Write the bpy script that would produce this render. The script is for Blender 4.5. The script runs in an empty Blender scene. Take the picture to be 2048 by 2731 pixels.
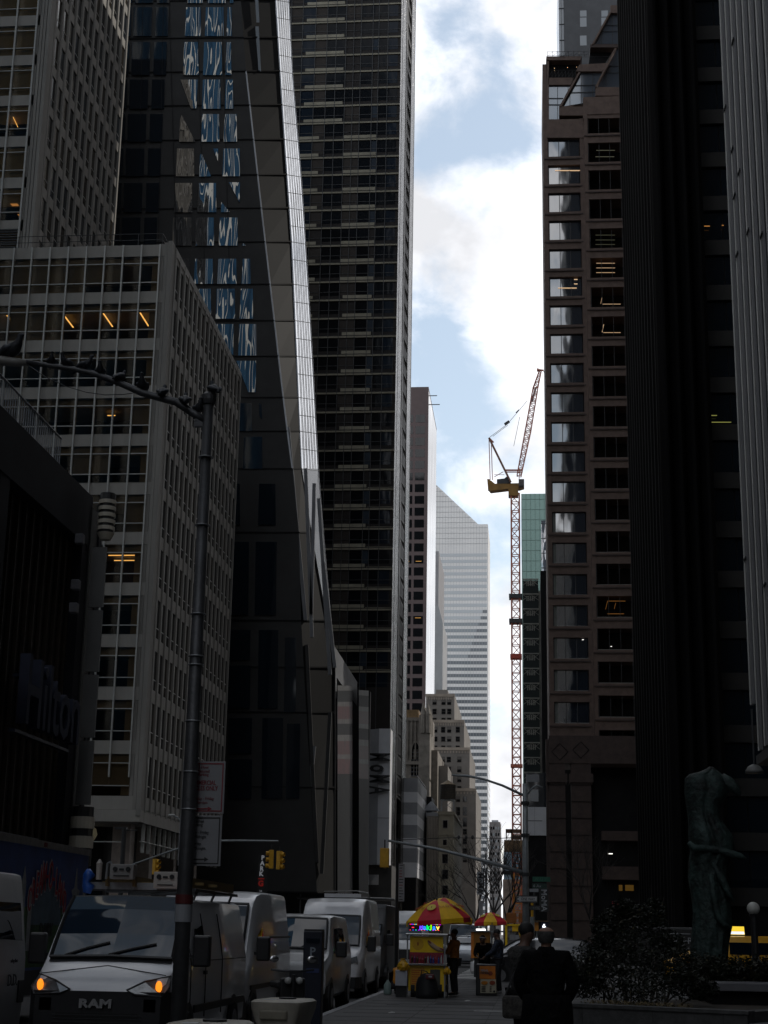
import bpy, bmesh, math, random
from mathutils import Vector, Matrix
random.seed(53)
R = math.radians
col = bpy.context.scene.collection
# ---------------------------------------------------------------- camera frame (world: X across the street, Y along it, Z up)
F = 4150.0
Yc = Vector((396.0, -1126.5, -F)).normalized()
Zc = Vector((272.0, (F*F + 396*272)/1126.5, -F)).normalized()
Xc = Yc.cross(Zc)
CAM = Vector((0, 0, 1.75))
def ray(px, py):
    c = Vector((px-1024.0, -(py-1365.5), -F))
    return Vector((Xc.dot(c), Yc.dot(c), Zc.dot(c)))
def W(px, py, D):          # point of the facade plane at D metres down the street
    r = ray(px, py); return CAM + r*(D/r.y)
def WX(px, py, X):
    r = ray(px, py); return CAM + r*(X/r.x)
def prj(p):
    d = Vector(p)-CAM
    c = Xc*d.x + Yc*d.y + Zc*d.z
    if c.z > -0.5: return None
    return 1024-F*c.x/c.z, 1365.5+F*c.y/c.z
# ---------------------------------------------------------------- materials
MATS = {}
def M(name, c, rough=.6, metal=0.0, noise=.18, scale=1.5, bump=0.0, spec=.5, emit=None, es=0.0, coat=0.0, bscale=None, stretch=None):
    if name in MATS: return MATS[name]
    m = bpy.data.materials.new(name); m.use_nodes = True; MATS[name] = m
    nt = m.node_tree; N = nt.nodes; L = nt.links; b = N['Principled BSDF']
    b.inputs['Base Color'].default_value = (*c, 1); b.inputs['Roughness'].default_value = rough
    b.inputs['Metallic'].default_value = metal; b.inputs['Specular IOR Level'].default_value = spec
    b.inputs['Coat Weight'].default_value = coat; b.inputs['Coat Roughness'].default_value = .08
    if emit: b.inputs['Emission Color'].default_value = (*emit, 1); b.inputs['Emission Strength'].default_value = es
    if noise or bump:
        tc = N.new('ShaderNodeTexCoord'); src = tc.outputs['Object']
        if stretch:
            mp = N.new('ShaderNodeMapping'); mp.inputs['Scale'].default_value = stretch
            L.new(src, mp.inputs['Vector']); src = mp.outputs['Vector']
    if noise:
        n1 = N.new('ShaderNodeTexNoise'); n1.inputs['Scale'].default_value = scale; n1.inputs['Detail'].default_value = 6
        n1.inputs['Roughness'].default_value = .65
        L.new(src, n1.inputs['Vector'])
        mr = N.new('ShaderNodeMapRange'); mr.inputs['From Min'].default_value = .3; mr.inputs['From Max'].default_value = .7
        mr.inputs['To Min'].default_value = 1-noise*1.6; mr.inputs['To Max'].default_value = 1+noise
        L.new(n1.outputs['Fac'], mr.inputs['Value'])
        vm = N.new('ShaderNodeVectorMath'); vm.operation = 'SCALE'; vm.inputs[0].default_value = c
        L.new(mr.outputs['Result'], vm.inputs['Scale']); L.new(vm.outputs['Vector'], b.inputs['Base Color'])
    if bump:
        n2 = N.new('ShaderNodeTexNoise'); n2.inputs['Scale'].default_value = bscale or scale*6; n2.inputs['Detail'].default_value = 3
        L.new(src, n2.inputs['Vector'])
        bp = N.new('ShaderNodeBump'); bp.inputs['Strength'].default_value = bump; bp.inputs['Distance'].default_value = .05
        L.new(n2.outputs['Fac'], bp.inputs['Height']); L.new(bp.outputs['Normal'], b.inputs['Normal'])
    return m
def glass(name, c, rough=.04, wav=.25, wscale=.6, spec=.6, dist=.06, ior=1.5, stretch=(1, 1, .35)):   # reflective pane that hides what is behind it
    if name in MATS: return MATS[name]
    m = M(name, c, rough, 0, 0, spec=spec); nt = m.node_tree; N = nt.nodes; L = nt.links; b = N['Principled BSDF']
    b.inputs['IOR'].default_value = ior
    tc = N.new('ShaderNodeTexCoord'); mp = N.new('ShaderNodeMapping'); mp.inputs['Scale'].default_value = stretch
    L.new(tc.outputs['Object'], mp.inputs['Vector'])
    n = N.new('ShaderNodeTexNoise'); n.inputs['Scale'].default_value = wscale; n.inputs['Detail'].default_value = 1.5
    L.new(mp.outputs['Vector'], n.inputs['Vector'])
    bp = N.new('ShaderNodeBump'); bp.inputs['Strength'].default_value = wav; bp.inputs['Distance'].default_value = dist
    L.new(n.outputs['Fac'], bp.inputs['Height']); L.new(bp.outputs['Normal'], b.inputs['Normal'])
    return m
def clear(name, tint=(1, 1, 1), refl=1.45, rough=.03):            # see-through pane with a fresnel reflection
    if name in MATS: return MATS[name]
    m = bpy.data.materials.new(name); m.use_nodes = True; MATS[name] = m
    nt = m.node_tree; N = nt.nodes; L = nt.links; N.remove(N['Principled BSDF']); out = N['Material Output']
    t = N.new('ShaderNodeBsdfTransparent'); t.inputs['Color'].default_value = (*tint, 1)
    g = N.new('ShaderNodeBsdfGlossy'); g.inputs['Roughness'].default_value = rough
    fr = N.new('ShaderNodeFresnel'); fr.inputs['IOR'].default_value = refl
    mx = N.new('ShaderNodeMixShader'); L.new(fr.outputs['Fac'], mx.inputs['Fac']); L.new(t.outputs[0], mx.inputs[1]); L.new(g.outputs[0], mx.inputs[2])
    L.new(mx.outputs[0], out.inputs['Surface']); return m
def E(name, c, s):
    return M(name, (.02, .02, .02), .5, 0, 0, emit=c, es=s)
# ---------------------------------------------------------------- mesh builder
class MB:
    def __init__(s): s.v = []; s.f = []; s.m = []; s.mats = []
    def mi(s, mat):
        if mat not in s.mats: s.mats.append(mat)
        return s.mats.index(mat)
    def face(s, pts, mat):
        b = len(s.v); s.v += [tuple(p) for p in pts]; s.f.append(tuple(range(b, b+len(pts)))); s.m.append(s.mi(mat)); return s
    def box(s, x0, x1, y0, y1, z0, z1, mat):
        if x0 > x1: x0, x1 = x1, x0
        if y0 > y1: y0, y1 = y1, y0
        if z0 > z1: z0, z1 = z1, z0
        b = len(s.v); i = s.mi(mat)
        s.v += [(x0, y0, z0), (x1, y0, z0), (x1, y1, z0), (x0, y1, z0), (x0, y0, z1), (x1, y0, z1), (x1, y1, z1), (x0, y1, z1)]
        for q in ((3, 2, 1, 0), (4, 5, 6, 7), (0, 1, 5, 4), (1, 2, 6, 5), (2, 3, 7, 6), (3, 0, 4, 7)):
            s.f.append(tuple(b+k for k in q)); s.m.append(i)
        return s
    def prism(s, pts, off, mat, mside=None):    # flat outline given a real thickness along off
        n = len(pts); P = [Vector(p) for p in pts]; Q = [p+Vector(off) for p in P]
        nrm = Vector((0, 0, 0))
        for k in range(n): nrm += P[k].cross(P[(k+1) % n])
        if nrm.dot(Vector(off)) > 0: P.reverse(); Q.reverse()
        b = len(s.v); s.v += [tuple(p) for p in P+Q]; i = s.mi(mat); j = s.mi(mside or mat)
        s.f.append(tuple(range(b, b+n))); s.m.append(i)
        s.f.append(tuple(range(b+2*n-1, b+n-1, -1))); s.m.append(i)
        for k in range(n):
            s.f.append((b+(k+1) % n, b+k, b+n+k, b+n+(k+1) % n)); s.m.append(j)
        return s
    def beam(s, a, b_, w, h, mat, up=(0, 0, 1)):   # rectangular bar from a to b
        a = Vector(a); b_ = Vector(b_); d = (b_-a)
        if d.length < 1e-6: return s
        d.normalize(); u = Vector(up)
        if abs(d.dot(u)) > .98: u = Vector((0, 1, 0)) if abs(d.y) < .9 else Vector((1, 0, 0))
        x = d.cross(u).normalized()*w/2; z = x.normalized().cross(d).normalized()*h/2
        return s.prism([a-x-z, a+x-z, a+x+z, a-x+z], b_-a, mat)
    def tube(s, path, rad, mat, n=8, caps=True):
        P = [Vector(p) for p in path]
        if not hasattr(rad, '__len__'): rad = [rad]*len(P)
        b = len(s.v); i = s.mi(mat); ref = None
        for k, p in enumerate(P):
            t = (P[min(k+1, len(P)-1)]-P[max(k-1, 0)])
            t = t.normalized() if t.length > 1e-9 else Vector((0, 0, 1))
            if ref is None:
                ref = Vector((1, 0, 0)) if abs(t.x) < .8 else Vector((0, 1, 0))
            x = (ref-t*ref.dot(t)).normalized(); ref = x; y = t.cross(x)
            for j in range(n):
                a = 2*math.pi*j/n; s.v.append(tuple(p+(x*math.cos(a)+y*math.sin(a))*rad[k]))
        for k in range(len(P)-1):
            for j in range(n):
                s.f.append((b+k*n+j, b+k*n+(j+1) % n, b+(k+1)*n+(j+1) % n, b+(k+1)*n+j)); s.m.append(i)
        if caps:
            s.f.append(tuple(b+j for j in range(n-1, -1, -1))); s.m.append(i)
            s.f.append(tuple(b+(len(P)-1)*n+j for j in range(n))); s.m.append(i)
        return s
    def rings(s, rings, mat, close=True, cap=True):     # loft through rings of equal point count
        n = len(rings[0]); b = len(s.v); i = s.mi(mat)
        for r in rings: s.v += [tuple(p) for p in r]
        for k in range(len(rings)-1):
            for j in range(n if close else n-1):
                s.f.append((b+k*n+j, b+k*n+(j+1) % n, b+(k+1)*n+(j+1) % n, b+(k+1)*n+j)); s.m.append(i)
        if cap:
            s.f.append(tuple(b+j for j in range(n-1, -1, -1))); s.m.append(i)
            s.f.append(tuple(b+(len(rings)-1)*n+j for j in range(n))); s.m.append(i)
        return s
    def lathe(s, prof, c, mat, n=16):
        c = Vector(c)
        return s.rings([[c+Vector((r*math.cos(2*math.pi*j/n), r*math.sin(2*math.pi*j/n), z)) for j in range(n)] for r, z in prof], mat)
    def ball(s, c, r, mat, n=12, m=8):
        if not hasattr(r, '__len__'): r = (r, r, r)
        c = Vector(c)
        return s.rings([[c+Vector((r[0]*math.sin(t)*math.cos(a), r[1]*math.sin(t)*math.sin(a), -r[2]*math.cos(t))) for a in [2*math.pi*j/n for j in range(n)]]
                        for t in [math.pi*(k+.001)/(m+.002) for k in range(m+1)]], mat)
    def build(s, name, parent=None, world=None, smooth=False, bevel=0.0, seg=2, split=None):
        me = bpy.data.meshes.new(name)
        V = s.v
        if world is not None:
            V = [(x-world[0], y-world[1], z-world[2]) for x, y, z in V]
        me.from_pydata(V, [], s.f)
        for m in s.mats: me.materials.append(m)
        me.polygons.foreach_set('material_index', s.m)
        if smooth: me.polygons.foreach_set('use_smooth', [True]*len(s.f))
        me.update()
        o = bpy.data.objects.new(name, me); col.objects.link(o)
        if parent: o.parent = parent
        if bevel:
            w = o.modifiers.new('w', 'WELD'); w.merge_threshold = .0005
            b = o.modifiers.new('b', 'BEVEL'); b.width = bevel; b.segments = seg; b.limit_method = 'ANGLE'; b.angle_limit = R(35)
            if smooth: b.harden_normals = False
        elif smooth and split is not None:
            w = o.modifiers.new('w', 'WELD'); w.merge_threshold = .0004
            e = o.modifiers.new('e', 'EDGE_SPLIT'); e.split_angle = R(split)
        return o
def tag(o, label=None, cat=None, group=None, kind=None):
    if label: o['label'] = label
    if cat: o['category'] = cat
    if group: o['group'] = group
    if kind: o['kind'] = kind
    return o
class Thing:
    def __init__(s, name, label, cat, loc=(0, 0, 0), rz=0, group=None, world=True):
        s.e = bpy.data.objects.new(name, None); col.objects.link(s.e); s.e.location = loc; s.e.rotation_euler = (0, 0, rz)
        s.e.empty_display_size = .3; s.loc = tuple(loc); s.world = world
        tag(s.e, label, cat, group)
    def part(s, name, mb, parent=None, label=None, **k):
        if not mb.f: return None
        o = mb.build(name, parent or s.e, s.loc if s.world else None, **k)
        if label: o['label'] = label
        return o
    def text(s, body, size, loc, rot, mat, name='lettering', ext=.004, parent=None, sx=1.0, bold=0.0):
        cu = bpy.data.curves.new(name, 'FONT'); cu.body = body; cu.size = size; cu.extrude = ext; cu.align_x = 'CENTER'; cu.align_y = 'CENTER'
        cu.offset = bold; cu.resolution_u = 2; cu.materials.append(mat)
        t0 = bpy.data.objects.new(name, cu); col.objects.link(t0)
        me = bpy.data.meshes.new_from_object(t0.evaluated_get(bpy.context.evaluated_depsgraph_get())); bpy.data.objects.remove(t0)
        if not me.materials: me.materials.append(mat)
        o = bpy.data.objects.new(name, me); col.objects.link(o); o.parent = parent or s.e
        L = Vector(loc)
        if s.world: L = L-Vector(s.loc)
        o.location = L; o.rotation_euler = rot; o.scale = (sx, 1, 1)
        return o
def copy_tree(o, parent=None):
    c = o.copy(); col.objects.link(c); c.parent = parent
    for ch in list(o.children): copy_tree(ch, c)
    return c
class Building(Thing):
    def __init__(s, *a, **k):
        super().__init__(*a, **k); s.win = []
    def pane(s, pts, mat, name='window', thick=None):
        q = [prj(p) for p in pts]; pr = 0.0
        if all(q):
            xs = [min(max(a[0], 0), 2048) for a in q]; ys = [min(max(a[1], 0), 2731) for a in q]
            for k in range(len(q)):
                j = (k+1) % len(q); pr += xs[k]*ys[j]-xs[j]*ys[k]
            pr = abs(pr)/2
        s.win.append((pr, [tuple(p) for p in pts], mat, name))
    def flush(s, limit=100):
        W_ = sorted(s.win, key=lambda w: -w[0]); rest = MB()
        for k, (pr, pts, mat, name) in enumerate(W_):
            if k < limit and pr > 6: s.part(name, MB().face(pts, mat))
            else: rest.face(pts, mat)
        if rest.f: tag(s.part(W_[0][3], rest), kind='stuff')
        s.win = []
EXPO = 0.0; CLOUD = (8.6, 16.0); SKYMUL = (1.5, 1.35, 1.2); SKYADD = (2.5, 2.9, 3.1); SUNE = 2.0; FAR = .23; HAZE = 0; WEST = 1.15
GAPS = [(1296, -14200, .75, .42), (1235, 40, .055, .26), (1190, 200, .07, .30), (1260, 330, .065, .36), (1340, 430, .045, .26), (1140, 400, .035, .28), (1120, 960, .05, .32), (1180, 1020, .06, .38), (1200, 1150, .05, .34), (1300, 1140, .045, .32), (1400, 1140, .035, .25), (1290, 700, .03, .14)]
# ---------------------------------------------------------------- palette
concrete = M('sidewalk_concrete', (.085, .084, .084), .75, 0, .22, 1.2, .25)
asphalt = M('asphalt', (.04, .04, .042), .7, 0, .3, 2.5, .3)
paint_w = M('road_paint', (.62, .62, .6), .6, 0, .3, 6)
limest = M('pale_limestone', (.31, .295, .27), .75, 0, .14, .35, .1, stretch=(1, 1, .25))
limest2 = M('pier_limestone', (.26, .248, .228), .75, 0, .16, .5, .1, stretch=(1, 1, .2))
alu = M('window_aluminium', (.42, .42, .40), .45, .3, .08)
brownblind = M('brown_blind', (.16, .115, .065), .8, 0, .12, .8)
goldblind = M('amber_blind', (.22, .15, .06), .8, 0, .15, .8)
darkroom = M('dark_interior', (.035, .030, .027), .9, 0, .2)
blackst = M('black_stone', (.008, .008, .009), .6, 0, .3, .8, 0, .2)
granite = M('dark_granite', (.0075, .0072, .0075), .8, 0, .3, .25, .1, spec=.05, stretch=(1, 1, .15))
brownst = M('brown_granite', (.155, .105, .085), .7, 0, .18, 1.1, .1)
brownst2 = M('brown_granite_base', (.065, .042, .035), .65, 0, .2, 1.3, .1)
bronze = M('dark_bronze', (.03, .025, .022), .35, .6, .2)
beigest = M('beige_spandrel', (.28, .26, .20), .8, 0, .16, .5)
steel = M('galvanised_steel', (.28, .29, .30), .45, .5, .2, 4)
darksteel = M('dark_steel', (.05, .052, .055), .5, .4, .2, 4)
whitep = M('white_panel', (.70, .71, .74), .5, 0, .06, .5)
greyp = M('grey_panel', (.30, .31, .33), .55, 0, .1, .5)
yellowsig = M('signal_yellow', (.62, .33, .02), .45, 0, .12, 5)
yellow = M('cart_yellow', (.85, .55, .008), .4, 0, .08, 4)
red = M('umbrella_red', (.62, .008, .03), .6, 0, .12, 3)
uyel = M('umbrella_yellow', (.90, .52, .008), .6, 0, .12, 3)
orange = M('safety_orange', (.75, .22, .02), .6, 0, .15, 4)
chrome = M('chrome', (.6, .6, .6), .18, 1.0, .1)
rubber = M('rubber', (.02, .02, .02), .8, 0, .2)
blackp = M('black_plastic', (.018, .018, .02), .45, 0, .2)
vanwhite = M('white_van_paint', (.78, .78, .80), .28, 0, .05, 1.5, coat=.5)
lamp_warm = E('office_light', (1.0, .50, .12), 1.3)
lamp_dim = E('office_light_dim', (1.0, .42, .10), .35)
lamp_white = E('white_lamp', (1, .97, .9), 1.6)
g_dark = glass('dark_glass', (.008, .009, .011), .05, .30, .45, .45)
g_blue = glass('blue_black_glass', (.010, .016, .024), .04, .22, .4, .6)
g_wavy = glass('wavy_mirror_glass', (.008, .016, .026), .012, .95, .50, 1.0, .085, 2.5, (1, 1, .16))
g_tan = glass('brown_tinted_glass', (.035, .027, .018), .06, .2, .6, .4)
g_mirror = glass('reflective_glass', (.02, .028, .042), .03, .45, .35, 1.0, .05, 2.05, (1, 1, .5))
g_steel = glass('silver_glass', (.25, .27, .29), .12, .2, .3, .8)
c_glass = clear('clear_glass', (.85, .83, .78), 1.42)
# ---------------------------------------------------------------- ground, roads, pavements
def struct(name, mb, **k):
    o = mb.build(name, **k); o['kind'] = 'structure'; return o
AV0, AV1 = 59.0, 84.0     # the avenue kerbs
struct('ground', MB().box(-1500, 1500, -700, 2600, -.5, -.012, M('far_ground', (.07, .07, .07), .8)))
struct('street_road', MB().box(-13.0, -4.1, -300, 900, -.2, -.004, asphalt))
struct('avenue_road', MB().box(-400, 400, AV0, AV1, -.2, 0, asphalt))
sw = MB()
def slab(x0, x1, y0, y1):
    sw.box(x0, x1, y0, y1, -.2, .13, concrete)
slab(-4.1, 12, -60, AV0-.0); slab(12.002, 400, -60, AV0); slab(-400, -13, -60, AV0)
slab(-4.1, 60, AV1, 330); slab(-60, -13, AV1, 330)
struct('pavement', sw)
jt = MB(); jm = M('joint_dark', (.05, .05, .048), .9)
for k in range(1, 40):
    jt.box(-3.9, 11.9, 1.52*k, 1.52*k+.014, .12, .134, jm)
for x in (-2.4, -.9, .6, 2.1, 3.6, 5.1): jt.box(x, x+.014, 1, AV0, .12, .1345, jm)
struct('pavement_joints', jt)
kb = MB(); km = M('kerb_stone', (.26, .26, .27), .6, 0, .2, 2)
kb.box(-4.25, -4.1, -60, AV0, -.2, .138, km); kb.box(-13, -12.85, -60, AV0, -.2, .138, km)
kb.box(-4.25, -4.1, AV1, 330, -.2, .138, km); kb.box(-13, -12.85, AV1, 330, -.2, .138, km)
kb.box(-4.1, 60, AV0, AV0+.15, -.2, .138, km); kb.box(-60, -13, AV0, AV0+.15, -.2, .138, km)
struct('kerb', kb)
mk = MB()
for k in range(9):      # crosswalk bars over the avenue and stop lines
    mk.box(-3.2+k*0, 0.4, AV0+1.2+k*2.6, AV0+2.2+k*2.6, .003, .006, paint_w)
for k in range(7): mk.box(-12.6+k*1.3, -12.0+k*1.3, AV0-4, AV0-1, .0, .003, paint_w)
for k in range(14):
    mk.box(-60, 60, AV0+6.0, AV0+6.12, .003, .006, paint_w) if k == 0 else None
mk.box(-9.0, -8.88, -40, 50, -.001, .002, paint_w)
mk.box(-60, -14, AV0+13, AV0+13.12, .003, .006, paint_w); mk.box(3, 60, AV0+13, AV0+13.12, .003, .006, paint_w)
struct('road_marking', mk)
# ================================================================= A. limestone office block, front slab
T = Building('office_block', 'pale limestone office block with gridded windows, lit ceiling strips and rooftop railing', 'building', (-40, 105, 0))
XR, DF, DB = -26.3, 105.0, 133.0; XL = -47.0
rows = [779, 904, 1029.5, 1157, 1286, 1418, 1553, 1690, 1830, 1973.5, 2121]     # spandrel tops
Zt = [W(200, y, DF).z for y in rows]; zroof = W(450, 650, DF).z; zb = W(372, 2176, DF).z
body = MB(); fh = (Zt[0]-Zt[9])/9; sh = .92
body.box(XL, XR-1.0, DF+5.5, DB, zb, zroof-.4, darkroom)              # core
tops = [zroof]+Zt
for z in tops:
    body.box(XL, XR-.5, DF+.12, DF+5.5, z-sh, z, limest)
body.box(XL, XR-.02, DF-.02, DF+6, Zt[-1]-1.72, Zt[-1]-sh-.02, limest)
body.box(XL, XR-.3, DF+5.5, DB-.1, zb, zb+.5, limest)
# corner pier with its grooves
for a, b_, d in ((-.95, -.72, .16), (-.66, -.42, .02), (-.36, -.04, -.14)):
    body.box(XR+a, XR+b_, DF+d, DF+.9, zb+.02, zroof+.12+d*-.3, limest2)
body.box(XR-.98, XR-.1, DF+.25, DF+1.2, zb+.01, zroof+.05, limest)
# south side: spandrels + projecting piers
NB = 17; bw = (DB-DF-1.0)/NB
for z in tops+[Zt[-1]-1.75+sh]:
    body.box(XR-.5, XR-.07, DF+.9, DB, z-sh, z, limest)
body.box(XR-.45, XR, DF+.92, DB+.05, zroof-.5, zroof+.1, limest)
body.box(XR-.45, XR-.01, DF+.9, DB+.05, Zt[-1]-1.75, Zt[-1]-sh-.01, limest)
T.part('wall', body)
pier = MB()
for k in range(NB+1):
    y = DF+1.0+k*bw; pier.box(XR-.45, XR+.03, y-.14, y+.14, zb+.3, zroof-.02, limest2)
T.part('pier', pier, label='projecting limestone fins along the street side')
mul = MB(); nx = int((XR-.95-XL)/1.4)
for k in range(nx+1):
    x = XR-1.0-k*1.4; mul.box(x-.055, x+.055, DF-.06, DF+.16, zb+2.6, zroof-.05, alu)
for z in tops:
    z0, z1 = z-fh, z-sh; z1_ = z1
    for zz in (z0+.62, z1-.62): mul.box(XL, XR-.98, DF-.01, DF+.14, zz-.03, zz+.03, alu)
    for k in range(NB):
        y0 = DF+1.16+k*bw; mul.box(XR-.33, XR-.09, y0, y0+bw-.3, z0+.7, z0+.76, alu); mul.box(XR-.33, XR-.09, y0+.5, y0+.55, z0, z1_, alu)
T.part('window_frame', mul)
rnd = random.Random(4)
for fi, z in enumerate(tops[:-1]):
    z0, z1 = z-fh, z-sh
    blindf = rnd.random()
    for k in range(nx):
        x1 = XR-1.0-k*1.4; x0 = x1-1.4
        T.pane([(x0+.05, DF+.10, z0), (x1-.05, DF+.10, z0), (x1-.05, DF+.10, z1), (x0+.05, DF+.10, z1)], c_glass)
    for k in range(NB):
        y0 = DF+1.16+k*bw
        T.pane([(XR-.12, y0, z0), (XR-.12, y0+bw-.3, z0), (XR-.12, y0+bw-.3, z1), (XR-.12, y0, z1)], g_dark if rnd.random() < .7 else g_tan)
T.flush()
bl = MB()
for fi, z in enumerate(tops[:-1]):
    z0, z1 = z-fh, z-sh
    bl.box(XL, XR-1.0, DF+.45, DF+.5, z1-.62, z1, brownblind)          # pelmet strip under each slab
    k = 0
    while k < nx:
        n = rnd.choice((1, 1, 2, 3)); p = rnd.random()
        x1 = XR-1.0-k*1.4; x0 = x1-1.4*n
        if p < (.42 if fi in (0, 2, 3, 4) else .22):
            bl.box(x0, x1, DF+.35, DF+.4, z0+(.7 if rnd.random() < .5 else 0), z1, brownblind)
        k += n
    bl.box(XR-1.6, XR-1.02, DF+.3, DF+.34, z0, z1, brownblind)
T.part('blind', bl)
def strips(T, lst, mat=lamp_warm, name='ceiling_light'):
    for pts in lst:
        T.part(name, MB().beam(pts[0], pts[1], .09, .04, mat))
Ls = []
for fi, ks in ((0, (4.55, 5.3, 6.5, 7.35)), (1, (1.1, 3.1, 5.3, 6.1, 7.4, 8.4))):      # strips running into the rooms
    for k in ks:
        x = XR-1.0-k*1.4; zc = tops[fi]-sh-.35; Ls.append(((x, DF+.9, zc), (x, DF+3.8, zc)))
for fi, k, dy in ((3, 1.1, 1.0), (3, 1.1, 3.2), (3, 2.5, 3.2), (3, 3.0, 1.0), (3, 9.4, 1.4)):
    x = XR-1.0-k*1.4; zc = tops[fi]-sh-.3; Ls.append(((x-.6, DF+dy, zc), (x, DF+dy, zc)))
for dy in (.8, 1.6, 2.4, 4.0):
    zc = tops[6]-sh-.25; Ls.append(((XR-4.1, DF+dy, zc), (XR-1.3, DF+dy, zc)))
Ls.append(((XR-2.6, DF+2.2, tops[5]-sh-.3), (XR-2.3, DF+4.6, tops[5]-sh-.3)))
Ls.append(((XR-2.4, DF+2.2, tops[10]-sh-.3), (XR-1.9, DF+3.6, tops[10]-sh-.3)))
strips(T, Ls)
rl = MB()
for dz in (.45, .95): rl.tube([(XL, DF+.2, zroof+dz), (XR-.9, DF+.2, zroof+dz), (XR-.9, DB-12, zroof+dz)], .03, darksteel, 5)
for k in range(12): rl.tube([(XR-.9-k*1.85, DF+.2, zroof), (XR-.9-k*1.85, DF+.2, zroof+.95)], .03, darksteel, 5)
T.part('railing', rl)
for (x, y, w) in ((XR-1.9, DF+3.0, 1.25), (XR-2.2, DF+10.5, 1.0), (XR-2.2, DF+18.5, 1.0), (XR-2.2, DF+26, 1.1), (XR-14, DF+3, 1.25)):
    T.part('column', MB().box(x-w/2, x+w/2, y-w/2, y+w/2, 0, zb+.02, M('column_travertine', (.26, .215, .19), .6, 0, .15, 2)))
lb = MB(); lb.box(XL, XR-4.5, DF+7.5, DB, 0, zb, blackst); T.part('lobby_wall', lb)
gl = MB(); gl.lathe([(.25, 0), (.75, .2), (.95, .6), (.85, 1.0), (.4, 1.3), (.28, 1.55), (.34, 1.75)], W(223, 2225, DF+4)+Vector((0, 0, -.6)), E('globe_dim', (.9, .8, .5), .045), 20)
T.part('pendant_lamp', gl, smooth=True)
T.part('window', MB().box(XL, XR-4.4, DF+7.38, DF+7.45, 3.2, 4.2, g_blue))
# ================================================================= B. limestone tower behind it
T = Building('office_tower', 'tall limestone tower with amber-blinded windows rising behind the gridded office block', 'building', (-50, 112, 0))
TX, TD = -39.6, 112.0; TB = WX(318, 400, TX).y; zt0 = 92.0; body = MB()
rowsT = [144, 248, 355, 462, 570, 676]         # spandrel tops at x=60 roughly: from crops
rowsT = [40, 145, 252, 361, 471, 585]
ZT = [W(60, y, TD).z for y in rowsT]; fh = (ZT[0]-ZT[-1])/5; sh = .95
allz = [ZT[0]+fh*k for k in range(1, 8)]+ZT+[ZT[-1]-fh]
ztop = allz[6]+.2; body.box(-60, TX-1, TD+4.5, TB, 30, ztop, darkroom)
for z in allz:
    body.box(-60, TX-.8, TD+.1, TD+4.5, z-sh, z, limest); body.box(TX-.6, TX-.08, TD+1.1, TB, z-sh, z, limest)
for a, b_, d in ((-1.15, -.95, .1), (-.88, -.66, .02), (-.58, -.36, -.06), (-.28, 0, -.14)):
    body.box(TX+a, TX+b_, TD+d, TD+1.2, 40, ztop, limest2)
body.box(TX-1.1, TX-.1, TD+.2, TD+1.3, 40, ztop-.02, limest)
T.part('wall', body)
NB = 12; bw = (TB-TD-1.1)/NB; pier = MB(); mul = MB()
for k in range(NB+1):
    y = TD+1.2+k*bw; pier.box(TX-.5, TX+.04, y-.18, y+.2, 40, ztop-.02, limest2)
T.part('pier', pier)
for k in range(9): mul.box(TX-1.2-k*1.75-.07, TX-1.2-k*1.75+.07, TD-.08, TD+.16, 40, ztop, alu)
for z in allz:
    z0, z1 = z-fh, z-sh
    for zz in (z0+.62, z1-.55): mul.box(-60, TX-1.1, TD-.01, TD+.14, zz-.03, zz+.03, alu)
    for k in range(NB): mul.box(TX-.35, TX-.12, TD+1.4+k*bw, TD+1.4+k*bw+bw-.4, z0+.75, z0+.8, alu)
    for k in range(8):
        x1 = TX-1.2-k*1.75; T.pane([(x1-1.7, TD+.1, z0), (x1-.06, TD+.1, z0), (x1-.06, TD+.1, z1), (x1-1.7, TD+.1, z1)], c_glass)
    for k in range(NB):
        y0 = TD+1.4+k*bw; T.pane([(TX-.15, y0, z0), (TX-.15, y0+bw-.38, z0), (TX-.15, y0+bw-.38, z1), (TX-.15, y0, z1)], rnd.choice((g_dark, g_tan, g_dark, g_blue)))
T.part('window_frame', mul); T.flush()
bl = MB()
for i, z in enumerate(allz):
    z0, z1 = z-fh, z-sh; bl.box(-60, TX-1.1, TD+.3, TD+.36, z0+(1.2 if i in (9, 11) else .05), z1, goldblind)
T.part('blind', bl)
zc = [allz[k]-sh-.4 for k in range(14)]
strips(T, [((TX-1.2-.6*k*1.75-.3, TD+.2, allz[6]-sh-1.0), (TX-1.2-.6*k*1.75+.15, TD+.26, allz[6]-sh-2.6)) for k in range(4)], lamp_dim)
strips(T, [((TX-2.6, TD+.2, allz[9]-sh-1.0), (TX-2.15, TD+.26, allz[9]-sh-1.9))])
for (px, py) in ((36, 546), (55, 574)):
    p = W(px, py, TD+.25); T.part('ceiling_light', MB().prism([p+Vector((-.3, 0, .1)), p+Vector((.3, 0, .1)), p+Vector((.45, 0, -.1)), p+Vector((-.1, 0, -.1))], (0, .04, 0), lamp_dim))
lv = MB()
for k in range(12): lv.box(-52, TX-1.2, TD-.02, TD+.1, 53.5+k*.22, 53.5+k*.22+.09, darksteel)
T.part('louvre', lv)
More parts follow.
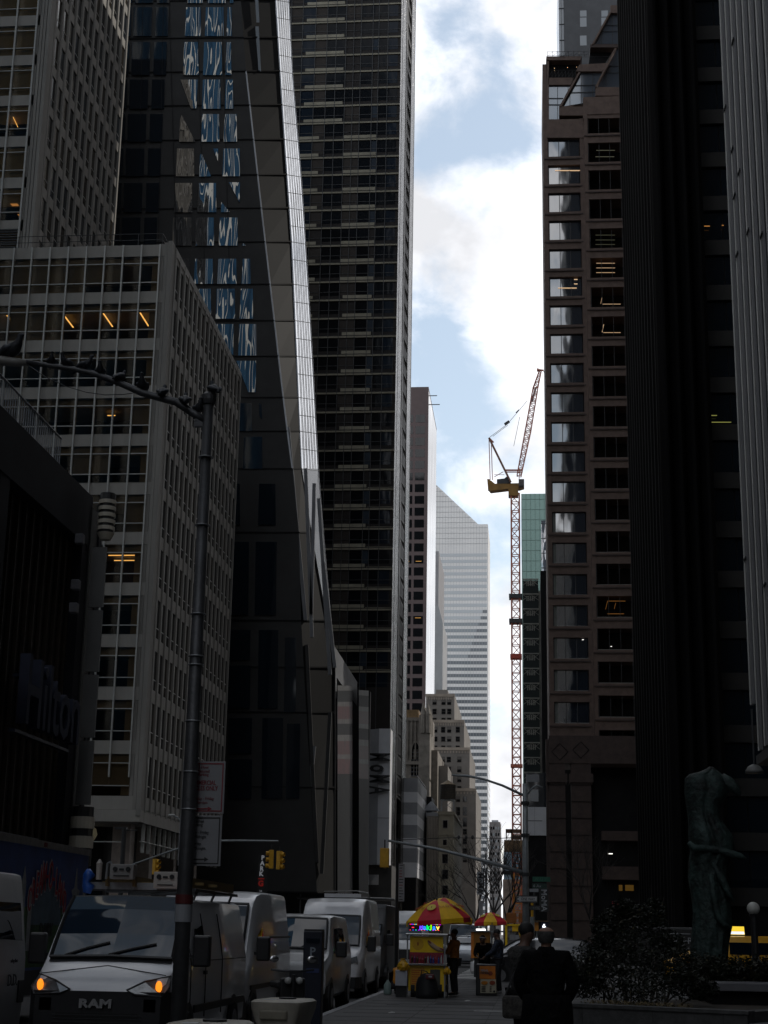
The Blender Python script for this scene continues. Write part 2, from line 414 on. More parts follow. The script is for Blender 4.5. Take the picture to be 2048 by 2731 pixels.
# ================================================================= C. folded dark tower with the diagonal grid
T = Building('folded_glass_tower', 'dark faceted tower with diagonal bracing, wavy reflections and one bright slanted flank', 'building', (-35, 150, 0))
D0 = 150.0
def DCf(y): return 158.5+max(0, y-300)*.0042
def fold(y):       # the three fold lines of the tower, traced by their height
    A = [(-300, 622), (0, 642), (180, 655), (600, 702), (1100, 760), (1370, 795), (1655, 803), (2380, 845)]
    B = [(-300, 715), (0, 735), (350, 757), (650, 778), (1000, 793), (1280, 805), (1780, 893), (2380, 893)]
    C_ = [(-300, 758), (0, 770), (190, 779), (500, 805), (900, 830), (1300, 851), (1780, 893), (2380, 893)]
    def g(L):
        for (y0, x0), (y1, x1) in zip(L, L[1:]):
            if y <= y1: return x0+(x1-x0)*(y-y0)/(y1-y0)
        return L[-1][1]
    return g(A), g(B), g(C_)
ys = [-300, -150, 0, 100, 190, 280, 372, 466, 555, 645, 758, 855, 950, 1060, 1150, 1250, 1420, 1655, 1780, 1900, 2100, 2380]
clad = M('dark_metal_cladding', (.040, .0395, .039), .55, .1, .15, .3, spec=.25)
clad2 = M('silver_metal_edge', (.34, .35, .37), .35, .6, .1, .4)
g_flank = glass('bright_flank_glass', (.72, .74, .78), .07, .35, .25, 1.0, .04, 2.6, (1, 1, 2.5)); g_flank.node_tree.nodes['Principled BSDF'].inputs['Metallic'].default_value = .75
body = MB(); tr = MB(); DA, DB_, DC = 149.0, 151.5, 158.5
xl = -62.0
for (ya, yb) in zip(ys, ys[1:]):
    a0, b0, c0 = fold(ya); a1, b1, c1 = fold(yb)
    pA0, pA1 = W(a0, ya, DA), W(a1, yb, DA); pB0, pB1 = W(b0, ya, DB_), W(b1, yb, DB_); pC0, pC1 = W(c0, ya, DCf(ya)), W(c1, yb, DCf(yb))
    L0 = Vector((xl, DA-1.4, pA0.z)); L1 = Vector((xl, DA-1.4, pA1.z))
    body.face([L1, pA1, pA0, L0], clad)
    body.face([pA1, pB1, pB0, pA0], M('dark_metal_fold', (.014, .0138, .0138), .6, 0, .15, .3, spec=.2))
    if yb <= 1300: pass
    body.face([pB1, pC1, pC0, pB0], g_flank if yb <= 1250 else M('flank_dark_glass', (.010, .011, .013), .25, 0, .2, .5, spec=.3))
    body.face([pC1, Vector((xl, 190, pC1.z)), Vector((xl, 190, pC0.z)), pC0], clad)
    tr.beam(pB0+Vector((.0, -.05, 0)), pB1+Vector((0, -.05, 0)), .12, .12, clad2 if yb < 1300 else clad)
    tr.beam(pC0, pC1, .12, .12, clad2 if yb < 1900 else clad)
    if 190 < yb < 1400: tr.beam(pA0, pA1, .14, .14, clad2)
    # ledges on every storey
    tr.beam(Vector((xl, DA-1.46, pA1.z)), pA1+Vector((0, -.06, 0)), .08, .10, blackst)
    tr.beam(pA1, pB1+Vector((0, -.06, 0)), .14, .14, blackst)
T.part('wall', body)
# bright flank panes with slanted glazing bars
for j in range(1, 6):
    t = j/6.0
    P = [W(fold(y)[1], y, DB_).lerp(W(fold(y)[2], y, DCf(y)), t)+Vector((.06, 0, 0)) for y in ys if y <= 1300]
    tr.tube(P, .035, clad, 4)
for y in [yy for yy in ys if yy <= 1300] + [yy+47 for yy in ys if 0 <= yy <= 1150]:
    tr.tube([W(fold(y)[1], y, DB_)+Vector((.03, 0, 0)), W(fold(y)[2], y+6, DCf(y+6))+Vector((.03, 0, 0))], .03, clad, 4)
# long struts of the lower, open corner
for (p, q, m) in (((768, 1140), (815, 1655), clad2), ((815, 1250), (832, 1700), clad2), ((838, 1290), (830, 1640), clad2), ((850, 1330), (880, 1800), clad2), ((862, 1500), (893, 1780), clad2),
                  ((838, 1990), (800, 2350), clad2), ((880, 1900), (858, 2330), clad), ((818, 1720), (845, 2300), clad), ((805, 1900), (795, 2350), clad)):
    tr.beam(W(p[0], p[1], D0-.8), W(q[0], q[1], D0-.8), .34, .34, M('strut_grey', (.15, .155, .165), .5, .3, .15, .4) if m is clad2 else m)
T.part('trim', tr)
tr = MB()
# podium roof band and podium glass with red and pale reflections
greyd = M('parapet_dark_grey', (.12, .122, .13), .6, 0, .15, .5)
pb = MB()
pb.prism([W(803, 1655, 149.5), W(895, 1795, 158), W(895, 1860, 158), W(803, 1735, 149.5)], (0, 1, 0), greyd)
pb.prism([W(893, 1725, 158), W(950, 1815, 178), W(950, 1880, 178), W(893, 1800, 158)], (0, 1, 0), greyd)
T.part('parapet', pb)
# windows of the west front (grid with a diagonal brace left solid)
rows_t = [((-60, 8), [(502, 541), (556, 602), (615, 622)]), ((19, 96), [(495, 536), (548, 597), (606, 618)]), ((112, 200), [(490, 530), (543, 592), (603, 617)]),
          ((212, 290), [[(481, 212), (527, 212), (524, 289), (509, 289)], (540, 588), (601, 622)]), ((304, 378), [[(480, 318), (484, 306), (521, 378), (478, 378)], (538, 585), (598, 632)]),
          ((396, 470), [(471, 518), [(533, 414), (537, 408), (563, 470), (531, 471)], [(568, 396), (582, 396), (581, 430)], (595, 640)]),
          ((488, 566), [(466, 513), (528, 577), [(610, 486), (640, 486), (639, 540)], [(590, 538), (612, 565), (589, 566)]]), ((580, 655), [(461, 511), (522, 571), (585, 634), [(648, 648), (656, 655), (646, 655)]]),
          ((690, 757), [(488, 506), (519, 568), (581, 631), (646, 668)]), ((770, 850), [(510, 518), (528, 563), (577, 627), (641, 675)]), ((864, 948), [[(562, 864), (623, 864), (622, 948), (600, 925)], (637, 684)]),
          ((962, 1048), [[(630, 962), (683, 962), (682, 1046), (662, 1046)]]), ((1075, 1150), [[(690, 1075), (697, 1078), (699, 1118), (692, 1110)], (640, 672)]), ((1165, 1250), [(650, 700)]), ((1290, 1400), [(600, 640), (690, 735)])]
def wp(a, b, o=.12):
    xa = W(fold(b)[0], b, DA).x; x = W(a, b, DA).x; return W(a, b, DA-o-1.45*max(0, xa-x)/(xa+62))
for ri, ((y0, y1), cs_) in enumerate(rows_t):
    for q in cs_:
        quad = [(q[0]-2, y1), (q[1], y1), (q[1]-1, y0), (q[0]+1, y0)] if isinstance(q, tuple) else q
        T.pane([wp(a, b_) for a, b_ in quad], g_wavy if y0 < 1100 and ri < 13 and not (y0 > 1060) else g_blue)
    if y0 < 700:
        for x0, x1 in ((338, 352), (359, 408), (418, 452)):
            k = -(y0+20)*.055; T.pane([wp(a, b_) for a, b_ in ((x0+k-2, y1), (x1+k-2, y1), (x1+k, y0), (x0+k, y0))], g_blue)
for (x0, x1, y0, y1) in ((648, 672, -60, 60), (676, 692, -60, 60), (655, 672, 60, 190), (680, 696, 70, 190)):
    T.pane([W(x0+8, y1, DA+.9), W(x1, y1, DA+.9), W(x1-6, y0, DA+.9), W(x0, y0, DA+.9)], g_steel)
for (x0, x1, y0, y1) in ((612, 664, 1445, 1640), (682, 738, 1445, 1640), (606, 668, 1680, 1760), (606, 668, 1775, 1890), (690, 742, 1680, 1890), (610, 672, 1915, 2010), (610, 672, 2025, 2130), (700, 755, 1915, 2130), (760, 790, 1700, 1900), (765, 800, 1930, 2130)):
    T.pane([wp(a, b_) for a, b_ in ((x0-3, y1), (x1-2, y1), (x1, y0), (x0, y0))], g_blue)
T.flush()
vb = MB()
for x in (322, 385, 440, 462, 536, 602):
    k = .045-.018 if x > 450 else -.03
    vb.beam(W(x-8+(0-300)*k*.6, -60, DA-.12-.0019*(660-x)), W(x+(1420-300)*k, 1420, DA-.12-.0019*(660-x)), .05, .05, blackst)
T.part('joint', vb)
pg = MB(); rr = M('red_reflection', (.045, .006, .006), .5, 0, .5, .9, spec=.2); pw = M('pale_reflection', (.07, .067, .063), .5, 0, .4, .9, spec=.2); pdk = M('podium_dark', (.009, .0095, .011), .6, 0, .3, .5, spec=.15)  # reflections in the podium glass painted as colour bands
yy = 1828
for k, (h, m_) in enumerate(((14, pw), (30, pdk), (12, pw), (34, rr), (12, pw), (30, pdk), (16, pw), (36, rr), (12, pw), (40, rr), (20, pdk), (340, pdk))):
    pg.face([W(900, yy+h, 152), W(940, yy+h, 170), W(940, yy, 170), W(900, yy, 152)], m_); pg.face([W(957, yy+h+12, 171), W(983, yy+h+14, 184), W(983, yy+14, 184), W(957, yy+12, 171)], m_); yy += h
T.part('podium_glass', pg, label='podium glazing showing red and white bands')
T.part('podium_wall', MB().box(W(900, 2000, 160).x-3, W(984, 2000, 186).x, 186, 187.2, 0, W(950, 1800, 186).z-2, blackst))
# ================================================================= D. museum residential tower
T = Building('striped_tower', 'black residential tower with staggered beige floor bands and a glittering balcony side', 'building', (-28, 208, 0))
TD = 208.0; xr = W(1070, 0, TD).x; xw = -62.0; ztop = 180.0; zlow = 20.0; TB = WX(1108, 0, xr).y
panel = M('smoked_panel', (.026, .023, .022), .6, 0, .15, .8, spec=.15); panel2 = M('blue_panel', (.020, .032, .048), .5, 0, .15, .8, spec=.15); panel3 = M('umber_panel', (.042, .036, .032), .6, 0, .1, .8, spec=.15)
t_dark = glass('tower_dark_glass', (.006, .007, .009), .06, .4, .6, .3, ior=1.28); t_blue = glass('tower_blue_glass', (.010, .016, .026), .06, .4, .6, .3, ior=1.3)
body = MB(); body.box(xw, xr, TD, TB-.05, zlow, ztop, panel); body.box(xw, xr-1, TD+2, TB, 0, zlow, blackst)
T.part('wall', body)
fr = MB(); fh = (W(900, 100, TD).z-W(900, 652, TD).z)/12.0; zref = W(900, 60, TD).z
cell = [0, .2, 1.75, 3.3, 5.2, 6.9, 9.6, 12.4, 14.4, 16.2, 18.0, 20.5, 23, 26]
bars = [1.75, 4.4, 5.9, 7.3, 9.3, 10.8, 12.6, 14.3, 16.0, 18.2, 20.4, 23]
k = -14; nfl = 0; colrng = random.Random(9)
for k in range(-24, 36):
    z = zref-k*fh
    if z < zlow+2 or z > ztop-1: continue
    body2 = MB(); body2.box(xw, xr+.02, TD-.16, TD+.05, z-.13, z+.13, beigest)
    ph = (k % 40)
    segs = ((8.6, 14.4),) if k < 7 else ((3.4, 8.3), (12.0, 18.0)) if k < 16 else ((3.6, 7.8), (12.2, 18.6)) if k < 26 else ((3.8, 8.2),)
    for a, b_ in segs: body2.box(xr-b_, xr-a, TD-.18, TD+.03, z+.24, z+.72, beigest)
    if k >= 26: body2.box(xr-3.6, xr-.1, TD-.17, TD+.02, z+.24, z+.3, beigest)
    T.part('floor_band', body2)
    xs_ = [0.35, 1.9, 3.3, 4.2, 6.0, 8.3, 11.2, 13.0, 15.0, 16.8, 19.5, 22, 25]
    for i in range(len(xs_)-1):
        a, b_ = xs_[i], xs_[i+1]
        m_ = [t_blue, t_dark, panel2, t_dark, panel3, t_dark, panel3, t_blue, panel3, t_dark, panel3, t_blue][i]
        if colrng.random() < .18: m_ = t_dark
        if m_ in (panel2, panel3) and colrng.random() < .3: continue
        T.pane([(xr-b_+.05, TD-.02, z-fh+.75), (xr-a-.05, TD-.02, z-fh+.75), (xr-a-.05, TD-.02, z-.2), (xr-b_+.05, TD-.02, z-.2)], m_)
    fr.box(xw, xr, TD-.07, TD+.03, z-fh+1.28, z-fh+1.34, darksteel); fr.box(xw, xr, TD-.2, TD+.03, z+.16, z+.19, darksteel)
for x in [1.9, 3.3, 4.2, 6.0, 7.1, 8.3, 9.8, 11.2, 13, 15, 16.8, 19.5, 22, 25]:
    fr.box(xr-x-.04, xr-x+.04, TD-.21, TD+.02, zlow, ztop, darksteel)
T.part('window_frame', fr); T.flush()
sd = MB(); n = int((ztop-zlow)/fh)
stone = M('speckled_stone', (.13, .12, .11), .5, .2, .55, 2.2, .6)
spk = glass('speckled_glass', (.04, .037, .033), .22, 1.0, 2.6, .4, .35, 1.3)
wd = TB-TD
for a, b_, m_ in ((0, .10, spk), (.12, .34, spk), (.36, .42, stone), (.72, .95, spk), (.96, 1.0, stone)):
    sd.box(xr-.3, xr+.06+.05*(a > .3), TD+a*wd+.1, TD+b_*wd, zlow-18, ztop, m_)
for k in range(n+1):
    z = zlow+k*fh
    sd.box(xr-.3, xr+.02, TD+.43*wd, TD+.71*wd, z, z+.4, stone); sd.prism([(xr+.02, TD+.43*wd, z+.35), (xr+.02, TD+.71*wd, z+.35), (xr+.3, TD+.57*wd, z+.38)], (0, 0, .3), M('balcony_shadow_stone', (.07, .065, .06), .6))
    sd.box(xr-.3, xr-.02, TD+.43*wd, TD+.71*wd, z+.41, z+fh-.01, g_dark)
T.part('balcony_wall', sd, label='narrow glittering street side with stacked balconies')
# ================================================================= E..K the far side of the street, left to right
T = Building('brown_tower', 'brown granite tower with paired dark windows and a bright silver street side', 'building', (-31, 420, 0))
xr = W(1143, 1040, 420).x; zt = W(1120, 1032, 420).z; zb_ = 0; xw = -46; TB = WX(1163, 1290, xr).y
bt = M('purple_brown_granite', (.125, .090, .088), .7, 0, .1, .3)
T.part('wall', MB().box(xw, xr, 420, TB, 0, zt, bt)); fh = (W(1120, 1222, 420).z-W(1120, 1254, 420).z)*.97
k = 0; z = W(1120, 1106, 420).z
while z > 10:
    for a, b_ in ((.95, 3.6), (4.3, 7.0), (7.7, 10.4)):
        T.pane([(xr-b_, 419.95, z-2.3), (xr-a, 419.95, z-2.3), (xr-a, 419.95, z), (xr-b_, 419.95, z)], g_dark)
    z -= fh; k += 1
T.flush()
sv = MB(); sv.face([(xr+.02, 420.3, 0), (xr+.02, TB-.3, 0), (xr+.02, TB-.3, zt-1), (xr+.02, 420.3, zt-1)], glass('silver_curtain_glass', (.35, .37, .4), .08, .5, .15, 1.0, .3, 2.0)); T.part('curtain_wall', sv)
T.part('roof_bracket', MB().beam((xr, 424, zt-1.3), (xr+2.2, 424, zt-1.3), .2, .2, darksteel).beam((xr, 424, zt-4), (xr+3, 424, zt-4), .2, .2, darksteel))
ls = [((xr-b_+.5, 420.3-.4, W(1120, y, 420).z), (xr-a-.6, 420.3-.4, W(1120, y, 420).z)) for y, a, b_ in ((1497, .9, 3.6), (1497, 4.3, 7), (1648, .9, 3.6))]
strips(T, ls)
T = Building('grey_slab', 'narrow grey slab tower wedged between the silver-sided brown tower and the sloped-roof tower', 'building', (-38, 600, 0))
gs = MB(); a = W(1163, 1415, 600); b_ = W(1170, 1470, 600); gs.box(a.x-8, b_.x, 600, 640, 0, b_.z, M('cool_grey_stone', (.30, .29, .30), .7, 0, .1, .2)); T.part('wall', gs)
gs = MB(); a = W(1169, 1615, 560); b_ = W(1181, 1660, 560)
gs.prism([(a.x-3, 560, 0), (b_.x, 560, 0), (b_.x, 560, b_.z), (a.x, 560, a.z), (a.x-3, 560, a.z)], (0, 30, 0), M('warm_grey_stone', (.38, .38, .39), .7, 0, .1, .2)); T.part('lower_wing', gs)
# sloped roof tower
T = Building('sloped_roof_tower', 'silver-white tower with a sloping wedge roof and horizontal window ribbons', 'building', (-36, 800, 0))
Dq = 800.0; pr_ = W(1301, 1398, Dq); pk = W(1275, 1398, Dq); pl = W(1160, 1290, Dq); slope = (pl.z-pk.z)/(pk.x-pl.x)
xw = -72.0; ctm = M('aluminium_panels', (.86, .84, .82), .5, 0, .05, .05)
zp = pk.z+slope*(pk.x-xw)
bd = MB(); bd.prism([(xw, Dq, 0), (pr_.x, Dq, 0), (pr_.x, Dq, pr_.z), (pk.x, Dq, pk.z), (xw, Dq, zp)], (0, 44, 0), ctm)
T.part('wall', bd)
for y in range(1462, 2420, 1):
    pass
y = 1472.0; step = 16.75; gw = glass('ribbon_sky_reflection', (.50, .53, .55), .2, .6, .10, .9, .5)  # upper ribbons paler: sky reflection put into the glass colour
gm = glass('ribbon_sky_reflection_mid', (.27, .30, .32), .2, .6, .10, .7, .5)
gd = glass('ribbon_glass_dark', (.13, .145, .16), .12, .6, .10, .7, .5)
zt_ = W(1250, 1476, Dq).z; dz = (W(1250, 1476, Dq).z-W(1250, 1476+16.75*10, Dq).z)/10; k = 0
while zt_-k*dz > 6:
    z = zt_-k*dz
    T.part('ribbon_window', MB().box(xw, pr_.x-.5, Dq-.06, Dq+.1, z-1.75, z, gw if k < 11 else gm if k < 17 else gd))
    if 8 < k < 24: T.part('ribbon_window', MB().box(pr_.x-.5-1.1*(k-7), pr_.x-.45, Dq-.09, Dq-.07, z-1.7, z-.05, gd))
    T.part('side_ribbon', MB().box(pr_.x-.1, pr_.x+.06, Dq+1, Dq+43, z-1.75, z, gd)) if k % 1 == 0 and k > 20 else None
    k += 1
jn = MB(); jm2 = M('panel_joint', (.46, .46, .47), .6, 0, 0)
for k in range(34): x = pr_.x-k*1.5; jn.box(x-.05, x+.05, Dq-.12, Dq-.08, 0, min(pk.z+slope*max(0, pk.x-x), zp)-1.0, jm2)
for z in [zt_+5.3+2.9*j for j in range(14)]:
    xe = pr_.x if z < pk.z else pk.x-(z-pk.z)/slope
    jn.box(xw, xe, Dq-.12, Dq-.08, z-.09, z+.09, jm2)
T.part('panel_joint', jn)
# green glass tower with the mirror-glass shaft
T = Building('green_glass_tower', 'pale green glass slab tower rising behind the construction crane', 'building', (2, 500, 0))
p0 = W(1390, 1317, 500); grn = glass('green_glass', (.21, .36, .31), .25, .35, .12, .6, .4)
T.part('wall', MB().box(p0.x, 22, 500, 530, 0, p0.z, grn))
jn = MB(); gj = M('green_joint', (.11, .19, .165), .6, 0, 0); k = 0
while p0.z-2-k*3.5 > 20: jn.box(p0.x, 22, 499.92, 499.97, p0.z-2-k*3.5, p0.z-1.86-k*3.5, gj); k += 1
for k in range(16): jn.box(p0.x+k*1.5, p0.x+k*1.5+.09, 499.9, 499.96, 10, p0.z, gj)
T.part('panel_joint', jn)
T = Building('mirror_shaft_tower', 'slim mirror-glass tower reflecting clouds beside the green glass slab', 'building', (6, 400, 0))
p0 = W(1443, 1388, 400); T.part('curtain_wall', MB().box(p0.x, p0.x+6, 400, 415, 0, p0.z, glass('mirror_shaft_glass', (.05, .07, .1), .03, 1.0, .3, 1.0, .35, 2.4)))
bn = MB()
for k in range(28): bn.box(p0.x-.02, p0.x+6, 399.9, 399.98, p0.z-1-k*4, p0.z-.8-k*4, darksteel)
T.part('floor_band', bn)
# scissor-braced dark glass building
T = Building('braced_glass_building', 'dark glass building with white scissor trusses under each floor beside the crane', 'building', (1, 260, 0))
xa, xb = W(1394, 1560, 262).x, W(1436, 1560, 262).x; zt = W(1415, 1545, 262).z
dg = glass('deep_green_glass', (.008, .018, .017), .3, .2, .5, .15); wt = M('pale_truss', (.38, .38, .33), .5, 0, .1, 2)
T.part('wall', MB().box(xa, xb, 262, 290, 12, zt-1.5, dg)); fy = [1545+k*39.6 for k in range(17)]
tr = MB()
for y in fy:
    z = W(1415, y, 262).z
    if z < 16: break
    tr2 = MB(); tr2.box(xa, xb, 261.7, 261.95, z-.12, z+.06, wt)
    m_ = (xa+xb)/2
    tr2.beam((xa, 261.8, z-.1), (m_, 261.8, z-1.1), .07, .07, wt); tr2.beam((xb, 261.8, z-.1), (m_, 261.8, z-1.1), .07, .07, wt)
    tr2.beam((xa, 261.8, z-1.1), (m_, 261.8, z-.1), .07, .07, wt); tr2.beam((xb, 261.8, z-1.1), (m_, 261.8, z-.1), .07, .07, wt)
    for j in range(5): tr2.box(m_-.7+j*.3, m_-.55+j*.3, 261.85, 261.93, z-1.2, z-.3, wt)
    T.part('scissor_truss', tr2)
for k in range(len(fy)-1):
    z0, z1 = W(1415, fy[k+1], 262).z, W(1415, fy[k], 262).z
    if z0 > 14: T.pane([(xa+.05, 261.96, z0+.1), (xb-.05, 261.96, z0+.1), (xb-.05, 261.96, z1-.2), (xa+.05, 261.96, z1-.2)], dg)
T.flush()
ed = MB(); ed.box(xb, xb+.5, 261.2, 262.5, 14, zt-2.2, M('pale_stone_edge', (.22, .21, .18), .7, 0, .3, .8)); T.part('corner_pier', ed)
T = Building('black_slab', 'plain black slab tower squeezed between the braced glass building and the brown granite tower', 'building', (4, 250, 0))
p0 = W(1441, 1522, 250); T.part('wall', MB().box(p0.x, p0.x+6, 250, 300, 14, p0.z, blackst)); T.part('base', MB().box(p0.x+.3, p0.x+6, 250.5, 300, 0, 14, blackst))
T = Building('white_panel_building', 'small building of white stone panels above a black shopfront beside the brown granite columns', 'building', (1.5, 200, 0))
a, b_ = W(1407, 2152, 200), W(1444, 2228, 200)
T.part('panel_wall', MB().box(a.x, b_.x+2, 200, 215, b_.z, a.z, whitep)); T.part('joint', MB().box(a.x, b_.x+.1, 199.97, 199.99, (a.z+b_.z)/2, (a.z+b_.z)/2+.07, blackst).box((a.x+b_.x)/2, (a.x+b_.x)/2+.03, 199.97, 199.99, b_.z, a.z, greyp))
T.part('shopfront', MB().box(a.x+.1, b_.x+2, 200.4, 215, 0, b_.z-.02, blackst))
c0 = W(1403, 2060, 200); T.part('upper_floor', MB().box(a.x-.2, b_.x+2, 200.3, 215, a.z+.01, c0.z, g_blue)); c1, c2 = W(1414, 2105, 200), W(1436, 2137, 200)
T.part('window', MB().box(c1.x, c2.x, 200.2, 200.28, c2.z, c1.z, g_steel)); c1, c2 = W(1404, 2065, 200), W(1438, 2085, 200); T.part('window', MB().box(c1.x, c2.x, 200.2, 200.28, c2.z, c1.z, greyp))
# stepped beige tower
T = Building('stepped_stone_tower', 'stepped beige masonry tower with paired sash windows and carved parapets', 'building', (-22, 330, 0))
bs = M('beige_masonry', (.255, .235, .215), .8, 0, .14, .25); bs2 = M('beige_masonry_trim', (.42, .36, .30), .8, 0, .15, .6)
Ds = 330.0; body = MB(); par = MB()
tiers = [(1136, 1212, 1852, 1), (1160, 1238, 1922, 2), (1160, 1253, 1996, 3), (1165, 1270, 2105, 4)]
for i, (x0, x1, y, n) in enumerate(tiers):
    a, b_ = W(x0, y, Ds), W(x1, y, Ds); d = Ds-.6*i
    body.box(a.x-(2 if i else 0), b_.x, d, d+34, 0, a.z, bs)
    par.box(a.x-(2 if i else 0)-.05, b_.x+.05, d-.12, d+.2, a.z-.5, a.z+.1, bs2)
    for q in range(12):
        xx = a.x+(b_.x-a.x)*(q+.5)/12; par.box(xx-.12, xx+.12, d-.1, d+.1, a.z-1.1, a.z-.6, bs2)
body.box(W(1158, 1830, Ds).x, W(1190, 1830, Ds).x, Ds+6, Ds+20, 0, W(1158, 1828, Ds).z, bs)
T.part('wall', body); T.part('parapet', par)
def wset(y0, y1, xs, i):
    for x in xs:
        a, b_ = W(x, y0, Ds-.6*i-.05), W(x+9.5, y1, Ds-.6*i-.05); d = Ds-.6*i
        f = T.part('window', MB().box(a.x-.06, b_.x+.06, d-.06, d+.02, b_.z, a.z, M('sash_frame', (.10, .09, .08), .6)))
        MBp = MB().box(a.x, b_.x, d-.09, d-.05, b_.z+.08, (a.z+b_.z)/2-.03, g_dark).box(a.x, b_.x, d-.085, d-.05, (a.z+b_.z)/2+.03, a.z-.08, g_dark if rnd.random() < .6 else M('blind_behind_sash', (.14, .13, .12), .7))
        T.part('pane', MBp, f)
for y0, y1 in ((1865, 1880), (1890, 1905), (1914, 1922)): wset(y0, y1, (1154, 1178, 1193), 0)
for y0, y1 in ((1938, 1954), (1964, 1978), (1988, 1996)): wset(y0, y1, (1156, 1177, 1193, 1216), 1)
for y0, y1 in ((2018, 2033), (2044, 2060), (2071, 2086), (2096, 2105)): wset(y0, y1, (1176, 1192, 1220), 2)
for y0, y1 in ((2124, 2139), (2152, 2175), (2180, 2205), (2210, 2226), (2236, 2252), (2262, 2276), (2288, 2300)): wset(y0, y1, (1217, 1235), 3)
# gothic church tower
T = Building('gothic_church', 'grey stone gothic church tower with a tall traceried arch window and corner turrets', 'building', (-24, 300, 0))
cs = M('church_limestone', (.26, .235, .205), .85, 0, .3, .5, .3); Dh = 300.0
x0, x1, x2 = W(1062, 1900, Dh).x, W(1127, 1900, Dh).x, W(1148, 1900, Dh).x
zt = W(1100, 1914, Dh).z; zs = W(1140, 1888, Dh).z
body = MB(); body.box(x0-6, x1, Dh, Dh+14, 0, zt, cs); body.box(x1-.6, x2, Dh-1.2, Dh+13, 0, zs-1.5, cs)
for k in range(4): body.box(x1-.8-.05*k, x2+.05*k, Dh-1.25-.03*k, Dh+10, zs-14-k*13, zs-13.6-k*13, cs)
for k in range(6): body.box(x0+.3+k*.75, x0+.5+k*.75, Dh-.3, Dh+.1, zt-8, zt-.5, cs)
body.box(x0-6, x1, Dh-.35, Dh+.1, zt-9, zt-8.4, cs); body.box(x0-6, x1, Dh-.25, Dh+.1, zt-.6, zt, cs)
T.part('tower_wall', body)
tu = MB()
for (x, y, h) in ((x1+.2, Dh-1, 2.6), (x2-.4, Dh-1, 2.2), (x1+1.2, Dh-.9, 1.6), (x2-.3, Dh+4, 1.8), (x1+.3, Dh+3, 2.0)):
    tu.lathe([(.55, zs-5), (.5, zs-1.5), (.55, zs-1.4), (.05, zs-1.4+h)], (x, y, 0), cs, 6)
T.part('turret', tu)
T.part('roof', MB().box(x0-5.5, x1-.8, Dh+.5, Dh+12, zt, zt+1.6, M('copper_sheet', (.26, .17, .08), .6, 0, .3, .8)))
c0, c1 = W(1096, 2070, Dh), W(1120, 1985, Dh)
arch = [(c0.x, c0.z), (c1.x, c0.z), (c1.x, c1.z-1.2)]+[(c0.x+(c1.x-c0.x)*(.5+.5*math.cos(a)), c1.z-1.2+1.7*math.sin(a)**1.2) for a in [math.pi*q/10 for q in range(1, 10)]]+[(c0.x, c1.z-1.2)]
f = T.part('arched_window', MB().prism([(x, Dh-.06, z) for x, z in arch], (0, .1, 0), g_dark))
tcy = MB()
for q in (.33, .66): tcy.box(c0.x+(c1.x-c0.x)*q-.05, c0.x+(c1.x-c0.x)*q+.05, Dh-.16, Dh-.07, c0.z, c1.z-1, cs)
for q in range(7): tcy.box(c0.x, c1.x, Dh-.13, Dh-.07, c0.z+q*.75, c0.z+.12+q*.75, M('louvre_slate', (.10, .11, .13), .6))
tcy.tube([(x, Dh-.12, z) for x, z in arch[2:]+[arch[-1]]], .16, cs, 5)
T.part('tracery', tcy, f)
T.part('nave', MB().box(x2, x2+1.2, Dh+4, Dh+40, 0, W(1165, 2010, Dh+10).z, cs).box(x2+1.2, x2+3, Dh+8, Dh+40, 0, W(1170, 2045, Dh+10).z, bs))
# small clubhouse with the water tank
T = Building('cream_clubhouse', 'cream stone clubhouse with one deep window and a cornice below the rooftop water tank', 'building', (-17, 240, 0))
cr = M('cream_stone', (.30, .27, .205), .75, 0, .14, .5); Dk = 245.0
a, b_ = W(1170, 2165, Dk), W(1209, 2165, Dk)
body = MB(); body.box(a.x, b_.x, Dk, Dk+30, 0, a.z, cr); body.box(a.x-.15, b_.x+.2, Dk-.2, Dk+30, a.z-.45, a.z+.05, cr); body.box(a.x-.1, b_.x+.1, Dk-.12, Dk+30, a.z-3.6, a.z-3.3, cr)
body.box(a.x-.1, b_.x+.1, Dk-.12, Dk+30, a.z-5.3, a.z-5.0, cr)
T.part('wall', body)
for (px, py, w, h) in ((1182, 2188, 11, 20), (1182, 2240, 9, 14), (1180, 2278, 14, 24), (1180, 2320, 14, 24), (1180, 2362, 14, 24)):
    p, q = W(px, py, Dk), W(px+w, py+h, Dk); f = T.part('window', MB().box(p.x-.08, q.x+.08, Dk-.1, Dk, q.z-.08, p.z+.08, bs)); T.part('pane', MB().box(p.x, q.x, Dk-.13, Dk-.09, q.z, p.z, g_dark), f)
pil = MB()
for k in range(7):
    x = W(1142+k*4.2, 2200, Dk+2).x; pil.box(x-.06, x+.06, Dk+1.7, Dk+2, 0, W(1150, 2180, Dk+2).z, bs2)
T.part('annex', MB().box(W(1138, 2180, Dk+2).x, a.x, Dk+2, Dk+30, 0, W(1150, 2176, Dk+2).z, cs)); T.part('pilaster', pil)
T.part('annex_roof', MB().box(W(1138, 2180, Dk+2).x-.2, a.x, Dk+3, Dk+20, W(1150, 2176, Dk).z, W(1150, 2163, Dk).z, greyp).lathe([(1.35, 0), (.7, .9), (.1, 1.5)], W(1150, 2163, Dk+5), greyp, 12))
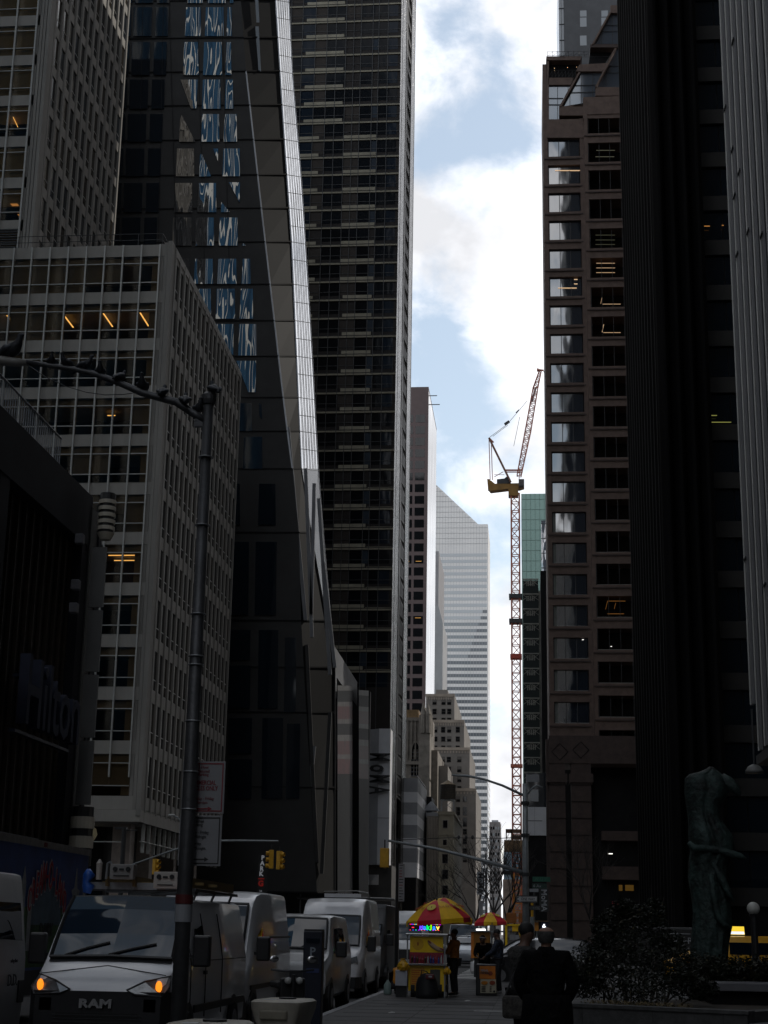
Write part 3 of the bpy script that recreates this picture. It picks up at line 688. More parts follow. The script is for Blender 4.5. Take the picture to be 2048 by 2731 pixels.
def water_tank(label, px, py, D, s):
    t = Thing('water_tank', label, 'water tank', W(px, py, D), world=False)
    wd_ = M('tank_wood', (.055, .045, .035), .8, 0, .3, 3)
    mb = MB(); mb.lathe([(1.3*s, 1.9*s), (1.35*s, 2.0*s), (1.3*s, 4.5*s), (1.3*s, 4.52*s)], (0, 0, 0), wd_, 20)
    for q in range(6): mb.lathe([(1.37*s, (2.1+q*.42)*s), (1.37*s, (2.15+q*.42)*s)], (0, 0, 0), darksteel, 20)
    t.part('barrel', mb); t.part('cone_roof', MB().lathe([(1.45*s, 4.5*s), (.05, 5.3*s)], (0, 0, 0), M('tank_roof', (.24, .17, .09), .7, 0, .2), 20))
    lg = MB()
    for sx in (-1, 1):
        for sy in (-1, 1): lg.beam((sx*1.1*s, sy*1.1*s, 0), (sx*1.0*s, sy*1.0*s, 1.95*s), .12, .12, steel)
    for sx in (-1, 1): lg.beam((-sx*1.1*s, -1.1*s, .1), (sx*1.05*s, -1.05*s, 1.8*s), .07, .07, steel)
    lg.box(-1.2*s, 1.2*s, -1.2*s, 1.2*s, 1.8*s, 1.95*s, steel); t.part('stand', lg)
water_tank('dark wooden rooftop water tank with tan cone roof on the cream clubhouse', 1194, 2164, Dk+4, .92)
# striped museum annex (white and grey bands)
T = Building('banded_museum_wing', 'low museum wing with alternating white and grey horizontal bands and a black end wall', 'building', (-19, 215, 0))
xk = W(1080, 2200, 212).x; za = [WX(1083, y, xk) for y in (2095, 2138, 2172, 2210, 2246, 2300)]
yE = WX(1134, 2160, xk).y; y0_ = 230
zr = [W(1083, y, 232).z for y in (2075, 2112, 2140, 2172, 2200, 2235, 2262, 2300, 2340)]
for k in range(8):
    T.part('band', MB().box(-34, xk+.2, 232, yE, zr[k+1], zr[k], whitep if k % 2 else greyp))
T.part('end_wall', MB().box(xk-.5, xk+1.0, yE, yE+8, 0, zr[0]-1, blackst)); T.part('ground_floor', MB().box(-34, xk+.1, 232, yE, 0, zr[8], blackst)); T.part('roof_rail', MB().box(xk, xk+.1, 232, yE, zr[0]+.3, zr[0]+.5, darksteel))
# white blade wall with the vertical letters
T = Building('museum_sign_wall', 'tall folded grey and white blade wall carrying big black vertical museum letters', 'building', (-17, 190, 0))
Dm = 196.0; a = W(983, 1943, Dm); m_ = W(1011, 1943, Dm); b_ = W(1040, 1943, Dm-1); zl = W(1010, 2306, Dm).z; zu = a.z
nrmL = Vector((m_.x-a.x, -1.4, 0))
body = MB(); body.prism([(a.x-.2, Dm+1.2, zl), (m_.x, Dm, zl), (m_.x, Dm, zu), (a.x-.2, Dm+1.2, zu)], (0, 2, 0), greyp)
T.part('grey_half', body); T.part('white_half', MB().prism([(m_.x+.01, Dm, zl), (b_.x, Dm, zl), (b_.x, Dm, zu), (m_.x+.01, Dm, zu)], (0, 3, 0), whitep))
T.part('joint', MB().box(m_.x-.02, b_.x, Dm-.03, Dm-.01, W(1010, 2182, Dm).z, W(1010, 2182, Dm).z+.05, darksteel))
wl = b_.x-a.x
for ch, y, s_ in (('M', 2020, 1.55), ('o', 2050, 1.25), ('M', 2078, 1.55), ('A', 2108, 1.55)):
    T.text(ch, 3.45, ((a.x+b_.x)/2, Dm-.35, W(1010, y, Dm).z), (R(90), R(90), 0), blackp, ext=.08, sx=.40 if ch != 'o' else .5, bold=.10)
T.part('lower_block', MB().box(a.x-1, b_.x+.3, Dm+1, Dm+12, 0, zl-.02, M('dim_concrete', (.07, .067, .064), .8, 0, .2, .5)))
bl = MB()
for k in range(16): x = W(963, 2340, Dm).x+k*.14; bl.box(x, x+.05, Dm-.3, Dm-.2, W(1000, 2360, Dm).z, W(1000, 2333, Dm).z, whitep)
T.part('slat_screen', bl)
# far apartments at the end of the street
T = Building('far_apartment_block', 'grey brick apartment block far down the street right of the sloped-roof tower', 'building', (-22, 760, 0))
a, b_ = W(1305, 2192, 740), W(1334, 2192, 740); T.part('wall', MB().box(a.x, b_.x, 740, 760, 0, a.z, M('grey_brick', (.20, .185, .18), .8, 0, .2, .3)).box(a.x+1, b_.x-1, 742, 755, a.z, a.z+1, greyp))
for r_ in range(12):
    for c_ in range(4): x = a.x+.5+c_*1.15; z = a.z-2.2-r_*2.9; T.pane([(x, 739.95, z-1.3), (x+.7, 739.95, z-1.3), (x+.7, 739.95, z), (x, 739.95, z)], g_dark if rnd.random() < .6 else g_steel)
T.flush()
T = Building('far_blue_building', 'pale blue glass building with a dark cornice at the far end of the street', 'building', (-9, 560, 0))
a, b_ = W(1343, 2268, 560), W(1402, 2338, 560); T.part('wall', MB().box(a.x, b_.x, 560, 575, 0, a.z, glass('sky_blue_glass', (.16, .22, .28), .2, .3, .2, .8)))
T.part('cornice', MB().box(a.x-.4, b_.x+.4, 559, 560, W(1350, 2332, 559).z, W(1350, 2322, 559).z, blackst)); T.part('lower_floor', MB().box(a.x-.3, b_.x, 559.5, 559.9, 0, W(1350, 2345, 559).z, M('brown_brick', (.16, .11, .09), .8, 0, .3, .4)))
# ================================================================= L. brown stepped granite tower (right)
T = Building('brown_granite_tower', 'brown granite tower with wide ribbon windows, sloped glass crown and paired giant columns', 'building', (6, 185, 0))
Dn = 185.0
def P(px, py, d=0): return W(px, py, Dn+d)
xl_ = P(1458, 1000).x; xm = P(1562, 1000).x; xr_ = P(1660, 1000).x+3
zbase = P(1500, 1973).z; zt = P(1500, 318).z
body = MB()
body.box(xl_+.02, xl_+14, Dn+2.2, Dn+19, zbase-.01, zt+2, darkroom)
body.box(xl_-.12, xl_+.4, Dn+.9, Dn+20, zbase, P(1500, 160).z, brownst)
ytopL = [320+k*78.3*(1-.0005*k) for k in range(0, 23)]
# window tops measured on the left column, sills follow
tL = [367, 440, 514, 588, 664, 738, 814, 890, 968, 1046, 1125, 1204, 1284, 1365, 1447, 1531, 1614, 1700, 1786, 1872]
hL = 50
zs_ = [(P(1500, t).z, P(1500, t+50+k*.35).z) for k, t in enumerate(tL)]
prev = zt
for k, (za_, zb2) in enumerate(zs_):
    body.box(xl_, xm, Dn+.0, Dn+2.5, za_, prev, brownst)
    prev = zb2
body.box(xl_, xm, Dn, Dn+2.5, zbase, prev, brownst)
body.box(xl_-.05, xl_+.45, Dn-.05, Dn+2.4, zbase, zt, brownst); body.box(xm-.25, xm+.3, Dn-.1, Dn+2.4, zbase, zt, brownst)
tR = [314+0, 390, 463, 540, 618, 696, 774, 852, 930, 1010, 1090, 1172, 1254, 1337, 1422, 1508, 1594, 1680, 1768, 1858, 1950]
zr_ = [(P(1610, t).z, P(1610, t+51+k*.35).z) for k, t in enumerate(tR)]
prev = P(1610, 268).z
for k, (za_, zb2) in enumerate(zr_):
    body.box(xm+.3, xr_, Dn-1.0, Dn+2.5, za_, prev, brownst); prev = zb2
body.box(xm+.3, xr_, Dn-1, Dn+2.5, zbase, prev, brownst); body.box(xm+.28, xm+.75, Dn-1.05, Dn+2, zbase, P(1610, 268).z-.02, brownst)
T.part('wall', body)
ld = MB()
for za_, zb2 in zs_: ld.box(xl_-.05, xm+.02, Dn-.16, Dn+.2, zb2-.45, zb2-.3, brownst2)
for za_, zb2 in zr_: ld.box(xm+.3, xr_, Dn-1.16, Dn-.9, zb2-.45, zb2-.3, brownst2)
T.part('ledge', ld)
fr = MB()
for k, (za_, zb2) in enumerate(zs_):
    if not zb2 < za_: continue
    x0, x1 = xl_+.55, xm-.3; w3 = (x1-x0)/3
    for j in range(3):
        fr.box(x0+j*w3-.04, x0+j*w3+.04, Dn+.3, Dn+.42, zb2, za_, blackp)
    fr.box(x0, x1, Dn+.3, Dn+.4, zb2, zb2+.08, alu if k > 12 else blackp); fr.box(x0-.02, x0+.36, Dn+.36, Dn+.44, zb2, za_, M('pale_reveal', (.16, .17, .15), .6)) if k > 12 else None
    for j in range(3):
        T.pane([(x0+j*w3+.04, Dn+.4, zb2+.08), (x0+(j+1)*w3-.04, Dn+.4, zb2+.08), (x0+(j+1)*w3-.04, Dn+.4, za_), (x0+j*w3+.04, Dn+.4, za_)], g_mirror)
for k, (za_, zb2) in enumerate(zr_):
    x0, x1 = xm+.85, xr_-.1; w3 = 1.35
    for j in range(int((x1-x0)/w3)+1):
        if x0+j*w3 > x1-.2: break
        fr.box(x0+j*w3-.03, x0+j*w3+.03, Dn-.8, Dn-.7, zb2, za_, blackp)
        xe = min(x0+(j+1)*w3-.03, x1)
        T.pane([(x0+j*w3+.03, Dn-.7, zb2+.06), (xe, Dn-.7, zb2+.06), (xe, Dn-.7, za_), (x0+j*w3+.03, Dn-.7, za_)], clear('smoked_clear_glass', (.5, .5, .5), 1.3))
    fr.box(x0, x1, Dn-.8, Dn-.68, zb2, zb2+.07, alu if k > 8 else blackp)
T.part('window_frame', fr)
rm = MB()
rm.box(xm+.3, xr_, Dn+1.9, Dn+2.1, zbase, P(1610, 268).z, darkroom); T.part('room_wall', rm)
def lr(px0, px1, py, d=-.45): return (P(px0, py, d), P(px1, py, d))
strips(T, [lr(1590, 1640, 401, -.75), lr(1588, 1638, 418, -.75)], E('blind_line', (.6, .6, .4), .12))
strips(T, [lr(1588, 1640, y) for y in (627, 640, 652)], E('pale_line', (.8, .8, .5), .12))
strips(T, [lr(1590, 1640, y) for y in (702, 714.5, 727)]+[lr(1606, 1655, 811), lr(1609, 1655, 887)]+[(P(1606, 790, -.5), P(1602, 810, -.5)), (P(1610, 865, -.5), P(1606, 886, -.5))], E('peach_light', (1, .66, .38), .9))
strips(T, [lr(1620, 1668, 1603), lr(1620, 1664, 1637), (P(1620, 1604, -.5), P(1615, 1625, -.5)), (P(1642, 1608, -.5), P(1638, 1624, -.5))], lamp_dim)
strips(T, [lr(1480, 1552, 454.5, .3), lr(1488, 1538, 768, .3), lr(1531, 1540, 745, .3), lr(1531, 1540, 757, .3)], E('peach_light', (1, .66, .38), .9))
strips(T, [lr(1552, 1557, 1706, .3), lr(1628, 1632, 1724, -.75), lr(1622, 1626, 1734, -.75)], lamp_white)
# crown: sloping trapezoids of glass between brown bands
cw = MB()
def poly(pts, m_, d0=0, th=.4, mb=None):
    (mb or cw).prism([P(x, y, d0) for x, y in pts], (0, th, 0), m_)
poly([(1458, 160), (1464, 160), (1464, 318), (1458, 318)], brownst, -.1, 18)
poly([(1457, 150), (1552, 150), (1548, 160), (1456, 160)], brownst, -.2, 16)
poly([(1460, 207), (1530, 207), (1522, 226), (1460, 226)], brownst, -.1, 10)
poly([(1545, 172), (1622, 168), (1606, 190), (1536, 190)], brownst, -.3, 10)
poly([(1543, 192), (1548, 192), (1497, 284), (1491, 284)], brownst, -.5, .8)
poly([(1639, 128), (1644, 128), (1592, 231), (1587, 231)], brownst, -.9, .8)
poly([(1625, 32), (1630, 32), (1583, 118), (1578, 118)], brownst, -.4, .8)
poly([(1491, 284), (1556, 284), (1556, 308), (1491, 308)], brownst, -.4, 8)
poly([(1588, 233), (1660, 233), (1660, 255), (1588, 255)], brownst, -.8, 8)
poly([(1555, 270), (1660, 268), (1660, 314), (1555, 316)], brownst, -.9, 8)
poly([(1458, 318), (1557, 318), (1557, 367), (1458, 367)], brownst, -.2, 8)
poly([(1574, 118), (1660, 118), (1660, 126), (1574, 126)], brownst2, -.3, 8)
poly([(1628, 14), (1660, 14), (1660, 34), (1628, 34)], brownst, -.3, 8)
T.part('crown_wall', cw)
cg = MB(); skyg = glass('crown_glass', (.10, .12, .15), .06, .3, .3, 1.0, .05, 2.0)
for q in ([(1464, 228), (1522, 228), (1491, 284), (1491, 318), (1464, 318)], [(1546, 192), (1608, 190), (1591, 232), (1585, 270), (1500, 284)], [(1642, 130), (1660, 128), (1660, 232), (1594, 232)], [(1628, 34), (1660, 34), (1660, 117), (1584, 117)]):
    T.part('crown_glass', MB().prism([P(x, y, .2) for x, y in q], (0, .3, 0), skyg))
cf = MB()
for a, b_ in (((1487, 228), (1487, 318)), ((1515, 228), (1515, 245)), ((1464, 262), (1502, 262)), ((1464, 279), (1494, 279)), ((1550, 192), (1550, 282)), ((1580, 192), (1580, 276)), ((1531, 228), (1592, 226)), ((1518, 247), (1590, 245)), ((1520, 247), (1520, 283)), ((1616, 190), (1616, 232)), ((1616, 176), (1660, 176)), ((1611, 194), (1660, 194)), ((1633, 40), (1633, 117)), ((1604, 83), (1604, 117)), ((1600, 84), (1660, 82)), ((1610, 67), (1660, 66))):
    T.part('glazing_bar', MB().beam(P(*a, .1), P(*b_, .1), .07, .07, darksteel))
tp = MB(); tp.prism([P(x, y, 1) for x, y in ((1464, 160), (1550, 160), (1540, 207), (1464, 207))], (0, 3, 0), blackst); tp.prism([P(x, y, 1) for x, y in ((1575, 126), (1640, 126), (1612, 172), (1570, 172))], (0, 3, 0), blackst)
T.part('terrace_recess', tp)
rl = MB()
for a, b_ in (((1460, 138), (1570, 136)), ((1460, 148), (1570, 146)), ((1462, 188), (1542, 187)), ((1552, 152), (1625, 151))):
    rl.tube([P(*a, -.3), P(*b_, -.3)], .03, darksteel, 4)
for x in range(1460, 1572, 14): rl.tube([P(x, 137, -.3), P(x, 150, -.3)], .03, darksteel, 4); rl.tube([P(x, 149, -.3), P(x+14, 138, -.3)], .02, darksteel, 4)
for x in range(1463, 1538, 9): rl.tube([P(x, 189, -.3), P(x, 206, -.3)], .025, darksteel, 4); rl.tube([P(x, 205, -.3), P(x+9, 190, -.3)], .02, darksteel, 4)
T.part('terrace_railing', rl)
strips(T, [lr(a, a+1.5, y, .9) for a, y in ((1478, 182), (1478, 188), (1513, 180), (1537, 179), (1603, 133), (1627, 132))], E('peach_light', (1, .66, .38), .9))
T.flush()
# base: frieze, diamonds, giant paired columns, stair hall
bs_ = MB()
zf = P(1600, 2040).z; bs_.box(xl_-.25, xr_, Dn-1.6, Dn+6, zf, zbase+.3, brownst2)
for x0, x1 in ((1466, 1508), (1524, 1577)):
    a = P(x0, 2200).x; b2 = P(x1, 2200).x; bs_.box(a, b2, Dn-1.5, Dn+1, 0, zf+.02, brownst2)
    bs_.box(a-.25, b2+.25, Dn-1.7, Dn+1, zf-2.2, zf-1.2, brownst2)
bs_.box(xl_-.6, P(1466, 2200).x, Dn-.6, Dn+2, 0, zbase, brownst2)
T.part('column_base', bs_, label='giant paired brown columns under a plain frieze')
jn = MB()
for k in range(9): jn.box(xl_-.25, P(1577, 2200).x, Dn-1.62, Dn-1.5, zf-2.5-k*1.9, zf-2.46-k*1.9, blackst)
for (cx, cy) in ((1493, 2005), (1549, 2000)):
    q = [P(cx-22, cy, -1.65), P(cx, cy-22, -1.65), P(cx+22, cy, -1.65), P(cx, cy+22, -1.65)]; dm_ = MB()
    for k in range(4): dm_.beam(q[k], q[(k+1) % 4], .06, .05, blackst)
    T.part('diamond_inlay', dm_)
T.part('stone_joint', jn)
hall = MB(); hall.box(P(1577, 2200).x, xr_+2, Dn+3, Dn+4, 0, zf, blackst)
for y0, y1 in ((2215, 2240), (2310, 2345)): hall.box(P(1605, 2200).x, xr_, Dn+1, Dn+3, P(1650, y1).z, P(1650, y0).z, brownst2)
T.part('stair_hall', hall)
p = P(1628, 2277, .8); T.part('hall_light', MB().box(p.x-.25, p.x+.25, Dn+.7, Dn+.8, p.z-.05, p.z+.05, lamp_white))
for x0, x1 in ((1650, 1660), (1667, 1690)):
    a, b2 = P(x0, 2360, .8), P(x1, 2376, .8); T.part('lit_window', MB().box(a.x, b2.x, Dn+.7, Dn+.78, b2.z, a.z, E('amber_window', (.9, .45, .02), .06)))
T = Building('slate_apartment_tower', 'dark slate tower with small square windows and a glass edge behind the brown crown', 'building', (8, 230, 0))
Dt = 230.0; a = W(1505, 100, Dt); T.part('wall', MB().box(a.x, a.x+16, Dt, Dt+20, 40, 160, M('slate_cladding', (.075, .078, .085), .6, 0, .15, .3)))
e0 = W(1491, 100, Dt); T.part('glass_edge', MB().box(e0.x, a.x-.02, Dt+.5, Dt+20, 40, 160, g_steel))
jn = MB()
for k in range(20): jn.box(e0.x, a.x, Dt+.42, Dt+.5, 100+k*3.0, 100.15+k*3.0, darksteel)
jn.box(W(1497, 100, Dt).x, W(1497, 100, Dt).x+.07, Dt+.42, Dt+.5, 60, 160, darksteel); T.part('floor_band', jn)
for x in (1547, 1604):
    for y0, y1 in ((-30, 0), (28, 45), (47, 72), (95, 122)):
        q, r_ = W(x, y1, Dt), W(x+17, y0, Dt); T.pane([(q.x, Dt-.04, q.z), (r_.x, Dt-.04, q.z), (r_.x, Dt-.04, r_.z), (q.x, Dt-.04, r_.z)], g_steel)
T.flush()
# ================================================================= M. black granite tower
T = Building('black_granite_tower', 'black granite tower with close triangular piers and no visible windows', 'building', (12, 112, 0))
x0 = W(1645, 100, 150).x; x1 = W(1862, 100, 112).x; body = MB(); body.box(x0+.6, x1, 113.2, 149.5, 0, 150, blackst); T.part('wall', body)
n = 4; w_ = (x1-x0)/n
for k in range(n):
    xa_ = x0+k*w_; T.part('pier', MB().prism([(xa_, 113.2, 0), (xa_+w_*.08, 112.7, 0), (xa_+w_*.4, 112.0, 0), (xa_+w_*.6, 112.0, 0), (xa_+w_*.92, 112.7, 0), (xa_+w_, 113.2, 0)], (0, 0, 150), granite))
for k in range(12):
    ya_ = 113.2+k*3.05; T.part('pier', MB().prism([(x0+.62, ya_, 0), (x0+.35, ya_+.2, 0), (x0, ya_+.9, 0), (x0, ya_+1.6, 0), (x0+.35, ya_+2.3, 0), (x0+.62, ya_+2.5, 0)], (0, 0, 150), granite))
T = Building('dark_office_tower', 'near-black office tower with recessed spandrels just left of the grey finned facade', 'building', (17, 118, 0))
xa_ = x1+.05; body = MB(); body.box(xa_, xa_+8, 119, 150, 0, 150, blackst)
for k in range(38): body.box(xa_+.5, xa_+8, 118.6, 119, 4+k*3.95, 5.3+k*3.95, M('charcoal_spandrel', (.030, .028, .026), .7, 0, .2, .5))
T.part('wall', body)
for k in range(38):
    for j in range(2): T.pane([(xa_+.6+j*1.6, 118.9, 5.3+k*3.95), (xa_+2.1+j*1.6, 118.9, 5.3+k*3.95), (xa_+2.1+j*1.6, 118.9, 7.9+k*3.95), (xa_+.6+j*1.6, 118.9, 7.9+k*3.95)], g_blue)
T.flush(60)
def q_(px, py): return W(px, py, 118.5)
strips(T, [(q_(1878, 603), q_(1893, 603)), (q_(1925, 601), q_(1930, 601))], lamp_dim); strips(T, [(q_(1895, 1108), q_(1912, 1108)), (q_(1895, 1126), q_(1950, 1126))], E('greenish_strip', (.6, .6, .15), .3))
# ================================================================= N. grey finned tower, right foreground
T = Building('finned_tower', 'grey tower with close vertical metal fins running down to a chamfered soffit at right', 'building', (20, 40, 0))
XF = 8.3; fin = M('grey_fin_metal', (.17, .17, .175), .5, .3, .12, .4, stretch=(1, 1, .1)); fin2 = M('dark_fin_glass', (.010, .011, .014), .5, 0, .1, spec=.2)
body = MB(); body.box(XF+.13, 62, 22, 58.5, W(2017, 2025, 58).z, 175, fin2); body.box(XF+6, 60, -44, 50, 0, 9, blackst); body.box(14, 62, -44.5, 21.9, 0, 150, fin2)  # last box: unseen rear mass added to block light from the south
T.part('wall', body)
k = 0; y = 60.2
while y > 24:
    zlo = 10.3 if k % 7 == 0 else 8.4 if k % 3 else 9.2
    f_ = MB(); f_.box(XF+.03, XF+.14, y-.58, y-.12, zlo, 175, fin); f_.box(XF, XF+.035, y-.24, y-.13, zlo, 175, alu)
    T.part('fin', f_); y -= 1.55; k += 1
jn = MB(); random.seed(3)
for k in range(60):
    z = 12+random.random()*60; yy_ = 60.2-1.55*random.randint(0, 12); jn.box(XF-.02, XF+.04, yy_-.72, yy_-.1, z, z+.06, darksteel)
T.part('fin_joint', jn)
T.part('soffit', MB().box(XF+.1, 60, 20, 59.8, 8.0, 8.35, darksteel))
# ================================================================= O. ribbed hotel podium (left)
T = Building('hotel_podium', 'dark ribbed hotel podium with a grey frame, roof railing and large blue channel letters', 'building', (-20, 45, 0))
XH = -16.0; p1 = WX(249, 1327, XH); yE = p1.y; zH = p1.z; hf = M('blue_grey_frame', (.022, .023, .029), .7, 0, .2, .6, spec=.2); hcol = M('corner_granite', (.05, .048, .045), .6, 0, .15, .8)
body = MB(); body.box(-45, XH-.5, -60, yE-.3, 0, zH-.3, M('ribbed_brown', (.020, .015, .012), .6, 0, .3, 1)); body.box(-45, XH, -60, yE, zH-1.9, zH, hf)
for y in (yE-.55, yE-9.5, yE-18.5, yE-27): body.box(XH-.6, XH-.02, y-.35, y+.55, 0, zH-1.85, hf)
body.box(XH-1.2, XH+.03, yE-.1, yE+.75, 0, zH-.4, hcol); body.box(XH-1.2, XH+.08, yE+.8, yE+1.2, .5, zH-1.0, hf)
T.part('wall', body)
rb = MB(); rc = M('thin_brown_rib', (.05, .036, .025), .6, 0, .3, 2)
y = yE-.9
while y > 15: rb.box(XH-.5, XH-.36, y-.06, y+.02, 1, zH-1.9, rc); y -= .75
T.part('rib', rb)
rl = MB(); rl.tube([(XH-.1, -20, zH+1.0), (XH-.1, yE-4.0, zH+1.0)], .035, steel, 5)
y = yE-4
while y > 20: rl.box(XH-.12, XH-.09, y-.015, y+.015, zH, zH+1.0, steel); y -= .22
T.part('railing', rl)
chL = M('channel_letter_blue', (.02, .025, .05), .4, .2, .2); chF = M('channel_letter_face', (.050, .056, .085), .7, 0, .1, spec=.15)
ya = WX(62, 1870, XH+.4).y; yb = WX(204, 1930, XH+.4).y; zc_ = WX(120, 1865, XH+.4).z
t_ = T.text('Hilton', 3.1, (XH+.35, (ya+yb)/2, WX(120, 1872, XH+.4).z), (R(90), 0, R(90)), chF, 'channel_letters', .16, sx=abs(yb-ya)/7.6, bold=.03)
T.part('letter_rail', MB().box(XH, XH+.2, ya, yb, zc_-1.3, zc_-1.2, chL).box(XH, XH+.2, ya, yb, zc_+.4, zc_+.5, chL))
lt = MB(); lc = XH+.55; ly = WX(285, 1370, lc).y; z0 = WX(285, 1418, lc).z; z1 = WX(285, 1325, lc).z
for k in range(5):
    za_ = z0+(z1-z0)*(k/5)
    lt.lathe([(.32, za_), (.32, za_+(z1-z0)*.11)], (lc, ly, 0), M('lantern_ivory', (.50, .46, .38), .5, 0, .05), 18)
lt.lathe([(.28, z0-.1), (.28, z1+.15)], (lc, ly, 0), blackp, 18); lt.lathe([(.2, z0-.35), (.32, z0-.1)], (lc, ly, 0), M('lantern_ivory', (.6, .56, .48)), 18)
T.part('lantern', lt, smooth=False)
lt = MB(); lc2 = XH+.45; ly2 = WX(215, 2262, lc2).y; zz0 = WX(215, 2262, lc2).z
for k in range(2): lt.lathe([(.42, zz0+k*.66), (.42, zz0+.4+k*.66)], (lc2, ly2, 0), M('lantern_ivory', (.6, .56, .48)), 18)
lt.lathe([(.38, zz0-.6), (.38, zz0+1.4)], (lc2, ly2, 0), blackp, 18); T.part('lantern', lt)
wp = MB(); za_ = zz0+1.5; zb2 = z0-.5
for k in range(4):
    q = za_+(zb2-za_)*k/4; wp.box(XH+.1, XH+.62, WX(266, 1450, XH+.36).y, WX(266, 1450, XH+.36).y+.12, q, q+(zb2-za_)/4-.12, M('pale_pier_panel', (.15, .15, .145), .6, 0, .08, .8))
T.part('pier_panel', wp)
for (px, py) in ((224, 1438), (213, 1560), (208, 1622)): p = WX(px, py, XH+.3); T.part('wall_fixture', MB().box(XH, XH+.3, p.y-.15, p.y+.15, p.z-.18, p.z+.18, M('fixture_grey', (.18, .18, .2))), bevel=.04)
# hotel slab with pale fins and blue glass: it is what the folded tower mirrors
T = Building('hotel_slab', 'tall blue glass hotel slab with white vertical fins above the ribbed podium', 'building', (-60, 30, 0))
body = MB(); body.box(-150, -37, 12, 40, 20, 225, glass('hotel_blue_glass', (.04, .11, .20), .5, .1, 1, spec=.1)); T.part('wall', body)
fn = MB(); wf = M('white_fin', (.85, .85, .80), .5, 0, 0)
for k in range(35): fn.box(-37.6-k*3.2, -37.12-k*3.2, 40, 40.6, 20, 225, wf)
T.part('fin', fn)
# unseen blocks added behind the camera to block light and darken window reflections
T = Building('rear_tower_occluder', 'unseen dark glass tower added behind the viewpoint on the south side to block light', 'building', (30, -100, 0)); T.part('wall', MB().box(11, 60, -170, -45, 0, 140, g_dark)); T.part('floor_band', MB().box(10.9, 60, -44.95, -44.9, 100, 101, beigest))
T = Building('rear_block_occluder', 'unseen brown brick block added behind the viewpoint on the north side to block light', 'building', (-40, -120, 0)); T.part('wall', MB().box(-80, -20, -190, -62, 0, 50, M('rear_brick', (.12, .08, .06), .8))); T.part('cornice', MB().box(-80.3, -19.6, -190, -61.7, 50.1, 51, beigest))
T = Building('rear_end_occluder', 'unseen grey block added far behind the viewpoint to cut low light and reflections', 'building', (0, -330, 0)); T.part('wall', MB().box(-60, 60, -360, -330, 0, 62, M('rear_grey', (.14, .14, .14), .8))); T.part('rooftop', MB().box(-1, 40, -355, -330.5, 62.1, 182, M('rear_grey', (.14, .14, .14), .8)))  # tall upper mass added so low windows opposite reflect dark
# ================================================================= vehicles
def lerp(a, b, t): return a+(b-a)*t
def station(st, y):
    if y <= st[0][0]: return st[0]
    for a, b in zip(st, st[1:]):
        if y <= b[0]:
            t = (y-a[0])/(b[0]-a[0]); return tuple(lerp(p, q, t) for p, q in zip(a, b))
    return st[-1]
def ring(s, r=.10):
    y, zb, zm, zt, hw, ht = s
    r = min(r, max(.01, (zt-zm)*.45))
    h = [(hw*.86, zb), (hw*.97, zb+.09), (hw, lerp(zb, zm, .55)), (hw*.995, zm), (lerp(hw, ht, .55), lerp(zm, zt-r, .55)), (ht, zt-r), (ht-r*.25, zt-r*.3), (ht-r, zt-r*.02), (ht*.45, zt+.02)]
    return [(x, y, z) for x, z in h]+[(-x, y, z) for x, z in reversed(h)]
def sidept(st, y, s, sd, off=.012):
    _, zb, zm, zt, hw, ht = station(st, y); r = .12
    if s >= 0:
        return (sd*(lerp(hw*.995, ht, s)+off+.01*math.sin(min(1, s)*3.14)), y, lerp(zm, zt-r, s))
    return (sd*(hw+off), y, lerp(zm, zb, -s))
def toppt(st, y, u, off=.015):
    _, zb, zm, zt, hw, ht = station(st, y)
    return (u*(ht-.07), y-off, zt+off*.8+.02*(1-abs(u)))
def sheet(mb, grid, mat):
    for a, b in zip(grid, grid[1:]):
        for k in range(len(a)-1): mb.face([a[k], a[k+1], b[k+1], b[k]], mat)
    return mb
tyre = M('tyre_rubber', (.018, .018, .018), .85, 0, .1); hub = M('wheel_grey', (.22, .22, .23), .45, .4, .1)
carglass = glass('car_glass', (.003, .007, .016), .02, .2, .7, .8, .12, 1.75, (1, 1, 1))
headl = M('headlight_lens', (.20, .21, .22), .12, .3, .3, 8)
amber = E('amber_signal', (1, .25, .015), 1.5); amber_dim = E('amber_marker', (1, .28, .08), .45); redl = E('red_tail_lamp', (1, .03, .02), 1.2)
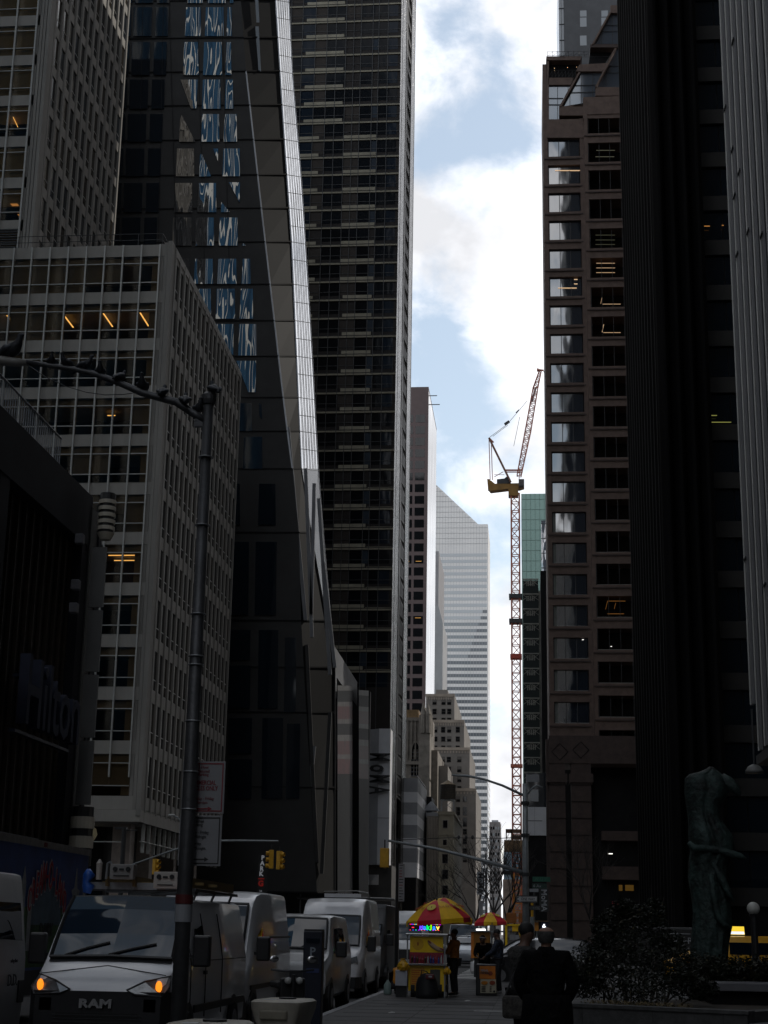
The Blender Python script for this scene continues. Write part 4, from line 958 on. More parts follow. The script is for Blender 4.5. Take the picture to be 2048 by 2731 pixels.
def vehicle(name, label, cat, loc, rz, st, paint, glassy=(), wind=None, rear=None, wheels=(), wr=.34, sidew=(), group=None, mirror=None, hl=None, grille=None, lower=None):
    T = Thing(name, label, cat, loc, rz, group, world=False)
    mb = MB(); mb.rings([ring(s) for s in st], paint); T.body = T.part('body', mb, smooth=True, split=38)
    if lower:
        lo = MB(); y0, y1, z0, z1 = lower; hw = station(st, .3)[4]
        lo.rings([[(sx*(hw*k+.012), y, z) for sx, z in ((1, z0), (1, z1), (-1, z1), (-1, z0))] for y, k in ((y0-.02, .86), (y0+.14, .97), (y0+.5, 1.0))], blackp)
        T.part('bumper', lo)
    if wind:
        ys_ = sorted({wind[0], wind[1]} | {q[0] for q in st if wind[0] < q[0] < wind[1]})
        gw_ = [[toppt(st, y, -wind[2]+2*wind[2]*j/8, .035) for j in range(9)] for y in ys_]
        wsn = T.part('windscreen', sheet(MB(), gw_, carglass), smooth=True)
        T.part('seal', MB().tube(gw_[0]+[g[-1] for g in gw_[1:]]+gw_[-1][::-1][1:]+[g[0] for g in gw_[::-1][1:]], .026, blackp, 6), wsn)
    if rear:
        ys_ = [lerp(rear[0], rear[1], k/4) for k in range(5)]
        T.part('rear_window', sheet(MB(), [[(toppt(st, y, -rear[2]+2*rear[2]*j/6, -.015)[0], y+.012, toppt(st, y, 0)[2]) for j in range(7)] for y in ys_], carglass), smooth=True)
    for w_ in sidew:
        for sd in (1, -1):
            (a0, s0_), (a1, s1_), (a2, s2_), (a3, s3_) = w_; gr = []
            for i in range(11):
                u = i/10; gr.append([sidept(st, lerp(lerp(a0, a1, u), lerp(a3, a2, u), v/4), lerp(lerp(s0_, s1_, u), lerp(s3_, s2_, u), v/4), sd, .022) for v in range(5)])
            T.part('side_window', sheet(MB(), gr, carglass))
    for y in wheels:
        for sd in (1, -1):
            hw = station(st, y)[4]; x = sd*(hw-.11)
            a = MB(); a.tube([(sd*(hw-.25), y, wr+.02), (sd*(hw+.006), y, wr+.02)], wr+.07, blackp, 20); T.part('wheel_arch', a)
            t = T.part('wheel', MB().tube([(sd*(hw-.22), y, wr), (sd*(hw-.2), y, wr), (sd*(hw+.0), y, wr), (sd*(hw+.025), y, wr)], [wr*.85, wr, wr, wr*.88], tyre, 20))
            T.part('rim', MB().tube([(sd*(hw-.1), y, wr), (sd*(hw+.03), y, wr), (sd*(hw+.034), y, wr)], [wr*.62, wr*.6, wr*.2], hub, 16), t)
    if mirror:
        y, z, h = mirror
        for sd in (1, -1):
            hw = station(st, y)[4]
            m_ = T.part('mirror', MB().box(sd*(hw+.03), sd*(hw+.27), y-.09, y+.05, z-h/2, z+h/2, blackp), bevel=.03); T.part('mirror_arm', MB().beam((sd*(hw-.03), y, z-h*.2), (sd*(hw+.08), y, z-h*.2), .05, .05, blackp), m_)
    if grille: T.part('grille', MB().box(-grille[0], grille[0], grille[1]-.03, grille[1]+.05, grille[2], grille[3], grille[4]))
    return T
def vanst(H, L, hood=.0, hw=1.0):
    b = 1.32
    return [(0.0, .42, .60, .80, .72*hw, .70*hw), (.04, .34, .70, .98, .86*hw, .82*hw), (.16, .30, .86, 1.09, .94*hw, .88*hw), (.40+hood, .28, 1.04, 1.22, .99*hw, .92*hw), (.60+hood, .28, 1.14, 1.33, 1.0*hw, .93*hw),
            (.85+hood, .28, 1.24, 1.62, 1.01*hw, .92*hw), (1.15+hood, .28, b, 1.95, 1.01*hw, .90*hw), (1.36+hood, .28, b, 2.13, 1.01*hw, .88*hw), (1.55+hood, .28, b, min(H, 2.30)-.05, 1.01*hw, .87*hw),
            (1.85+hood, .28, b, lerp(min(H, 2.3), H, .55), 1.01*hw, .87*hw), (2.3+hood, .28, b, H-.02, 1.01*hw, .87*hw), (3.2, .28, b, H, 1.01*hw, .87*hw), (L-.12, .28, b, H, 1.01*hw, .87*hw), (L, .32, b, H-.1, .97*hw, .82*hw)]
# --- the white cargo van with amber signals lit
V = vehicle('cargo_van', 'white cargo van with lit amber turn signals, ladder rack and number 5861 on its hood', 'van', (-5.70, 21.0, 0), 0, vanst(2.16, 5.4), vanwhite,
            wind=(.585, 1.42, .98), wheels=(.95, 4.3), sidew=(((1.05, .1), (1.9, .05), (1.95, .66), (1.35, .62)),), mirror=(1.0, 1.45, .42), lower=(0, 5, .26, .93), group='vans parked along the kerb')
st = vanst(2.16, 5.4)
cw = MB(); sheet(cw, [[toppt(st, y, -.99+1.98*j/8, .012) for j in range(9)] for y in (.50, .59)], blackp); V.part('cowl', cw)
for sd in (1, -1):
    q = [(.93, .13, .98), (.90, .34, 1.13), (.60, .10, 1.06), (.38, .035, .95), (.50, .01, .90), (.86, .04, .88)]
    h = V.part('headlight', MB().prism([(sd*x, y-.05, z) for x, y, z in q], (0, .08, 0), headl))
    V.part('bezel', MB().tube([(sd*x, y-.055, z) for x, y, z in q+[q[0]]], .012, blackp, 5), h)
    V.part('turn_signal', MB().ball((sd*.80, .035, 1.0), (.045, .03, .075), amber), h)
for x in (-.62, -.21, 0, .21, .62): V.part('marker_light', MB().ball((x*1.0, 1.50, 2.13), (.04, .05, .028), amber_dim), smooth=True)
for (x0, x1) in ((-.75, -.08), (-.05, .72)):
    p0, p1, p2 = toppt(st, .60, x0, .05), toppt(st, .68, (x0+x1)/2, .05), toppt(st, .74, x1*.95, .05); V.part('wiper', MB().tube([p0, p1, p2], .014, blackp, 5))
V.part('sticker', sheet(MB(), [[toppt(st, y, u, .02) for u in (.60, .75)] for y in (.72, .78)], M('sticker_pale', (.4, .45, .42), .6)))
V.text('RAM', .15, (-.02, -.045, .77), (R(90), 0, 0), M('badge_silver', (.5, .5, .5), .3, .6, 0), 'badge', .012, sx=1.45, bold=.006)
V.text('5861', .12, (.36, .075, 1.005), (R(62), 0, 0), M('decal_grey', (.05, .05, .06), .6), 'number', .002)
V.part('grille_slot', MB().box(-.55, .55, -.03, .02, .60, .66, tyre).box(-.6, .6, -.03, .02, .46, .55, tyre))
for sd in (1, -1):
    for y in (1.02, 2.02, 3.25):
        V.part('door_seam', MB().tube([sidept(st, y, s_, sd, .004) for s_ in (-.75, -.4, 0, .3, .6, .9)], .008, blackp, 4))
    V.part('side_moulding', MB().box(sd*1.0, sd*1.03, 1.3, 5.1, .62, .72, blackp)); V.part('door_handle', MB().box(sd*1.01, sd*1.05, 1.86, 1.98, 1.12, 1.17, blackp)); V.part('side_crease', MB().box(sd*1.008, sd*1.018, 1.1, 5.2, 1.30, 1.315, darksteel))
V.part('hood_seam', MB().tube([(x, lerp(.42, .20, abs(x)/.9)-.012, lerp(1.235, 1.12, abs(x)/.9)+.012) for x in (-.85, -.6, -.3, 0, .3, .6, .85)], .007, blackp, 4))
for k in range(5): V.part('grille_bar', MB().box(-.60, .60, -.035, -.02, .445+k*.045, .455+k*.045, darksteel))
V.part('licence_plate', MB().box(-.16, .16, -.045, -.03, .36, .43, M('plate_cream', (.45, .42, .30))))
for sd in (1, -1): V.part('fog_lamp', MB().ball((sd*.72, .02, .52), (.07, .04, .05), headl)); V.part('bumper_corner', MB().box(sd*.60, sd*.80, -.02, .03, .66, .86, M('bumper_grey', (.04, .04, .042), .6)), bevel=.02)
# rack with ladders and meter boxes
RK = Thing('ladder_rack_load', 'roof rack load of brown fibreglass ladders and two beige instrument boxes on the cargo van', 'ladder rack', (-5.70, 21.0, 2.16), 0, None, world=False)
bx = M('beige_box', (.50, .46, .42), .5, 0, .1, 4); fib = M('fibreglass_amber', (.16, .105, .03), .5, 0, .25, 3)
rk = MB()
for y in (1.9, 3.2, 4.6):
    rk.box(-.85, .85, y-.03, y+.03, .10, .15, darksteel)
    for sd in (1, -1): rk.tube([(sd*.8, y, -.03), (sd*.85, y+.05, .12)], .02, darksteel, 6)
rk.box(.82, .88, 1.7, 5.0, .10, .14, darksteel); RK.part('rack', rk)
for x in (-.45, -.05, .45, .75):
    RK.part('ladder', MB().box(x-.02, x+.02, 1.75, 5.2, .16, .30, fib).box(x-.16, x+.16, 2.1, 2.13, .2, .24, fib).box(x-.16, x+.16, 3.1, 3.13, .2, .24, fib))
RK.part('tray', MB().box(-.75, .78, 1.85, 1.93, .12, .22, steel))
def box_unit(x0, x1, z0, z1, m_):
    p = RK.part('instrument_box', MB().box(x0, x1, 1.62, 1.84, z0, z1, m_), bevel=.008)
    RK.part('dial', MB().tube([(x0+.08, 1.615, z1-.07), (x0+.08, 1.60, z1-.07)], .035, blackp, 12), p); RK.part('dial', MB().tube([(x1-.08, 1.615, z1-.07), (x1-.08, 1.60, z1-.07)], .035, blackp, 12), p)
    RK.part('vent', MB().box(x0+.14, x1-.14, 1.605, 1.615, z1-.09, z1-.06, blackp), p); RK.part('slot', MB().box(x0+.06, x1-.06, 1.605, 1.615, z0+.04, z0+.055, blackp), p)
box_unit(-.38, -.03, .26, .47, M('grey_box', (.27, .26, .25), .5, 0, .1)); box_unit(.27, .62, .14, .37, bx)
RK.part('canister', MB().lathe([(.04, .25), (.045, .47), (.05, .48), (.01, .54)], (-.56, 1.7, 0), bx, 10)); RK.part('hook', MB().tube([(-.45, 1.7, .26), (-.44, 1.7, .48), (-.40, 1.7, .5), (-.38, 1.7, .47)], .02, steel, 6))
BG = Thing('blue_bundle', 'bright blue plastic bundle tied at the left end of the roof rack load', 'bundle', (-6.45, 22.8, 2.22), 0, None, world=False)
BG.part('wrap', MB().tube([(0, 0, 0), (.02, 0, .1), (-.02, 0, .16), (.02, 0, .26), (0, 0, .34)], [.06, .09, .05, .09, .03], M('blue_plastic', (.02, .10, .42), .4, 0, .2, 6), 9), smooth=True)
# --- second van (high roof)
V = vehicle('high_roof_van', 'white high-roof van parked nose to tail behind the numbered van', 'van', (-5.95, 27.6, 0), 0, vanst(2.44, 5.3), vanwhite,
            wind=(.585, 1.42, .98), wheels=(.95, 4.2), sidew=(((1.05, .1), (1.9, .05), (1.95, .5), (1.35, .46)),), mirror=(1.0, 1.42, .42), lower=(0, 5, .26, .93), group='vans parked along the kerb')
V.part('side_moulding', MB().box(1.005, 1.03, .6, 5.1, .72, .80, blackp).box(1.0, 1.02, 2.0, 5.1, 1.6, 1.63, blackp))
# --- old boxy van
bst = [(0, .40, .6, .95, .84, .80), (.06, .36, .8, 1.08, .92, .86), (.7, .3, 1.1, 1.2, .95, .88), (.95, .3, 1.15, 1.28, .95, .88), (1.25, .3, 1.2, 1.62, .95, .85), (1.55, .3, 1.22, 1.96, .95, .82), (1.75, .3, 1.22, 2.06, .95, .80), (2.4, .3, 1.22, 2.10, .95, .80), (4.6, .3, 1.22, 2.08, .95, .80), (4.75, .35, 1.2, 1.98, .92, .78)]
V = vehicle('boxy_van', 'old boxy silver-white van with a flat nose, dented bright bumper and big side mirror', 'van', (-5.35, 34.6, 0), 0, bst, M('silver_white_paint', (.5, .5, .5), .35, .1, .12, 3, coat=.3),
            wind=(1.0, 1.6, .98), wheels=(.75, 3.9), sidew=(((1.35, .12), (2.2, .1), (2.2, .78), (1.72, .78)), ((2.4, .12), (3.4, .1), (3.4, .78), (2.4, .78))), mirror=(1.3, 1.35, .34), lower=(0, 5, .34, .6), group='vans parked along the kerb')
V.part('grille', MB().box(-.62, .62, -.03, .03, .68, .92, darksteel)); [V.part('headlight', MB().box(sd*.64, sd*.82, -.035, .03, .70, .92, headl)) for sd in (1, -1)]
for x in (-.4, .25): V.part('wiper', MB().tube([toppt(bst, 1.0, x, .04), toppt(bst, 1.12, x+.35, .04)], .012, blackp, 5))
# --- tall white van
tst = vanst(2.66, 5.6, .12, 1.0)
V = vehicle('tall_white_van', 'tall white van with a bulging high roof and black grille parked fourth in the row', 'van', (-5.62, 43.6, 0), 0, tst, vanwhite,
            wind=(.74, 1.5, .98), wheels=(1.0, 4.5), sidew=(((1.2, .1), (2.0, .05), (2.05, .45), (1.5, .42)),), mirror=(1.15, 1.42, .42), lower=(0, 5, .26, .55), group='vans parked along the kerb')
V.part('grille', MB().box(-.45, .45, -.05, .05, .62, .98, blackp)); V.part('badge', MB().tube([(0, -.05, .82), (0, -.07, .82)], .11, chrome, 16))
for sd in (1, -1): V.part('headlight', MB().prism([(sd*x, y-.05, z) for x, y, z in ((.9, .1, .95), (.86, .2, 1.1), (.62, .06, 1.02), (.6, .02, .84))], (0, .08, 0), headl))
V.part('roof_board', MB().box(-.3, .75, 1.9, 2.0, 2.68, 2.78, whitep))
# --- dark step van
kst = [(0, .45, .8, 1.15, .95, .92), (.5, .4, 1.0, 1.3, .98, .95), (.62, .4, 1.1, 1.75, 1.0, .98), (.8, .4, 1.2, 1.95, 1.02, 1.0), (.86, .4, 1.3, 2.5, 1.05, 1.02), (1.0, .4, 1.3, 2.62, 1.08, 1.06), (5.6, .4, 1.3, 2.62, 1.08, 1.06), (5.7, .4, 1.3, 2.55, 1.06, 1.04)]
V = vehicle('step_van', 'dark grey step van with a square box body at the end of the parked row', 'truck', (-5.78, 51.4, 0), 0, kst, M('dark_grey_paint', (.07, .07, .075), .4, 0, .2, 2), wind=(.60, .80, .97), wheels=(1.1, 4.6), sidew=(((.95, .1), (1.6, .1), (1.6, .42), (.95, .42)),), mirror=(.8, 1.5, .36), lower=(0, 5, .36, .7), group='vans parked along the kerb')
V.part('roof_beacon', MB().lathe([(.05, 2.64), (.05, 2.70), (.02, 2.73)], (.3, 1.1, 0), redl, 8)); V.part('grille', MB().box(-.5, .5, -.04, .03, .75, 1.0, blackp))
# --- delivery van, only its rear side in view at the left edge
V = vehicle('delivery_van', 'white delivery van cut by the left picture edge, dark door window and black lettering', 'van', (-8.10, 16.9, 0), 0, vanst(2.46, 5.4), M('dull_white_paint', (.42, .42, .43), .4, 0, .08, 2),
            wind=(.585, 1.42, .98), wheels=(.95, 3.3), sidew=(((3.95, .25), (5.1, .22), (5.1, .72), (3.95, .72)),), lower=(0, 5, .26, .9))
V.text('D.D.', .22, (1.03, 4.72, 1.02), (R(90), 0, R(90)), blackp, 'lettering', .004); V.text('safety first', .07, (1.03, 4.72, 1.28), (R(90), 0, R(90)), M('decal_grey', (.05, .05, .06)), 'lettering', .004)
V.part('fuel_flap', MB().box(1.012, 1.03, 5.0, 5.25, .72, 1.02, blackp), bevel=.03)
# --- dairy truck
TR = Thing('dairy_truck', 'blue dairy box truck with red arched lettering over a painted meadow', 'truck', (0, 0, 0))
XT = -9.25; yb = WX(237, 2276, XT).y; ya = yb-8.2; zt = WX(237, 2283, XT).z
sky_b = M('truck_blue', (.03, .085, .30), .45, 0, .25, 2); grn_b = M('truck_meadow', (.05, .13, .03), .55, 0, .5, 1.6)
TR.part('box', MB().box(XT-2.4, XT, ya, yb, .95, zt, sky_b)); TR.part('roof_rail', MB().box(XT-2.45, XT+.03, ya-.02, yb+.03, zt, zt+.13, M('rail_grey', (.28, .26, .24), .6, 0, .2, 5)).box(XT-.3, XT-.28, ya+1, yb-2.6, zt+.13, zt+.2, steel))
md = MB(); md.face([(XT+.012, ya+.1, 1.0), (XT+.012, yb-.1, 1.0), (XT+.012, yb-.1, 1.95), (XT+.012, yb-2.5, 2.15), (XT+.012, ya+.1, 1.9)], grn_b); TR.part('meadow', md)
yc = WX(125, 2380, XT).y; arc = MB(); hill = M('truck_pale_sun', (.13, .19, .24), .6, 0, .3, 1.5); R0 = .78
zc_ = WX(130, 2450, XT).z-.12
arc.face([(XT+.016, yc+R0*1.25*math.cos(a), zc_+R0*math.sin(a)) for a in [math.pi*k/16 for k in range(17)]], hill); TR.part('sunrise', arc)
lr_ = M('truck_red_letter', (.50, .02, .04), .5, 0, .1); lw_ = M('truck_letter_edge', (.5, .5, .52), .5)
word = 'CREAM-O-LAND'
for k, ch in enumerate(word):
    t = (k-(len(word)-1)/2)/((len(word)-1)/2); y = yc+t*1.12; hgt = .62+.18*(1-abs(t)); z = zc_+.66*math.cos(t*1.25)+.16+hgt*.1
    if ch != '-':
        TR.text(ch, hgt*1.03, (XT+.02, y, z), (R(90), 0, R(90)), lw_, 'lettering', .002, sx=.46, bold=.03)
        TR.text(ch, hgt, (XT+.03, y, z), (R(90), 0, R(90)), lr_, 'lettering', .003, sx=.44)
    else: TR.part('lettering', MB().box(XT+.02, XT+.03, y-.05, y+.05, z-.03, z+.03, lr_))
TR.text('DAIRY', .34, (XT+.024, yc+.05, zc_-.10), (R(90), 0, R(90)), M('truck_black_letter', (.01, .01, .012), .5), 'lettering', .003, sx=.85, bold=.008)
cow = MB(); cwm = M('truck_cow_white', (.38, .38, .38), .6, 0, .3, 3); ycow = yb-.85
cow.prism([(XT+.012, ycow-.12, 1.9), (XT+.012, ycow+.12, 1.9), (XT+.012, ycow+.16, 2.3), (XT+.012, ycow+.3, 2.45), (XT+.012, ycow+.1, 2.5), (XT+.012, ycow, 2.9), (XT+.012, ycow-.1, 2.5), (XT+.012, ycow-.3, 2.45), (XT+.012, ycow-.16, 2.3)], (.008, 0, 0), cwm); TR.part('painted_cow', cow)
ct = MB(); ym = ya+4.0
for y_, h_, c_ in ((ym, 1.5, .12), (ym+.45, 1.2, .1)): ct.prism([(XT+.012, y_-c_, 1.3), (XT+.012, y_+c_, 1.3), (XT+.012, y_+c_, 1.3+h_*.8), (XT+.012, y_, 1.3+h_), (XT+.012, y_-c_, 1.3+h_*.8)], (.008, 0, 0), cwm)
TR.part('painted_carton', ct)
TR.part('chassis', MB().box(XT-2.2, XT-.1, ya-1, yb-.1, .5, .94, blackp)); TR.part('corner_lamp', MB().box(XT+.02, XT+.05, yb-3.2, yb-3.05, zt+.02, zt+.1, M('dull_red_lens', (.12, .01, .01))))
for y in (ya+1, yb-1.6): TR.part('wheel', MB().tube([(XT-.35, y, .48), (XT-.02, y, .48)], .48, tyre, 20))
TR.part('cab', MB().box(XT-2.35, XT-.1, ya-2.0, ya-.1, .6, 2.6, M('cab_white', (.5, .5, .5))), bevel=.08)
# --- crossing SUV, taxi, distant vehicles
sst = [(0, .32, .5, .68, .72, .68), (.05, .28, .62, .86, .86, .80), (.5, .24, .84, .98, .92, .84), (1.05, .22, .96, 1.08, .94, .82), (1.25, .22, .98, 1.18, .94, .76), (1.75, .22, 1.0, 1.48, .94, .68), (2.1, .22, 1.0, 1.58, .94, .66), (3.0, .22, 1.02, 1.62, .94, .66), (3.8, .22, 1.05, 1.58, .94, .66), (4.2, .24, 1.05, 1.42, .93, .64), (4.5, .3, 1.02, 1.12, .91, .66), (4.6, .36, .8, .95, .85, .66)]
V = vehicle('suv', 'white sport utility car crossing the avenue with its red tail lamp lit', 'car', (1.99-4.37, 62.6, .0), R(-90), sst, vanwhite, wind=(1.25, 1.95, .95), rear=(4.0, 4.45, .85), wheels=(.95, 3.65), wr=.35,
            sidew=(((1.55, .06), (2.45, .06), (2.45, .86), (1.95, .86)), ((2.52, .06), (3.3, .06), (3.25, .84), (2.52, .86)), ((3.38, .1), (3.95, .25), (3.75, .75), (3.33, .80))), mirror=(1.5, 1.08, .16))
for sd in (1, -1): V.part('tail_lamp', MB().box(sd*.62, sd*.93, 4.36, 4.54, .93, 1.03, redl), bevel=.02); V.part('headlight', MB().box(sd*.6, sd*.85, .02, .2, .72, .84, headl))
V.part('licence_plate', MB().box(-.25, .25, 4.6, 4.62, .6, .75, whitep)); V.part('roof_bar', MB().box(.6, .64, 2.1, 3.9, 1.62, 1.65, darksteel).box(-.64, -.6, 2.1, 3.9, 1.62, 1.65, darksteel))
xst = [(0, .32, .5, .72, .74, .7), (.05, .28, .7, .95, .86, .8), (.7, .24, .95, 1.06, .9, .84), (.95, .24, 1.02, 1.18, .9, .80), (1.5, .24, 1.06, 1.68, .9, .74), (1.8, .24, 1.08, 1.80, .9, .74), (4.2, .24, 1.08, 1.82, .9, .76), (4.5, .26, 1.05, 1.72, .89, .76), (4.6, .3, 1.0, 1.2, .86, .72)]
tx = W(2000, 2540, 66)
V = vehicle('taxi', 'yellow taxi van passing behind the statue with a lit roof advertisement', 'taxi', (tx.x-.95-2.45, 66, 0), R(-90), xst, M('taxi_yellow', (.72, .36, .01), .35, 0, .08, 2, coat=.4), wind=(1.0, 1.6, .95), wheels=(.9, 3.7), wr=.33,
            sidew=(((1.5, .08), (2.4, .06), (2.4, .82), (1.8, .82)), ((2.5, .06), (4.2, .06), (4.1, .80), (2.5, .82))), mirror=(1.4, 1.15, .18))
V.part('roof_sign', MB().prism([(-.2, 1.9, 1.88), (.2, 1.9, 1.88), (.05, 1.9, 2.2), (-.05, 1.9, 2.2)], (0, 1.3, 0), E('roof_ad_yellow', (.9, .62, .04), 1.1)))
V.part('roof_sign_strip', MB().prism([(.19, 1.92, 1.90), (.22, 1.92, 1.90), (.15, 1.92, 2.0), (.13, 1.92, 2.0)], (0, 1.26, 0), E('roof_ad_pale', (.75, .8, 1), 1.2)))
V = vehicle('parked_car', 'dark car nosing out with a bright headlight left of the poster box', 'car', (W(1262, 2570, 60).x+.2, 58.4, 0), R(-96), sst, M('black_paint', (.03, .03, .035), .25, 0, .1, coat=.5), wind=(1.25, 1.95, .95), wheels=(.95, 3.65), sidew=())
V.part('headlight', MB().ball((.66, .08, .78), (.14, .12, .1), E('car_headlamp', (.9, .95, 1), .35)))
V = vehicle('distant_van', 'white van waiting far down the street behind the hot dog cart', 'van', (W(1236, 2500, 96).x, 96, 0), 0, vanst(2.3, 5.2), vanwhite, wind=(.585, 1.42, .98), wheels=(.95,), lower=(0, 5, .26, .8), group='vehicles waiting down the street')
V = vehicle('distant_car', 'silver-blue car standing in front of the distant white van', 'car', (W(1243, 2500, 88).x, 88, 0), 0, sst, M('silver_paint', (.3, .32, .35), .3, .4, .1, coat=.4), wind=(1.25, 1.95, .95), wheels=(.95,), group='vehicles waiting down the street')
V = vehicle('distant_truck', 'white truck cab seen left of the hot dog cart beyond the black pole', 'truck', (W(1082, 2480, 92).x, 92, 0), 0, vanst(2.95, 5.2), vanwhite, wind=(.585, 1.42, .98), wheels=(.95,), lower=(0, 5, .26, .8), group='vehicles waiting down the street')
DT = Thing('dark_coach', 'dark coach with thin white stripes passing behind the shrub', 'coach', (0, 0, 0)); a, b_ = W(1745, 2500, 78), W(1850, 2500, 78)
DT.part('body', MB().box(a.x-2, b_.x+.6, 78, 80.4, .4, 2.2, M('coach_black', (.012, .012, .013), .5, 0, .1)), bevel=.1); z1, z2 = W(1800, 2491, 78).z, W(1800, 2511, 78).z
DT.part('stripe', MB().box(b_.x-1.6, b_.x-.15, 77.96, 77.99, z1, z1+.03, greyp).box(b_.x-1.1, b_.x-.25, 77.96, 77.99, z2, z2+.05, greyp)); DT.text('R', .42, (b_.x-.18, 77.97, z2+.03), (R(90), 0, 0), greyp); DT.part('wheel', MB().tube([(b_.x-1.2, 77.98, .45), (b_.x-1.2, 78.3, .45)], .45, tyre, 16))
# --- moped by the kerb
Q = Thing('moped', 'black moped parked at the kerb beside the parking meter', 'moped', (W(765, 2600, 25.6).x, 25.6, .13), R(20), None, world=False)
Q.part('frame', MB().tube([(0, -.55, .95), (0, -.5, .5), (0, -.2, .28), (0, .3, .3), (0, .55, .62)], [.03, .05, .09, .12, .06], blackp, 8))
Q.part('seat', MB().box(-.14, .14, .1, .75, .72, .82, rubber), bevel=.03); Q.part('front_shield', MB().box(-.2, .2, -.5, -.44, .35, .9, blackp), bevel=.03)
for y in (-.62, .6): Q.part('wheel', MB().tube([(-.05, y, .25), (.05, y, .25)], .25, tyre, 18))
Q.part('handlebar', MB().tube([(-.34, -.42, 1.02), (-.1, -.5, 1.0), (.1, -.5, 1.0), (.34, -.42, 1.02)], .018, darksteel, 6))
for sd in (-1, 1): Q.part('mirror', MB().ball((sd*.3, -.45, 1.18), (.075, .02, .05), chrome)); Q.part('headlight', MB().ball((sd*.09, -.56, .86), (.055, .05, .055), M('lamp_lens', (.5, .5, .48), .2)))
# ================================================================= street poles, signals, signs
def V3(*a): return Vector(a)
XP, DP = -3.93, 17.9
LP = Thing('lamp_post', 'tall grey steel lamp post in the left foreground with a long arm lined with pigeons', 'lamp post', (XP, DP, .13))
pole = M('post_steel', (.08, .081, .085), .5, .4, .2, 3, .15); zt = W(560, 1055, DP).z
LP.part('pole', MB().tube([(XP, DP, .13), (XP, DP, 2.5), (XP, DP, zt)], [.094, .086, .060], pole, 20), smooth=True)
LP.part('cap', MB().lathe([(.075, zt-.12), (.095, zt-.06), (.095, zt), (.05, zt+.04)], (XP, DP, 0), pole, 16))
arm = [W(x, y, DP) for x, y in ((548, 1122), (520, 1105), (470, 1072), (430, 1062), (380, 1048), (320, 1022), (255, 998), (200, 985), (130, 975), (70, 966))]
LP.part('arm', MB().tube(arm, [.05, .05, .05, .048, .046, .042, .04, .036, .034, .032], pole, 12), smooth=True)
LP.part('lamp_head', MB().tube([W(x, y, DP) for x, y in ((72, 968), (40, 966), (0, 962), (-60, 958), (-120, 962))], [.035, .06, .065, .06, .02], M('lamp_head_grey', (.24, .23, .21), .5, 0, .1), 12), smooth=True)
LP.part('bracket', MB().box(XP-.16, XP-.02, DP-.03, DP+.03, arm[0].z-.08, arm[0].z+.02, pole)); 
for y in (1222, 1403, 1640, 1752, 1775, 1925, 2060, 2160):
    z = W(520, y, DP).z; LP.part('strap', MB().lathe([(.092, z), (.097, z+.005), (.092, z+.015)], (XP, DP, 0), steel, 16))
z = W(480, 2410, DP).z; LP.part('sticker', MB().lathe([(.099, z-.2), (.099, z-.01)], (XP, DP, 0), greyp, 20)); LP.part('red_tape', MB().lathe([(.100, z), (.100, z+.10)], (XP, DP, 0), M('red_tape', (.10, .012, .012), .6), 20))
WRE = Thing('hanging_wire', 'thin loose cable sagging beneath the pigeon-lined lamp arm', 'cable', W(80, 982, DP))
pw_ = []
for (x, y) in ((72, 972), (120, 1005), (175, 1030), (230, 1046), (280, 1053), (330, 1052), (385, 1043)): pw_.append(W(x, y, DP-.02))
WRE.part('wire', MB().tube(pw_, .006, blackp, 5))
# pigeons: one lofted body each
def pigeon_mesh():
    mb = MB(); pl = M('pigeon_plumage', (.035, .038, .045), .6, 0, .4, 22)
    mb.tube([(0, .19, -.01), (0, .12, .03), (0, .06, .065), (0, 0, .085), (0, -.05, .105), (0, -.085, .14), (0, -.095, .175), (0, -.105, .20), (0, -.125, .203), (0, -.15, .196)], [.016, .026, .048, .062, .056, .036, .026, .029, .018, .003], pl, 10)
    return mb
PG = Thing('pigeon', 'large pigeon standing apart on the lamp head at the far left', 'pigeon', (0, 0, 0), 0, 'pigeons on the lamp arm', world=False)
PG.part('body', pigeon_mesh(), smooth=True)
for sd in (1, -1):
    PG.part('wing', MB().tube([(sd*.045, -.05, .10), (sd*.062, 0, .095), (sd*.05, .08, .07), (sd*.02, .17, .03)], [.012, .03, .026, .006], M('wing_grey', (.07, .075, .085), .6, 0, .3, 14), 8), smooth=True)
    PG.part('leg', MB().tube([(sd*.02, 0, .04), (sd*.02, -.005, 0), (sd*.02, -.03, -.002)], .006, M('pigeon_leg', (.2, .05, .04)), 5))
plist = [(28, 960, 2.05, 60, 'large pigeon standing apart on the lamp head at the far left'), (136, 974, 1.0, 20, 'pigeon just right of the lamp head, first on the thin arm'), (176, 980, 1.1, -30, 'second pigeon along the thin arm with its head turned'),
         (225, 989, 1.25, 70, 'third pigeon along the arm, seen side on'), (266, 1002, 1.1, 10, 'fourth pigeon along the arm, pale on its back'), (320, 1018, 1.15, 160, 'fifth pigeon along the arm, middle of the row'), (379, 1042, 1.3, 5, 'pigeon perched above the loose cable end'),
         (433, 1060, 1.25, 180, 'round dark pigeon standing where the arm bends'), (493, 1082, 1.3, 190, 'plump pigeon near the post end of the arm'), (528, 1104, 1.2, 30, 'pigeon hunched beside the arm bracket'), (570, 1056, 1.45, -150, 'pigeon leaning off the very top of the lamp post')]
for k, (x, y, s_, rz, lb_) in enumerate(plist):
    o = PG.e if k == 0 else copy_tree(PG.e)
    p = W(x, y, DP); o.location = p+V3(0, 0, 0 if k else 0); o.rotation_euler = (0, 0, R(rz)); o.scale = (s_*.72,)*3; o['label'] = lb_
